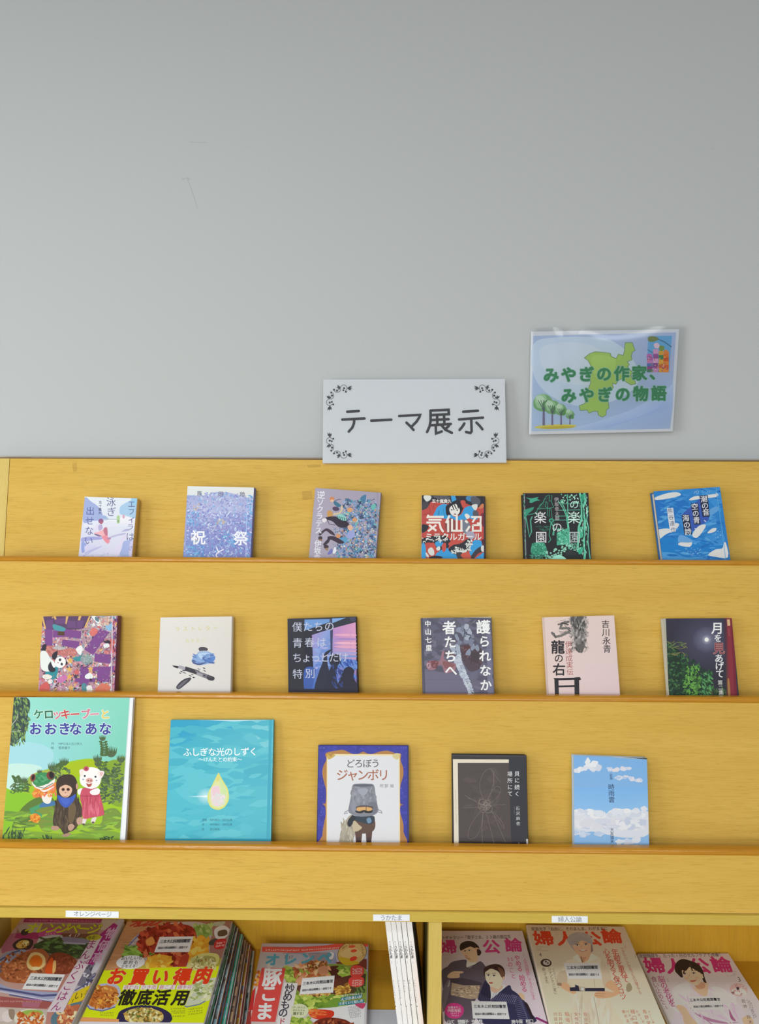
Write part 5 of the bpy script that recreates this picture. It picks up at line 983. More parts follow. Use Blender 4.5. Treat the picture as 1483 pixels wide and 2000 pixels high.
# --- lower tier, 4: black cover with scratched flower
c = crop(860, 1440, 3.3705); sh = book_sheet(2, c(80, 114), c(566, 120), .017, .188); a = Art(sh, 860, 1440, 3.3705, GB, 24); a.full('302C2E', '2E2C32', '2A2A30', '2C282A')
a.P([(84, 144), (452, 146), (452, 168), (116, 168), (122, 720), (92, 720)], 'E2D8C4'); a.P([(116, 170), (452, 170), (468, 720), (122, 720)], '4C4240'); a.scatter(None, (190, 220, 400, 600), 50, ['504644', '4A403E', '544A46'], (50, 120), (20, 40)); a.P([(452, 125), (566, 125), (580, 720), (470, 720)], '2B2B33'); a.P([(122, 660), (468, 660), (468, 720), (122, 720)], ['453C3A', '453C3A', '30282A', '30282A'])
sc_ = '756A64'
for p in ([(295, 440), (260, 320), (290, 230), (340, 210), (350, 300), (320, 400)], [(300, 430), (360, 330), (400, 340), (370, 400), (310, 450)], [(330, 450), (430, 440)], [(280, 450), (160, 380)], [(275, 460), (150, 465)], [(270, 480), (200, 580), (185, 660), (230, 660), (270, 590), (280, 500)], [(285, 490), (275, 600), (280, 700)], [(300, 490), (330, 600), (355, 700)], [(330, 480), (390, 560), (420, 600), (410, 560), (350, 490)], [(340, 480), (430, 690)], [(355, 220), (352, 330)], [(240, 420), (180, 400)], [(330, 210), (400, 300)]):
    o = []; m_ = len(p)
    for i in range(m_ - 1):
        p0, p1, p2, p3 = p[max(0, i - 1)], p[i], p[i + 1], p[min(m_ - 1, i + 2)]
        for j in range(6):
            t = j / 6; o.append(tuple(.5 * (2 * p1[q] + (p2[q] - p0[q]) * t + (2 * p0[q] - 5 * p1[q] + 4 * p2[q] - p3[q]) * t * t + (3 * p1[q] - p0[q] - 3 * p2[q] + p3[q]) * t ** 3) for q in (0, 1)))
    a.L(o + [p[-1]], 2.2, sc_, cap=False)
for i in range(16): a.arc(295 + a.R.uniform(-22, 22), 448 + a.R.uniform(-26, 26), a.R.uniform(10, 30), a.R.uniform(0, 360), a.R.uniform(360, 600), 2.2, '8C8078')
a.S([(82, 112), (565, 118), (566, 128), (84, 124)], '3C3A40'); a.P([(566, 670), (582, 670), (584, 720), (570, 720)], 'C8C4C0')
a.T('貝に続く', 506, 240, 507, 372, 36, 'D8D8DA', .006, part='title'); a.T('場所にて', 459, 241, 461, 371, 36, 'D4D4D6', .006, part='title'); a.T('石沢麻依', 511, 468, 514, 568, 27, 'D0D0D2', part='author_name'); a.T('1', 518, 700, 0, 0, 22, 'C8C8CA', part='author_name'); a.tiny(488, 455, 489, 505, 6, '8C8C90', 'author_name', n=7); a.tiny(101, 345, 106, 562, 6, '6A5E50', 'author_name', n=30)
make_book('hardcover_book', 'book', 'black and brown book with a scratched flower drawing and cream border on the lower tier', G3, a, .017, '2A282A', 'R', '26262C')

# --- lower tier, 5: sky and clouds
c = crop(860, 1440, 3.3705); sh = book_sheet(2, c(880, 120), c(1362, 138), .018, .188); a = Art(sh, 860, 1440, 3.3705, GB, 25); a.full('7CB0E4', '7EB2E6', '92BCE6', '88B6E4')
a.P([(870, 330), (1370, 330), (1370, 520), (870, 520)], ['7CB4EA', '7EB6EA', '98C4EC', '8CBEEC'])
cl = ['DCE0EA', 'E6E8EE', 'D0D6E4', 'E8E8EA']
def cloud(pts, n, sp, lo, hi, cols=cl):
    for i in range(n):
        x, y = a.R.choice(pts); a.blob(x + a.R.uniform(-sp, sp), y + a.R.uniform(-sp, sp) * .5, a.R.uniform(lo, hi), a.R.uniform(lo, hi) * .6, a.R.choice(cols), .25, 10)
cloud([(910, 215), (940, 205), (980, 190), (1010, 175), (1030, 195), (1000, 210), (960, 160)], 26, 14, 12, 34); cloud([(1120, 210), (1160, 215), (1210, 208), (1240, 205)], 20, 9, 8, 24, ['E4DCE0', 'DCDCE8', 'C4D2EA']); cloud([(1180, 265), (1220, 262), (1260, 270), (1310, 285)], 20, 9, 8, 24, ['E0DCE4', 'C8D4EA', 'B4CAEA'])
a.S([(870, 490), (960, 480), (1020, 478), (1100, 505), (1180, 512), (1260, 500), (1370, 490), (1370, 640), (1200, 660), (1000, 620), (870, 640)], 'D8DCE6'); cloud([(x, 500 + 14 * math.sin(x / 40)) for x in range(890, 1370, 24)], 50, 14, 16, 40); cloud([(x, 570) for x in range(890, 1370, 30)], 70, 40, 20, 50, ['D0D4E2', 'DEE0E8', 'C4CCE0', 'E4E4EA', 'D8D8E2']); cloud([(1290, 480), (1340, 470)], 10, 8, 12, 30); cloud([(1180, 690), (1240, 690), (1290, 680)], 14, 10, 12, 34, ['CCD4E6', 'DCE0EA']); cloud([(900, 620), (950, 640), (1040, 640)], 14, 16, 16, 34, ['B8CAE6', 'C8D4E8'])
a.P([(880, 112), (1000, 118), (1150, 132), (1362, 146), (1362, 128), (880, 112)], 'D8D8D0'); a.P([(1150, 128), (1362, 146), (1362, 134), (1150, 120)], '484844')
a.T('歌集', 1125, 250, 1127, 270, 22, '34486C', part='title'); a.T('時雨雲', 1127, 328, 1129, 410, 42, '2E4468', .008, part='title'); a.T('大友道夫', 1131, 608, 1132, 684, 27, '2E4060', part='author_name')
make_book('paperback_book', 'book', 'light blue sky and clouds book with small vertical lettering, rightmost on the lower tier', G3, a, .018, 'B8C8DC', 'R', 'A8C0DC')

# ------------------------------------------------------------------ magazines lying on the sloped shelves
GM = 1.40
GA, GC = 'cooking magazines on the left shelf', 'monthly magazines on the right shelf'
def flat_sheet(bay, Hh, TL, TR, h, slope=None, p=None):
    if slope is None: return Sheet(shelf_pt(0, 1.4, Hh, bay), SH_N, SH_UP, TL, TR, h)
    s = math.radians(slope); return Sheet(p, Vector((0, -math.sin(s), math.cos(s))), Vector((0, math.cos(s), math.sin(s))), TL, TR, h)
class Moved:
    """the same rectangle shifted and turned a little (a copy lower in a pile)"""
    def __init__(s, sh, dx, dy, dz, rot=0):
        s.w, s.h, s.n = sh.w, sh.h, sh.n; s.rect = sh.rect
        s.mw = sh.mw @ Matrix.Translation((dx, dz, dy)) @ Matrix.Translation((0, 0, sh.h / 2)) @ Matrix.Rotation(math.radians(rot), 4, 'Y') @ Matrix.Translation((0, 0, -sh.h / 2))
def make_mag(label, group, art, t, edge, spine='R', spine_col=None):
    return make_book('magazine', 'magazine', label, group, art, t, edge, spine, spine_col, M_MAG, over=.0006, ct=.0006)
def sticker(a, quad, l1, l2, s1, s2):
    """library loan label stuck on a cover: quad in view points, ends of the two lines of print"""
    a.part = 'library_label'; a.P(quad, 'DCE0EA'); a.part = 'art'
    a.T('三本木公民館図書室', *l1, s1, '2C2E38', .02, part='library_label'); a.T('雑誌の貸出期間は1週間です', *l2, s2, '34363E', .02, part='library_label')
def pile(sh, n, t, label, group, spine='R', dx=0, dy=0, cols=('C8B8A8', 'B89088', 'A8A8B0'), t0=0.0):
    for i in range(n):
        ms = Moved(sh, dx * (i + 1), dy * (i + 1), t0 + t * i); a = Art.__new__(Art); a.sh = ms; a.g = 1.2; a.parts = {}; a.part = 'art'; a.R = random.Random(i); a.prep()
        a.full(cols[i % len(cols)])
        make_mag(label % ORD[i], group, a, t - .0002, 'D8D4CC', spine)
ORD = ['second from the top', 'third from the top', 'fourth from the top', 'fifth from the top', 'sixth from the top', 'seventh from the top', 'eighth from the top', 'ninth from the top', 'tenth from the top', 'eleventh from the top', 'twelfth from the top', 'lowest']

# --- left pile: croquette with egg
sh = flat_sheet(0, .0675, (42, 1794), (241.5, 1795.5), .262); a = Art(sh, 0, 1740, 5.2964, GM, 31); a.shear = .46
a.full('B08880', '9C8478', 'A86A5C', 'B8A8A0')
a.P([(255, 283), (1060, 290), (1040, 330), (240, 325)], '8E2C58'); a.P([(1060, 290), (1330, 300), (1200, 420), (1040, 400)], 'B0A090'); a.tiny(300, 305, 1030, 312, 24, 'B8788C'); a.tiny(420, 338, 1000, 345, 16, '6E5C5C')
a.P([(200, 345), (1060, 350), (1000, 470), (640, 470), (600, 540), (120, 560)], '8C6858'); a.S([(200, 350), (420, 345), (380, 440), (220, 440)], 'A89488'); a.P([(640, 440), (1020, 450), (900, 560), (560, 540)], '6C4434')
a.S([(60, 460), (430, 440), (360, 600), (100, 620), (20, 640)], 'A06070'); a.P([(170, 440), (440, 425), (390, 500), (150, 490)], '94305C'); a.E(520, 440, 130, 50, 'A84478', -8); a.E(258, 428, 44, 32, '3A3030', -20); a.tiny(470, 420, 580, 415, 22, 'D8B0BC'); a.tiny(460, 450, 570, 445, 22, 'D8B0BC')
a.S([(130, 560), (200, 500), (300, 495), (345, 520), (310, 600), (180, 615)], '3C2C2C'); a.S([(165, 560), (220, 515), (290, 515), (300, 550), (250, 590), (190, 595)], 'C8A050'); a.S([(230, 530), (290, 520), (300, 560), (250, 570)], 'D8C888'); a.scatter(None, (180, 520, 290, 590), 14, ['A87830', 'D8B058', '8C6028'], (20, 40), (10, 18))
a.S([(420, 480), (640, 460), (600, 560), (400, 570)], 'A8A8A4'); a.S([(460, 500), (530, 490), (520, 540), (450, 545)], 'C85840')
dk_g = ['3E5230', '4C6438', '2E3C26', '5C7840', '38482C']
a.S([(360, 560), (560, 480), (800, 520), (960, 560), (1000, 640), (820, 700), (560, 660), (420, 620)], '36422C'); a.scatter(None, (380, 490, 960, 690), 90, dk_g + ['587A44'], (60, 140), (14, 34), (-40, 40)); a.S([(650, 480), (880, 500), (920, 540), (700, 545)], '7C7488'); a.L([(660, 540), (880, 550)], 16, '9C98A8')
a.S([(0, 690), (120, 620), (260, 610), (240, 660), (80, 760), (0, 800)], '8C90A4'); a.L([(0, 720), (130, 640), (200, 620)], 16, '4C5070'); a.L([(0, 790), (80, 720)], 12, 'B8B8C8'); a.S([(0, 760), (60, 740), (60, 840), (0, 850)], '6C5C64')
br = ['A4603C', 'B87048', '8C4C2C', 'C08050', '9C5834', '744028']
a.S([(0, 860), (100, 740), (240, 640), (420, 600), (500, 660), (520, 760), (440, 880), (300, 950), (120, 950), (30, 920)], 'A05C38'); a.scatter(lambda x, y: (x - 250) ** 2 / 260 ** 2 + (y - 790) ** 2 / 160 ** 2 < 1, (0, 600, 520, 950), 260, br, (24, 54), (14, 28))
a.S([(480, 760), (530, 660), (640, 640), (760, 690), (800, 780), (700, 860), (560, 870), (480, 840)], '7A3C28'); a.scatter(lambda x, y: (x - 650) ** 2 / 140 ** 2 + (y - 760) ** 2 / 100 ** 2 < 1, (520, 650, 790, 860), 90, ['7C3C28', '8C4830', '6C3424', '94503A'], (24, 50), (12, 26))
a.S([(275, 740), (320, 650), (400, 640), (465, 690), (460, 780), (380, 820), (300, 810)], 'D8B87C'); a.S([(300, 740), (340, 675), (400, 670), (440, 720), (420, 780), (350, 795)], 'C87024', 5); a.E(375, 725, 50, 44, 'D06820'); a.S([(340, 790), (400, 790), (410, 815), (345, 820)], 'E0C898'); a.S([(510, 720), (540, 690), (560, 760), (540, 860), (470, 850), (480, 780)], 'C85020'); a.S([(550, 740), (580, 730), (575, 820), (545, 860)], 'D8A868')
a.S([(0, 960), (120, 1010), (420, 1040), (640, 1060), (560, 1160), (300, 1110), (0, 1040)], '9498B4'); a.L([(0, 1010), (200, 1045), (430, 1085), (600, 1075)], 22, '4C5078'); a.L([(0, 1040), (240, 1085), (480, 1130), (590, 1120)], 12, 'BCB8C8'); a.L([(100, 1075), (300, 1110), (520, 1150)], 14, '54587C')
a.P([(0, 1090), (560, 1150), (480, 1220), (0, 1200)], '94504C'); a.tiny(0, 1140, 430, 1150, 20, 'C89C94'); a.P([(230, 1150), (420, 1160), (400, 1210), (230, 1200)], 'A06070'); a.L([(240, 1120), (430, 1135)], 10, 'B06C9C')
a.P([(0, 1205), (490, 1225), (470, 1400), (0, 1400)], 'B0A498'); a.E(20, 1280, 90, 70, 'C0B4B0'); a.E(80, 1300, 60, 60, 'CCC0BC'); a.E(310, 1320, 165, 100, 'C8C4B4'); a.S([(190, 1280), (280, 1235), (420, 1240), (440, 1280), (320, 1300)], '8CA848'); a.scatter(None, (180, 1265, 440, 1390), 60, ['C0703C', 'B86030', 'D08848', 'A85028', 'D89858'], (34, 70), (16, 34)); a.S([(90, 1230), (150, 1235), (140, 1330), (100, 1310)], '8C7868')
a.P([(1330, 300), (1200, 520), (980, 900), (800, 1150), (700, 1200), (760, 1000), (1000, 600), (1230, 290)], 'A8A0A8'); a.S([(900, 780), (1000, 760), (960, 900), (860, 980), (800, 960)], '6C6878'); a.scatter(None, (840, 740, 1060, 1000), 40, ['8C8894', '5C5868', 'C0BCC4', '44424E'], (34, 70), (12, 26)); a.S([(1120, 560), (1180, 540), (1060, 760), (960, 860), (960, 800)], 'B4B0B8')
a.L([(1000, 860), (900, 960), (780, 1030)], 12, '4C5078'); a.P([(990, 960), (880, 1120), (680, 1210), (760, 1060), (900, 990)], 'C8B020'); a.T('い', 815, 1085, 0, 0, 90, '2C2820'); a.T('！', 765, 1150, 0, 0, 70, '2C2820'); a.T('お', 905, 1050, 0, 0, 66, '8C7C30')
a.S([(540, 1290), (680, 1190), (860, 1150), (880, 1240), (840, 1400), (560, 1400)], '54707C'); a.S([(600, 1300), (700, 1210), (830, 1180), (800, 1300), (700, 1400), (600, 1380)], 'A86044'); a.scatter(lambda x, y: (x - 710) ** 2 / 110 ** 2 + (y - 1290) ** 2 / 100 ** 2 < 1, (600, 1180, 830, 1390), 44, ['B86848', 'D8B078', 'A04830', 'C88050', 'E0C89C'], (34, 70), (14, 28))
a.P([(1220, 355), (1175, 335), (1000, 480), (885, 750), (960, 770), (1120, 540)], '94286C'); a.P([(940, 510), (1060, 470), (650, 1260), (480, 1255)], 'C4B8BC'); a.E(970, 485, 78, 32, 'A8A030', -6); a.T('増量！', 925, 488, 1010, 480, 40, '3C3820')
a.T('オレンジページ', 330, 385, 980, 395, 128, 'B0B428', .03, part='title', rot=4, sy=.95); a.T('4', 725, 462, 0, 0, 50, 'C8C0BC'); a.T('17', 782, 462, 812, 460, 50, 'C8C0BC')
a.T('物価高', 1150, 440, 1010, 690, 120, 'C09CB4', .02, part='headline', sy=1.0); a.T('の', 925, 735, 0, 0, 70, '94286C', .02, part='headline')
a.T('まんぷくごはん', 945, 555, 590, 1195, 108, '8C2C68', .006, part='headline')
sticker(a, [(320, 853), (675, 868), (592, 1035), (228, 1018)], (330, 905, 620, 918), (285, 975, 588, 990), 40, 27)
make_mag('magazine with a halved scotch egg on its cover, topmost of the leftmost pile', GA, a, .0068, 'D4CCC4', 'R', 'B8B0B0')
pile(sh, 6, .0098, 'magazine under the scotch egg cover in the leftmost pile, %s', GA, t0=.0072)

# --- fanned pile: yellow banner
sh = flat_sheet(0, .0635, (249, 1799), (453, 1799), .259); a = Art(sh, 150, 1760, 4.0081, GM, 32); a.shear = .37
a.full('A87458', '8C6850', 'C8D020', 'C4CC20')
a.P([(380, 160), (700, 165), (560, 420), (215, 560), (250, 440)], 'B08058'); a.L([(250, 462), (700, 480)], 5, '8C6444')
a.scatter(None, (260, 170, 640, 540), 40, ['B88860', 'A87850', 'B48258'], (80, 180), (10, 24), (-10, 10))
a.S([(1080, 190), (1230, 165), (1160, 420), (1060, 440), (1020, 300)], '94685C'); a.S([(1080, 220), (1150, 190), (1200, 230), (1160, 290), (1090, 290)], 'C8C4C0'); a.S([(1110, 235), (1170, 225), (1175, 265), (1110, 275)], '5C4834'); a.S([(1070, 170), (1160, 160), (1140, 190), (1080, 195)], 'A4A890')
a.S([(400, 350), (480, 260), (620, 200), (760, 170), (960, 165), (1060, 220), (1040, 330), (1030, 430), (900, 520), (560, 520), (520, 440), (390, 400)], 'B0A4A0'); a.L([(405, 350), (480, 270), (600, 205)], 10, '6C6C98')
a.S([(370, 390), (440, 350), (540, 350), (640, 400), (560, 440), (440, 430)], '6C9038'); a.scatter(None, (375, 350, 620, 430), 50, ['7CA040', '5C8430', '8CB050', '4C7028'], (40, 80), (14, 30), (-30, 30)); a.S([(920, 200), (1000, 180), (1060, 230), (1010, 290), (930, 260)], '809C4C'); a.scatter(None, (900, 180, 1060, 260), 24, ['8CA858', 'A4B46C', '6C8C40'], (30, 60), (14, 26))
a.S([(480, 320), (560, 220), (740, 180), (900, 200), (940, 300), (900, 420), (820, 500), (720, 510), (640, 420), (500, 380)], '8C2820'); a.scatter(lambda x, y: (x - 720) ** 2 / 240 ** 2 + (y - 330) ** 2 / 160 ** 2 < 1, (480, 180, 950, 510), 170, ['94302A', 'A83C2C', '7C2018', 'B84C34', '6C1C16', 'C06844'], (34, 80), (18, 40))
ye = ['D8A030', 'E0B040', 'C88C28', 'E8BC58', 'D09830']
a.S([(540, 470), (620, 420), (740, 440), (720, 510), (640, 525), (550, 520)], 'D49C30'); a.S([(860, 440), (900, 350), (960, 270), (1010, 290), (1030, 380), (960, 450), (880, 480)], 'D49C30'); a.scatter(lambda x, y: x < 740 and y > 430 or x > 880, (540, 280, 1030, 525), 60, ye, (40, 80), (18, 36)); a.S([(540, 310), (590, 280), (610, 330), (560, 350)], 'D08C48'); a.S([(820, 440), (880, 420), (850, 520), (790, 520)], 'A43828')
a.tiny(360, 322, 470, 320, 12, '4C4038'); a.tiny(350, 345, 470, 342, 12, '4C4038'); a.tiny(345, 365, 460, 363, 12, '4C4038')
a.S([(1035, 320), (1080, 295), (1110, 310), (1090, 340), (1040, 345)], '44403C'); a.S([(1075, 360), (1090, 310), (1150, 295), (1180, 320), (1160, 365), (1100, 378)], 'B42828'); a.T("Today's", 1098, 332, 1158, 320, 22, 'E0D0C8'); a.T('Cooking', 1095, 354, 1152, 342, 22, 'E0D0C8')
a.P([(210, 545), (560, 525), (860, 515), (1125, 510), (990, 960), (40, 940)], 'C2CE14'); a.S([(865, 530), (900, 450), (990, 410), (1100, 415), (1115, 470), (1060, 520), (960, 545)], 'C4BE70'); a.S([(895, 520), (920, 460), (1000, 430), (1080, 440), (1080, 490), (1000, 535)], '9A9450'); a.scatter(None, (900, 440, 1085, 530), 50, ['B4B070', '6C7838', 'C8BC8C', '94683C', 'D8D0A4'], (24, 54), (10, 20))
a.E(422, 480, 110, 50, 'DCD8D8', -4); a.E(422, 480, 114, 54, 'DCD8D8', -4)
a.T('おいしいも', 365, 448, 500, 445, 34, '35322E', .012); a.T('節約も', 382, 482, 466, 480, 34, '35322E', .012); a.T('かなえる！', 362, 512, 478, 508, 28, '35322E', .012)
a.S([(75, 780), (140, 670), (240, 645), (330, 670), (340, 760), (280, 840), (180, 860), (90, 840)], 'A8A8BC'); a.S([(90, 775), (150, 685), (240, 662), (315, 690), (315, 765), (260, 825), (180, 840), (100, 820)], 'B8743C'); a.L([(70, 800), (100, 845), (200, 862), (300, 830)], 8, '4C5490'); a.scatter(lambda x, y: (x - 205) ** 2 / 115 ** 2 + (y - 750) ** 2 / 88 ** 2 < 1, (90, 660, 320, 840), 150, ['C07838', 'A85C24', 'D8983C', '8C4820', 'E0AC58', 'B86830'], (24, 54), (12, 24))
a.S([(870, 740), (900, 660), (990, 620), (1090, 600), (1110, 640), (1060, 740), (960, 800), (840, 820), (800, 800)], 'B8BCA8'); a.L([(815, 800), (860, 830), (960, 810), (1050, 760)], 9, '6470A0'); a.scatter(lambda x, y: (x - 985) ** 2 / 110 ** 2 + (y - 700) ** 2 / 85 ** 2 < 1, (880, 620, 1090, 790), 70, ['C8CC9C', '98A468', 'D8D8B8', '7C8C4C', 'B8BC88'], (30, 60), (14, 26), (-60, 20))
a.S([(320, 900), (360, 850), (500, 815), (640, 830), (740, 890), (700, 960), (340, 960)], '2E2848'); a.S([(370, 890), (420, 850), (540, 835), (640, 860), (680, 900), (640, 950), (420, 950)], 'B8A460'); a.scatter(lambda x, y: (x - 525) ** 2 / 150 ** 2 + (y - 900) ** 2 / 60 ** 2 < 1, (370, 835, 690, 955), 110, ['D0B868', '8C7838', 'DCD0A0', '6C5C28', 'B88C40', '5C7030'], (20, 46), (10, 22))
for y in (845, 865, 880, 905): a.tiny(735, y, 850, y - 4, 14, '5C6428')
for y in (850, 870, 890): a.tiny(870, y, 985, y - 14, 14, '5C6428')
for y in (875, 893): a.tiny(180, y, 290, y + 4, 14, '5C6428')
a.P([(38, 908), (330, 925), (330, 960), (20, 950)], 'D09058'); a.P([(20, 945), (1000, 955), (990, 990), (10, 985)], 'C8C4C8')
for ch, x, y in zip('お買い得肉', (312, 490, 655, 825, 990), (590, 595, 592, 595, 582)): a.T(ch, x, y, 0, 0, 138, 'E4D8C8', .055, part='headline'); a.T(ch, x, y, 0, 0, 138, 'CC3818', .045, part='headline')
for x0, x1, s_ in ((362, 490, '鶏むね'), (500, 628, 'ひき肉'), (640, 770, '豚こま'), (782, 905, '鶏手羽')):
    a.P([(x0 + 8, 660), (x1 + 6, 658), (x1 - 4, 694), (x0 - 4, 695)], 'E4D4DC'); a.T(s_, x0 + 26, 677, x1 - 24, 676, 36, 'B83850', part='headline')
for ch, x in zip('徹底活用', (395, 530, 665, 815)): a.T(ch, x, 757, 0, 0, 128, 'C2CE14', .06, part='headline'); a.T(ch, x, 757, 0, 0, 128, '26241C', .035, part='headline')
a.T('オレンジ', 470, 172, 620, 165, 110, 'A8382C', .03, part='title', rot=-4, sy=.6)
sticker(a, [(650, 282), (915, 277), (880, 400), (606, 402)], (665, 318, 875, 313), (645, 368, 860, 364), 30, 20)
make_mag('cooking magazine with a lime yellow banner and red lettering, topmost of the fanned pile', GA, a, .0048, 'D8D4CC', 'R', 'A8A0A0')
strips = [['8C8C90', '3C6C4C', '44444C', 'A8B0B8'], ['4C8C8C', '2C3438', '3C7048', '2C3444'], ['7C9CA8', '5C4030', '98B0B8', '505868'], ['30383C', '6C4434', '24648C', '7C6450'], ['5C94A8', '3CA08C', '2C8C74', '38A084'], ['6C3C34', '3C3834', 'C04878', 'A83868'], ['B89878', '6C5044', '8C7C70', '4C4450'], ['483048', '70503C', '38344C', '4C6080'], ['A8882C', '8C3834', '703830', '406078'], ['8C4038', '58443C', 'B0A8A0', '302C34'], ['5C8088', '8C8890', 'A8A4A4', '34303C']]
for i, st in enumerate(strips):
    ms = Moved(sh, .0050 * (i + 1) - .001 * (i % 2), -.0018 * (i + 1) + .002 * (i % 3), .0052 * (i + 1), -.42 * (i + 1))
    a = Art.__new__(Art); a.sh = ms; a.g = GM; a.parts = {}; a.part = 'art'; a.R = random.Random(40 + i); a.prep(); a.full(st[0])
    x1, z1 = ms.w / 2, ms.h; R = a.R
    for j in range(26):
        z = R.uniform(0, z1); hh = R.uniform(.006, .03); cc = H(R.choice(st), GM); cc2 = H(R.choice(st), GM)
        a._add([(x1 - R.uniform(.006, .02), z), (x1, z), (x1, z + hh), (x1 - R.uniform(.006, .02), z + hh * .8)], [cc, cc, cc2, cc2])
    a._add([(x1 - .0012, 0), (x1, 0), (x1, z1), (x1 - .0012, z1)], [H('C8C8C8', 1.2) if i % 3 else H(st[2], 1.3)] * 4)
    make_mag('magazine in the fanned pile under the yellow banner cover, %s' % ORD[i], GA, a, .0048, 'CFCBC4', 'R', st[1])

# --- single magazine: red headline and salad
sh = flat_sheet(0, 0, (512, 1842.5), (719, 1843.5), .262, 12.0, Vector((0, 1.512, .651))); a = Art(sh, 480, 1820, 5.704, GM, 33); a.shear = .10
a.full('A89898', '989AA8', 'D4D0D0', 'C0B0A8')
a.P([(185, 165), (600, 170), (900, 150), (1080, 120), (1370, 90), (1365, 165), (1050, 190), (600, 235), (180, 222)], 'C44C40'); a.tiny(300, 170, 700, 175, 13, '584444'); a.tiny(220, 200, 600, 207, 19, 'E4CCC4'); a.tiny(620, 203, 1040, 178, 19, 'E4CCC4'); a.P([(1290, 95), (1370, 85), (1365, 150), (1330, 150)], 'CC4830')
a.P([(175, 240), (1000, 225), (1020, 350), (700, 400), (160, 420)], ['A89C98', '8C94AC', '787CA0', 'B4B0B0', 'B0A8A0']); a.S([(700, 240), (900, 230), (980, 250), (960, 320), (780, 330)], '8C8088'); a.S([(940, 230), (985, 240), (970, 300), (930, 300)], 'C8C4C4'); a.tiny(410, 240, 820, 240, 15, '5C5458')
a.P([(1000, 340), (1060, 330), (1350, 300), (1350, 420), (1060, 400)], '6C3028')
salad = ['8CA43C', 'A4B850', '6C8C30', 'BCC868', '5C7C2C', '9CB04C']
a.S([(440, 430), (640, 400), (900, 360), (1180, 370), (1350, 440), (1340, 800), (1040, 820), (900, 840), (540, 830), (470, 620)], '7C8C3C'); a.S([(900, 400), (1080, 390), (1100, 520), (1000, 600), (900, 540)], '4C2420'); a.S([(1060, 420), (1160, 400), (1180, 500), (1080, 520)], '88A83C'); a.scatter(lambda x, y: x < 640 and y < 540 or (1050 < x < 1180 and y < 500), (440, 380, 1180, 540), 60, salad, (50, 110), (20, 44), (-50, 50))
a.scatter(lambda x, y: ((x - 740) / 200) ** 2 + ((y - 450) / 120) ** 2 < 1, (540, 330, 940, 570), 120, ['B87048', 'D0946C', 'A85C38', '94502C', 'C8845C', '8CA040', 'D8B084'], (50, 110), (24, 50)); a.scatter(None, (660, 330, 900, 420), 70, ['94602C', '6C3C20', 'B88040', '7C4C24'], (20, 44), (10, 20)); a.S([(820, 400), (900, 385), (920, 460), (860, 490), (810, 450)], 'B88060'); a.S([(560, 540), (640, 490), (640, 600), (570, 600)], 'C49070')
a.P([(990, 530), (1180, 480), (1340, 470), (1330, 680), (1000, 700), (620, 700), (570, 640), (580, 600)], ['5C2C24', '5C2824', '3C3424', '3C4424', '5C3428', '5C3830', '5C3830', '5C3830']); a.scatter(lambda x, y: abs(y - 650 + (x - 1060) * .3) < 50, (980, 560, 1160, 710), 60, ['A87830', 'C89840', '8C5C28', 'D0A850'], (34, 70), (14, 30), (-40, 10)); a.S([(600, 690), (720, 700), (940, 680), (900, 760), (700, 780), (610, 740)], 'B88848'); a.scatter(None, (600, 690, 940, 770), 60, ['C89850', 'A87038', 'D8B070', '8CA040', '5C3824'], (34, 70), (16, 34))
a.scatter(lambda x, y: y > 720, (530, 720, 1120, 860), 120, salad, (60, 130), (22, 50), (-40, 40)); a.S([(900, 800), (1000, 740), (1080, 760), (1040, 830), (960, 850)], '6C9038'); a.scatter(None, (1230, 560, 1340, 700), 24, ['4C6430', '6C8440', '3C4C28'], (40, 80), (16, 30))
a.scatter(None, (100, 440, 190, 600), 20, ['C87830', 'D89840', 'A85C28'], (40, 80), (16, 34)); a.P([(20, 720), (110, 620), (80, 870), (20, 880)], 'B82C30'); a.P([(0, 900), (60, 870), (60, 1100), (0, 1100)], '8C3430')
a.P([(1040, 840), (1330, 790), (1320, 1100), (940, 1100), (900, 960), (800, 860)], 'CCCCCC'); a.S([(1220, 810), (1330, 800), (1310, 860), (1260, 845)], 'B84060')
for i in range(7): a.tiny(1135 + i * 4, 850 + i * 19, 1285, 828 + i * 19, 17, '6C6468')
a.S([(700, 900), (760, 870), (880, 870), (980, 890), (970, 950), (860, 980), (740, 960)], 'C03824'); a.S([(720, 900), (800, 875), (880, 890), (860, 930), (760, 940)], 'D0582C'); a.scatter(None, (720, 875, 900, 950), 30, ['D86C38', 'C84828', 'E08848', 'B83020'], (40, 80), (12, 26), (-20, 20)); a.S([(740, 1100), (780, 1000), (900, 960), (1060, 970), (1160, 1010), (1230, 1100)], '6C2C20'); a.scatter(lambda x, y: y > 975 + abs(x - 980) * .25, (760, 960, 1200, 1090), 110, ['7C3824', '5C2418', '94482C', '48201A', 'A8603C'], (30, 60), (16, 32)); a.scatter(None, (480, 960, 720, 1080), 60, salad, (50, 110), (22, 44), (-60, 60))
a.E(1185, 240, 168, 132, '4C443C', -20, 28); a.E(1185, 240, 162, 126, 'C0A060', -20, 28); a.S([(1040, 280), (1180, 310), (1270, 350), (1140, 375), (1060, 340)], 'B89C28'); a.S([(1060, 230), (1200, 170), (1300, 250), (1200, 290), (1080, 280)], 'C8AC74'); a.E(1185, 165, 38, 15, 'C85038', -8); a.E(1205, 212, 36, 17, 'C84830', -8); a.E(1200, 300, 44, 24, 'C83C28', -20)
for p in ([(1100, 165), (1130, 150), (1200, 130)], [(1285, 130), (1310, 180), (1300, 230), (1320, 280)], [(1080, 190), (1100, 170)]): a.tiny(*p[0], *p[-1], 26, '5C4830')
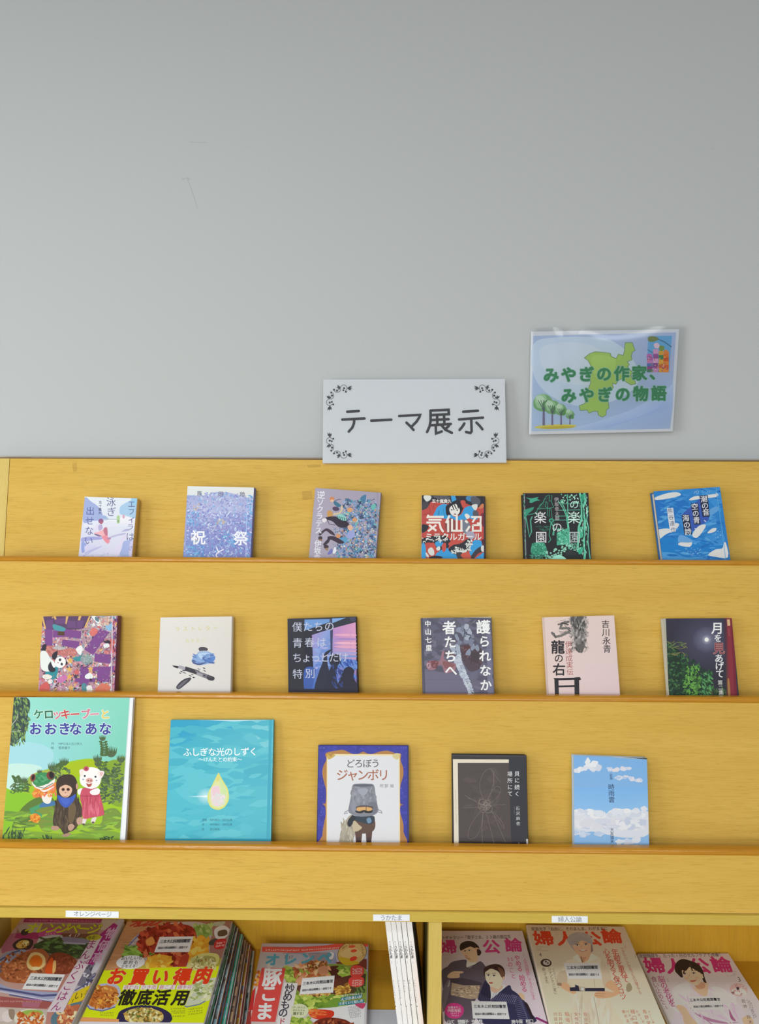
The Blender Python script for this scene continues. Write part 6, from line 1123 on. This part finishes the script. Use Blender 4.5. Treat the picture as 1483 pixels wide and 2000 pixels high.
for q in ([(1180, 390), (1240, 372), (1310, 400), (1315, 470), (1260, 510), (1180, 500), (1165, 440)], [(1170, 510), (1260, 500), (1315, 520), (1310, 590), (1240, 620), (1160, 600), (1145, 550)]): a.S(q, 'C44038')
for y in (415, 440, 465, 545, 570, 595): a.tiny(1185, y + 4, 1300, y - 4, 22, 'E8CCC4')
a.P([(1060, 735), (1300, 700), (1295, 740), (1060, 775)], '3C7880'); a.P([(1035, 790), (1320, 755), (1315, 795), (1030, 830)], '38808C'); a.tiny(1070, 712, 1300, 690, 24, 'D8DCD8'); a.T('人づきあいが', 1080, 755, 1275, 728, 40, 'DCE8E8', .02); a.T('うまくいく話し方', 1055, 805, 1290, 772, 36, 'DCE8E8', .02)
a.tiny(490, 388, 600, 384, 16, 'D8D4CC'); a.T('のなしわ', 500, 425, 590, 415, 26, '3C3028', .02)
a.P([(180, 402), (445, 405), (330, 1005), (50, 1000)], 'C84844'); a.P([(110, 640), (140, 600), (120, 700)], 'E0C8C0'); a.P([(430, 570), (582, 575), (480, 1100), (330, 1100)], 'CCC8C8'); a.S([(235, 370), (260, 340), (290, 350), (295, 390), (260, 405), (235, 395)], 'BCB4AC')
a.E(598, 885, 102, 80, 'C8CCA8', 0, 24); a.T('これ,おいしさ,', 525, 845, 675, 848, 26, '44502C', .01); a.T('知らなきゃ', 540, 878, 648, 880, 26, '44502C', .01); a.T('損する！', 545, 915, 650, 915, 36, '384424', .02)
for ch, x, y, z in (('豚', 296, 505, 215), ('こ', 258, 685, 200), ('ま', 210, 885, 205)): a.T(ch, x, y, 0, 0, z, 'E8E0DC', .035, part='headline')
a.T('炒めものの', 492, 635, 395, 1000, 112, '3A3A44', .02, part='headline') if False else a.T('炒めもの', 492, 635, 418, 905, 112, '3A3A44', .02, part='headline'); a.T('ド', 405, 1000, 0, 0, 80, 'A83440', .02, part='headline')
a.T('オレンペ', 300, 310, 880, 290, 165, '4C90A0', .04, part='title', sy=.85); a.T('3', 440, 280, 0, 0, 46, '4C484C'); a.T('17', 488, 284, 515, 282, 50, '4C484C')
sticker(a, [(632, 520), (992, 490), (975, 680), (600, 702)], (655, 580, 955, 553), (642, 655, 945, 632), 40, 27)
make_mag('magazine with a red headline box over a salad photograph, alone right of the fanned pile', GA, a, .006, 'D8D4D0', 'R', 'A8A0A0')

# --- five white spines standing on the left shelf beside the divider
up9 = Vector((0, -math.sin(SLOPE), math.cos(SLOPE))); n9 = Vector((0, -math.cos(SLOPE), -math.sin(SLOPE)))
tx = [752.3, 763.6, 773.6, 783.6, 794.0]; wd = [10.6, 9.2, 8.8, 9.2, 10.4]
sub = ['あたたかい台所しごと', 'みんなの家庭料理', '麹の漬け方', '田畑と台所　ごはん', 'うまみとだしのおかず']
place = ['first from the left', 'second from the left', 'in the middle', 'second from the right', 'nearest the divider']
for i in range(5):
    p0 = Vector((0, 1.338, .595)); sh = Sheet(p0, n9, up9, (tx[i], 1799), (tx[i] + wd[i], 1799 - .094 * wd[i]), .2125 - .001 * (i % 2))
    a = Art(sh, 680, 1780, 6.741, 1.2, 50 + i); a.full('E6E6EC', 'E4E4EA', 'E2E0EA' if i != 4 else 'E8D4D8', 'E4E4EC')
    x = (tx[i] - 680) * 6.741 + wd[i] * 3.4; o = 20 * (i % 2)
    def px(y): return x + (y - 130) * .094
    a.T('季刊', px(405), 405, px(435), 435, 24, '8C8C98', part='title'); a.T('うかたま', px(470), 472, px(595), 597, 46, '34363E', .02, part='title')
    if i != 2: a.L([(px(660), 655), (px(690), 690)], 16, 'D4D0DC', cap=False)
    n = len(sub[i]); a.T(sub[i], px(915), 915, px(915 + 28 * n), 915 + 28 * n, 26, '8A8A96' if i != 4 else 'A88890', part='subtitle'); a.E(px(1250 - o), 1250 - o, 7, 7, '44464E', n=8)
    a.tiny(px(1300), 1300, px(1500), 1500, 15, 'C0BCC8', 'subtitle')
    root = empty('magazine', sh.mw, 'white spined magazine standing upright beside the divider, %s of the five' % place[i], 'magazine', 'white spines beside the divider')
    b = MB(); w2 = sh.w / 2; b.box(-w2, -w2 + .0006, 0, .165, 0, sh.h, H('5C6484', 1.2)); b.box(w2 - .0006, w2, 0, .165, 0, sh.h, H('545C7C', 1.2)); b.box(-w2, w2, 0, .0006, 0, sh.h, H('E6E6EC', 1.2))
    a.flush('art', M_MAG, root, b)
    g_ = MB(); g_.box(-w2 + .0006, w2 - .0006, .0006, .164, .001, sh.h - .001); g_.build('page_block', M_PAGES, root)
    for k_ in list(a.parts): a.flush(k_, M_MAG, root)

# --- right bay, 1: two women in kimono
sk, hr = 'CFA888', '2E2426'
sh = flat_sheet(1, .0645, (848, 1818), (1020.5, 1818), .260); a = Art(sh, 860, 1800, 7.062, GM * 1.2, 34); a.shear = -.12
a.full('B4A8A8', 'B8ACAC', 'C4B8C4', 'BCB0B8'); 
def kbold(a, txt, pos, size, col, bold=.03, sy=1.0):
    for ch, (x, y) in zip(txt, pos): a.T(ch, x, y, 0, 0, size, col, bold, part='title', sy=sy)
kbold(a, '婦公論', ((110, 345), (705, 345), (1010, 320)), 245, 'B03470', .03, .8); a.T('トギャラリー「愛子さま、23歳の旅立ち', 45, 222, 950, 208, 54, '3C3436', .012, part='headline')
a.part = 'art'
a.S([(270, 350), (290, 300), (370, 268), (460, 280), (530, 340), (545, 390), (565, 430), (540, 465), (510, 450), (500, 400), (400, 380), (290, 400)], hr); a.S([(290, 390), (380, 340), (480, 370), (510, 420), (520, 470), (505, 560), (460, 600), (380, 580), (380, 520), (330, 480), (300, 430)], sk); a.S([(340, 490), (400, 500), (420, 530), (380, 520)], 'B08868')
a.S([(270, 345), (300, 300), (400, 275), (430, 330), (370, 360), (310, 390), (285, 400)], hr); a.S([(480, 370), (520, 360), (545, 400), (520, 440)], 'C09878'); a.S([(510, 380), (560, 400), (565, 440), (540, 468), (515, 460)], hr); a.E(343, 408, 20, 8, 'D0C4B8', -14); a.E(342, 408, 9, 8, '32282A'); a.L([(322, 410), (342, 398), (364, 402)], 5, '4C3834'); a.E(404, 398, 20, 8, 'D0C4B8', -8); a.E(402, 398, 9, 8, '32282A'); a.L([(382, 396), (402, 386), (426, 392)], 5, '4C3834'); a.L([(345, 470), (375, 478)], 8, 'A05C54'); a.L([(350, 425), (345, 450)], 4, 'A88464')
a.S([(360, 530), (410, 560), (500, 560), (520, 570), (440, 640), (370, 645), (350, 580)], 'D0C4BC')
a.S([(20, 680), (100, 620), (170, 555), (355, 525), (360, 600), (375, 640), (440, 620), (550, 548), (620, 610), (660, 700), (600, 860), (560, 1000), (480, 1100), (460, 1400), (100, 1400), (60, 1240), (20, 1100), (40, 960), (30, 860)], '564E58'); a.L([(370, 640), (470, 600), (560, 555)], 10, '453E48'); a.S([(130, 800), (300, 780), (560, 840), (540, 880), (300, 870), (170, 850)], '443C46'); a.S([(30, 960), (120, 800), (140, 900), (90, 1100), (50, 1240), (30, 1200)], '6C646C'); a.S([(100, 900), (135, 800), (130, 880)], '9C9498')
a.S([(105, 740), (170, 690), (260, 685), (320, 690), (310, 710), (270, 720), (265, 770), (180, 780), (110, 775)], sk); a.L([(200, 720), (270, 715)], 4, 'A88464'); a.L([(200, 740), (265, 738)], 4, 'A88464'); a.L([(190, 757), (262, 758)], 4, 'A88464')
a.P([(160, 842), (320, 880), (550, 880), (520, 1060), (420, 1070), (240, 1035), (145, 1005)], 'A08C78'); a.scatter(lambda x, y: True, (160, 890, 530, 1040), 60, ['B49C84', '8C7868', '6C5C54', 'C0AC94'], (24, 60), (10, 22), (-20, 30)); a.L([(150, 950), (300, 975), (540, 975)], 6, 'C4B49C')
a.S([(690, 960), (720, 900), (860, 870), (900, 900), (820, 980), (740, 1040), (690, 1050)], 'D4CCCC'); a.S([(620, 1100), (520, 1080), (560, 960), (600, 850), (640, 800), (690, 900), (690, 1050), (720, 1060), (940, 880), (990, 940), (1060, 990), (1160, 1090), (1240, 1240), (1290, 1400), (540, 1400)], '30304C'); a.S([(540, 1060), (600, 860), (660, 860), (690, 920), (690, 1080), (560, 1100)], '2C2A40')
for i in range(13): a.L([(700 + i * 26, 1080 + abs(i - 2) * 6), (770 + i * 24, 980 + i * 4 - max(0, 4 - i) * 10)], 5, '7A7A9C')
for i in range(12): a.L([(990 + i * 8, 1010 + i * 30), (1060 + i * 14, 1030 + i * 30), (1130 + i * 9, 1080 + i * 28)], 5, '6C6C90', cap=False)
for i in range(6): a.L([(560 + i * 22, 1000 + i * 12), (545 + i * 22, 1090)], 4, '5C5C80')
a.S([(1160, 1120), (1210, 1140), (1290, 1330), (1280, 1400), (1240, 1300)], '2C2228'); a.S([(1080, 1000), (1120, 985), (1160, 1020), (1165, 1070), (1140, 1080)], sk)
a.S([(600, 720), (610, 640), (680, 600), (780, 585), (860, 620), (895, 700), (880, 790), (850, 780), (760, 700), (640, 680), (620, 760)], '3A2828'); a.S([(620, 720), (650, 660), (730, 650), (810, 690), (850, 760), (860, 800), (850, 880), (790, 960), (710, 950), (690, 890), (640, 820)], 'DCBCA4'); a.S([(610, 650), (700, 600), (800, 610), (860, 660), (840, 750), (800, 690), (700, 650), (630, 690)], '3A2828'); a.S([(800, 630), (870, 670), (890, 740), (850, 770), (820, 700)], '6C4C3C'); a.E(875, 780, 14, 24, 'C49C84', 10); a.S([(700, 900), (800, 930), (860, 880), (850, 930), (770, 980), (710, 960)], 'C8A48C')
a.E(664, 742, 26, 10, 'D8CCC4'); a.E(666, 741, 11, 10, '32282A'); a.L([(638, 738), (664, 729), (690, 738)], 6, '4C3834'); a.E(742, 748, 24, 10, 'D8CCC4'); a.E(742, 747, 11, 10, '32282A'); a.L([(718, 745), (742, 735), (768, 744)], 6, '4C3834'); a.L([(640, 715), (690, 712)], 6, '6C5044'); a.L([(715, 718), (770, 712)], 6, '6C5044'); a.L([(690, 760), (685, 805)], 5, 'B08C74'); a.S([(668, 845), (700, 835), (730, 845), (705, 860)], 'A85450')
a.S([(65, 1220), (110, 1140), (220, 1125), (310, 1170), (325, 1250), (260, 1330), (140, 1330), (80, 1280)], 'B83878'); a.T('加賀まりこ', 125, 1185, 270, 1185, 38, 'E4C4D4', .01, part='headline'); a.T('内田有紀', 125, 1228, 265, 1228, 48, 'E4C4D4', .01, part='headline'); a.tiny(140, 1265, 260, 1265, 22, 'E4C4D4'); a.tiny(150, 1295, 260, 1298, 22, 'E4C4D4')
a.T('山て　登喜子　安楡見', 125, 1385, 560, 1380, 62, 'D0C8CC', .02, part='headline'); a.T('男今保　松口', 1010, 1385, 1260, 1375, 62, 'D0C8CC', .02, part='headline')
a.T('35のこと', 960, 530, 1005, 740, 78, 'B03868', .008, part='headline') if False else None
a.T('35', 940, 520, 990, 518, 66, 'B03868', .008, part='headline'); a.T('のこと', 965, 590, 1010, 750, 76, 'B03868', .006, part='headline'); a.T('やめる', 1060, 500, 1098, 650, 84, 'B03868', .01, part='headline'); a.T('始める', 1128, 775, 1160, 930, 88, 'B03868', .012, part='headline'); a.T('人生の棚卸しでラクになる', 1170, 525, 1290, 1055, 56, 'B4487C', part='headline'); a.tiny(1145, 430, 1155, 480, 18, 'A8687C'); a.tiny(30, 462, 140, 462, 12, '8C8484'); a.tiny(30, 515, 110, 515, 12, '8C8484'); a.tiny(1365, 1290, 1385, 1400, 22, 'B46890'); a.L([(1260, 500), (1268, 560)], 4, '8C8488'); a.L([(1330, 1330), (1480, 1400)], 30, '7C2C64')
sticker(a, [(430, 1098), (915, 1105), (958, 1345), (452, 1337)], (485, 1170, 885, 1172), (495, 1275, 900, 1277), 50, 36)
make_mag('magazine with two women in kimono on its cover, next to the divider', GC, a, .009, 'CFC8C8', 'L', 'C4B8B8')
pile(sh, 5, .0108, 'magazine under the kimono cover in the pile next to the divider, %s', GC, 'L', t0=.0096)

# --- right bay, 2: woman in a cream dress
sh = flat_sheet(1, .0755, (1029.5, 1806), (1220, 1810), .262); a = Art(sh, 1020, 1795, 5.114, GM * 1.2, 35); a.shear = -.2
a.full('B8A48C', 'BCA890', 'DCCCB0', 'D8C8AC')
kbold(a, '婦人公論', ((215, 190), (440, 195), (690, 195), (895, 170)), 205, 'BC3A24', .03, .72); a.T('草笛光子「自由に、そのまんま、わがままに', 110, 100, 835, 95, 40, '4C3E34', .012, part='headline'); a.part = 'art'; dr, sk2 = 'C8BCA4', 'C89C78'
a.S([(500, 400), (580, 370), (690, 380), (780, 390), (840, 470), (880, 590), (830, 680), (820, 740), (880, 830), (940, 930), (990, 1060), (490, 1060), (500, 900), (490, 760), (500, 650), (440, 640), (360, 640), (400, 500), (440, 420)], dr); a.S([(360, 540), (440, 520), (450, 640), (400, 660), (350, 640)], 'B4A48C'); a.S([(790, 400), (850, 480), (890, 600), (830, 690), (800, 600)], 'BCAC94'); a.scatter(None, (520, 760, 900, 1050), 40, ['D4C8B4', 'BCB09C', 'CCC0AC', 'C4B8A4'], (120, 260), (20, 50), (70, 100)); a.L([(720, 780), (770, 1050)], 8, 'A89C88'); a.L([(600, 780), (590, 1050)], 6, 'B0A490'); a.L([(720, 600), (730, 680)], 5, 'A89880')
a.S([(560, 350), (600, 440), (700, 370), (690, 330), (600, 330)], sk2); a.S([(570, 360), (600, 435), (640, 380)], 'B4886C'); a.P([(505, 385), (560, 345), (600, 440), (560, 430)], 'D4C8B4'); a.P([(690, 340), (770, 385), (650, 440)], 'D0C4B0'); a.L([(590, 380), (605, 430)], 8, '6C5848')
a.S([(450, 200), (500, 145), (590, 132), (670, 160), (705, 230), (700, 310), (660, 350), (540, 330), (470, 250)], '9C9490'); a.scatter(lambda x, y: (x - 585) ** 2 / 110 ** 2 + (y - 215) ** 2 / 75 ** 2 < 1, (475, 140, 695, 225), 46, ['A09894', '948C88', '8C8480', 'A8A09C'], (40, 80), (6, 12), (-40, 40), 'curl'); a.S([(500, 250), (540, 210), (620, 200), (680, 240), (690, 300), (670, 360), (610, 380), (550, 350), (520, 300)], 'C8A080'); a.S([(480, 240), (560, 170), (660, 200), (690, 250), (600, 215), (520, 260)], '94908C'); a.S([(690, 250), (710, 310), (690, 330)], '7C6C60')
a.E(552, 262, 17, 7, 'E0D4C8', -6); a.E(552, 261, 8, 7, '3A2E2C'); a.L([(533, 257), (552, 252), (571, 257)], 4, '4C3C34'); a.E(638, 255, 17, 7, 'E0D4C8', 4); a.E(638, 254, 8, 7, '3A2E2C'); a.L([(619, 250), (638, 245), (657, 252)], 4, '4C3C34'); a.S([(575, 312), (610, 308), (645, 310), (612, 330)], 'E8DCD4'); a.E(545, 300, 20, 12, 'CE9C80'); a.E(655, 295, 20, 12, 'CE9C80'); a.L([(530, 245), (570, 240)], 4, '7C6858'); a.L([(615, 236), (660, 240)], 4, '7C6858'); a.L([(595, 265), (590, 290)], 4, 'A87C60'); a.L([(575, 315), (610, 325), (645, 312)], 8, 'B06858')
a.S([(370, 650), (450, 640), (500, 700), (540, 730), (520, 750), (480, 735), (400, 690)], sk2); a.S([(830, 670), (890, 610), (960, 680), (980, 730), (930, 770), (840, 790), (760, 790), (720, 765), (740, 730), (830, 720), (920, 730)], sk2); a.L([(735, 745), (830, 748)], 4, 'A07858'); a.L([(730, 765), (820, 770)], 4, 'A07858'); a.S([(355, 640), (390, 640), (395, 665), (365, 665)], '8C7460')
a.P([(475, 685), (530, 680), (530, 655), (565, 668), (570, 690), (825, 690), (828, 722), (620, 722), (480, 720)], '2C2C40'); a.P([(565, 672), (630, 680), (628, 722), (575, 715)], 'A89C88'); a.P([(590, 685), (618, 688), (616, 715), (592, 712)], 'D8D0C4')
a.E(240, 438, 56, 40, '3C302C', 6); a.E(245, 436, 36, 26, 'B0A49C', 6); a.E(238, 425, 9, 9, '3C3430'); a.E(258, 440, 8, 8, '3C3430'); a.S([(1050, 650), (1080, 640), (1100, 700), (1060, 730), (1040, 700)], '94886C')
a.T('4', 182, 355, 0, 0, 54, '4C4038', part='headline'); a.tiny(135, 275, 275, 282, 12, '8C7C68'); a.tiny(140, 298, 190, 300, 16, '8C7C68'); a.tiny(145, 315, 265, 316, 12, '8C7C68')
a.T('シャンシャン一家に', 275, 500, 335, 735, 36, '4C4034', part='headline'); a.T('会ってきた', 215, 500, 250, 625, 38, '4C4034', part='headline'); a.tiny(310, 490, 365, 690, 18, '74685C')
a.T('年齢を重ねて、', 925, 330, 1060, 640, 74, 'B44030', .01, part='headline') if False else None
a.T('年齢を重ねて', 928, 330, 1035, 605, 72, 'B04434', .008, part='headline'); a.T('心を明るく保つコツ', 842, 325, 1010, 775, 70, 'B04434', .008, part='headline'); a.T('できないことや失うものが増えても', 1000, 300, 1180, 735, 36, 'A86850', part='headline'); a.tiny(1020, 270, 1045, 295, 20, 'B48068'); a.L([(1128, 345), (1138, 390)], 4, '8C7C68'); a.L([(1385, 850), (1395, 885)], 4, '8C7C68')
a.T('篠田正浩　角野栄子', 330, 950, 0, 0, 40, 'B46450') if False else None
for i, (x, n_, z, cc) in enumerate(((332, 4, 40, 'A85C48'), (380, 4, 40, 'A85C48'), (450, 4, 48, 'B45444'), (490, 5, 22, 'A87C68'), (540, 4, 40, 'A85C48'), (575, 5, 22, 'A87C68'), (630, 3, 40, 'B06050'), (665, 5, 22, 'A87C68'))):
    a.T(('対談の人生', '石井桃子', '稲垣えみ', '今を生きる', '女性作家', '暮らしの', '自分流', '人づきあい')[i][:n_], x, 950, x + 14, 950 + z * n_ * .9, z, cc, part='headline')
for i, (x, z, s_) in enumerate(((1015, 36, '養老孟司'), (1055, 30, '村井理子'), (1105, 48, '樋口恵子'), (1150, 26, '知恵と技'), (1225, 44, '角野栄子'), (1270, 24, 'おいしい暮らし'))): a.T(s_, x, 925, x + 60, 925 + z * len(s_) * .95, z, 'B06048', part='headline')
sticker(a, [(415, 442), (770, 440), (800, 598), (460, 596)], (462, 487, 740, 484), (478, 554, 762, 556), 38, 26)
make_mag('magazine with a grey-haired woman in a cream belted dress on its cover', GC, a, .009, 'B8B4B4', 'L', 'C8B8A8')
pile(sh, 6, .0109, 'magazine under the cream dress cover in the tall right-hand pile, %s', GC, 'L', dx=.0012, cols=('B4B0B4', 'A8A8B0', 'BCB4B0'), t0=.0093)

# --- right bay, 3: woman in a pink blouse
sh = flat_sheet(1, .0185, (1247, 1863), (1423, 1862), .262); a = Art(sh, 1230, 1800, 5.862, GM * 1.2, 36); a.shear = -.3
a.full('BCB0B4', 'BCB0B4', 'D0C4D4', 'D0C4D0'); kbold(a, '婦人公論', ((285, 500), (520, 510), (800, 505), (1050, 490)), 235, 'B02C6C', .03, .78); a.T('夜間頻尿を、たった1分のセルフケアで改善！', 130, 395, 1045, 378, 48, '4C4448', .012, part='headline'); a.part = 'art'
pk, sk3 = 'D4BCD0', 'D4AC90'
a.S([(490, 780), (560, 720), (680, 690), (760, 780), (860, 850), (940, 750), (1060, 760), (1160, 820), (1220, 900), (1330, 1050), (1360, 1180), (1300, 1300), (540, 1300), (520, 1000)], pk); a.S([(500, 780), (600, 710), (690, 720), (680, 900), (620, 960), (530, 960)], 'DCC8D8'); a.S([(940, 750), (1060, 765), (1150, 860), (1140, 1000), (1060, 960), (960, 850)], 'DCC8D8'); a.S([(1140, 1000), (1180, 1080), (1220, 1140), (1160, 1110)], '9C5C84'); a.S([(740, 1040), (900, 1100), (1100, 1150), (1260, 1150), (1100, 1170), (880, 1130)], 'A87898'); a.L([(700, 990), (860, 1110), (950, 1180)], 10, 'A47494'); a.scatter(None, (540, 760, 1260, 1170), 40, ['DCC8DC', 'CCB0C8', 'D8C4D4', 'C8ACC4'], (100, 220), (14, 34), (20, 80)); a.P([(660, 730), (720, 790), (740, 840), (650, 760)], 'E4D4E0'); a.P([(900, 760), (880, 840), (930, 800)], 'E4D4E0')
a.S([(700, 720), (760, 760), (870, 680), (900, 740), (890, 840), (840, 850), (760, 800)], sk3); a.S([(740, 700), (850, 700), (860, 760), (780, 770)], 'B88C70')
a.S([(520, 560), (530, 480), (600, 430), (700, 450), (790, 490), (840, 560), (860, 640), (880, 700), (850, 690), (820, 620), (760, 540), (640, 520), (600, 560), (600, 640), (560, 610)], '2C2224'); a.S([(595, 570), (620, 520), (700, 520), (790, 570), (830, 620), (820, 690), (770, 730), (700, 710), (640, 660)], 'DCB49C'); a.S([(540, 520), (610, 450), (720, 470), (800, 530), (830, 590), (760, 560), (690, 520), (650, 560), (600, 560), (610, 640), (550, 600)], '2C2224'); a.L([(690, 480), (720, 560)], 14, '3A2C2C'); a.L([(640, 490), (620, 590)], 16, '2C2224')
a.E(634, 600, 18, 9, 'E8DCD4', -18); a.E(634, 599, 9, 9, '32282A'); a.L([(614, 602), (632, 588), (654, 592)], 5, '4C3834'); a.E(735, 593, 20, 9, 'E8DCD4', 4); a.E(735, 592, 9, 9, '32282A'); a.L([(713, 590), (735, 581), (758, 588)], 5, '4C3834'); a.L([(608, 578), (650, 562)], 5, '6C4C40'); a.L([(710, 560), (765, 562)], 5, '6C4C40'); a.E(650, 650, 24, 14, 'E0A88C'); a.E(770, 645, 24, 14, 'E0A88C'); a.L([(690, 600), (675, 640)], 5, 'B48C74'); a.S([(690, 678), (730, 672), (770, 668), (740, 690), (710, 692)], 'B05C58'); a.S([(820, 600), (840, 610), (835, 650)], sk3); a.E(842, 640, 6, 10, 'C8C0B0')
a.S([(530, 970), (600, 960), (660, 1010), (700, 1080), (780, 1180), (640, 1180), (600, 1060)], sk3); a.S([(1290, 1110), (1340, 1080), (1400, 1100), (1420, 1180), (1320, 1180)], sk3)
a.E(1250, 780, 102, 74, 'C0A0A0', 8); a.S([(1170, 790), (1230, 760), (1320, 780), (1330, 840), (1200, 830)], 'DCC8C0'); a.S([(1225, 750), (1250, 745), (1255, 780), (1230, 780)], '3C3034'); a.S([(1165, 810), (1200, 800), (1190, 830)], '4C4044'); a.scatter(None, (1180, 720, 1330, 840), 16, ['B88890', 'E0C8C0', 'A87C80'], (24, 50), (8, 16))
a.T('3', 1255, 660, 0, 0, 74, '3C3438', part='headline'); a.tiny(1080, 585, 1225, 572, 14, '8C8488'); a.tiny(1180, 600, 1215, 598, 16, '6C6468'); a.tiny(1110, 625, 1220, 615, 14, '8C8488')
a.T('脳の老化を', 365, 660, 485, 935, 84, 'A43070', .006, part='headline'); a.T('食い止めたい', 280, 660, 400, 985, 72, '8C5070', .004, part='headline'); a.tiny(432, 650, 450, 690, 20, '8C7080'); a.T('岩井　鈴木', 1305, 910, 1385, 1150, 48, '5C4C54', part='headline'); a.tiny(1370, 900, 1450, 1100, 26, '7C6C74'); a.tiny(1345, 890, 1430, 1110, 22, '7C6C74')
sticker(a, [(672, 858), (1040, 852), (1082, 1008), (708, 1012)], (705, 900, 1020, 890), (745, 975, 1062, 967), 38, 27)
make_mag('magazine with a woman in a pale pink blouse on its cover, rightmost on the shelf', GC, a, .0090, 'C8C4C8', 'L', 'C8C0C8')
pile(sh, 1, .0090, 'magazine under the pink blouse cover at the right, %s', GC, 'L', t0=.0092)

bpy.data.objects.remove(_to); bpy.data.curves.remove(_tc)
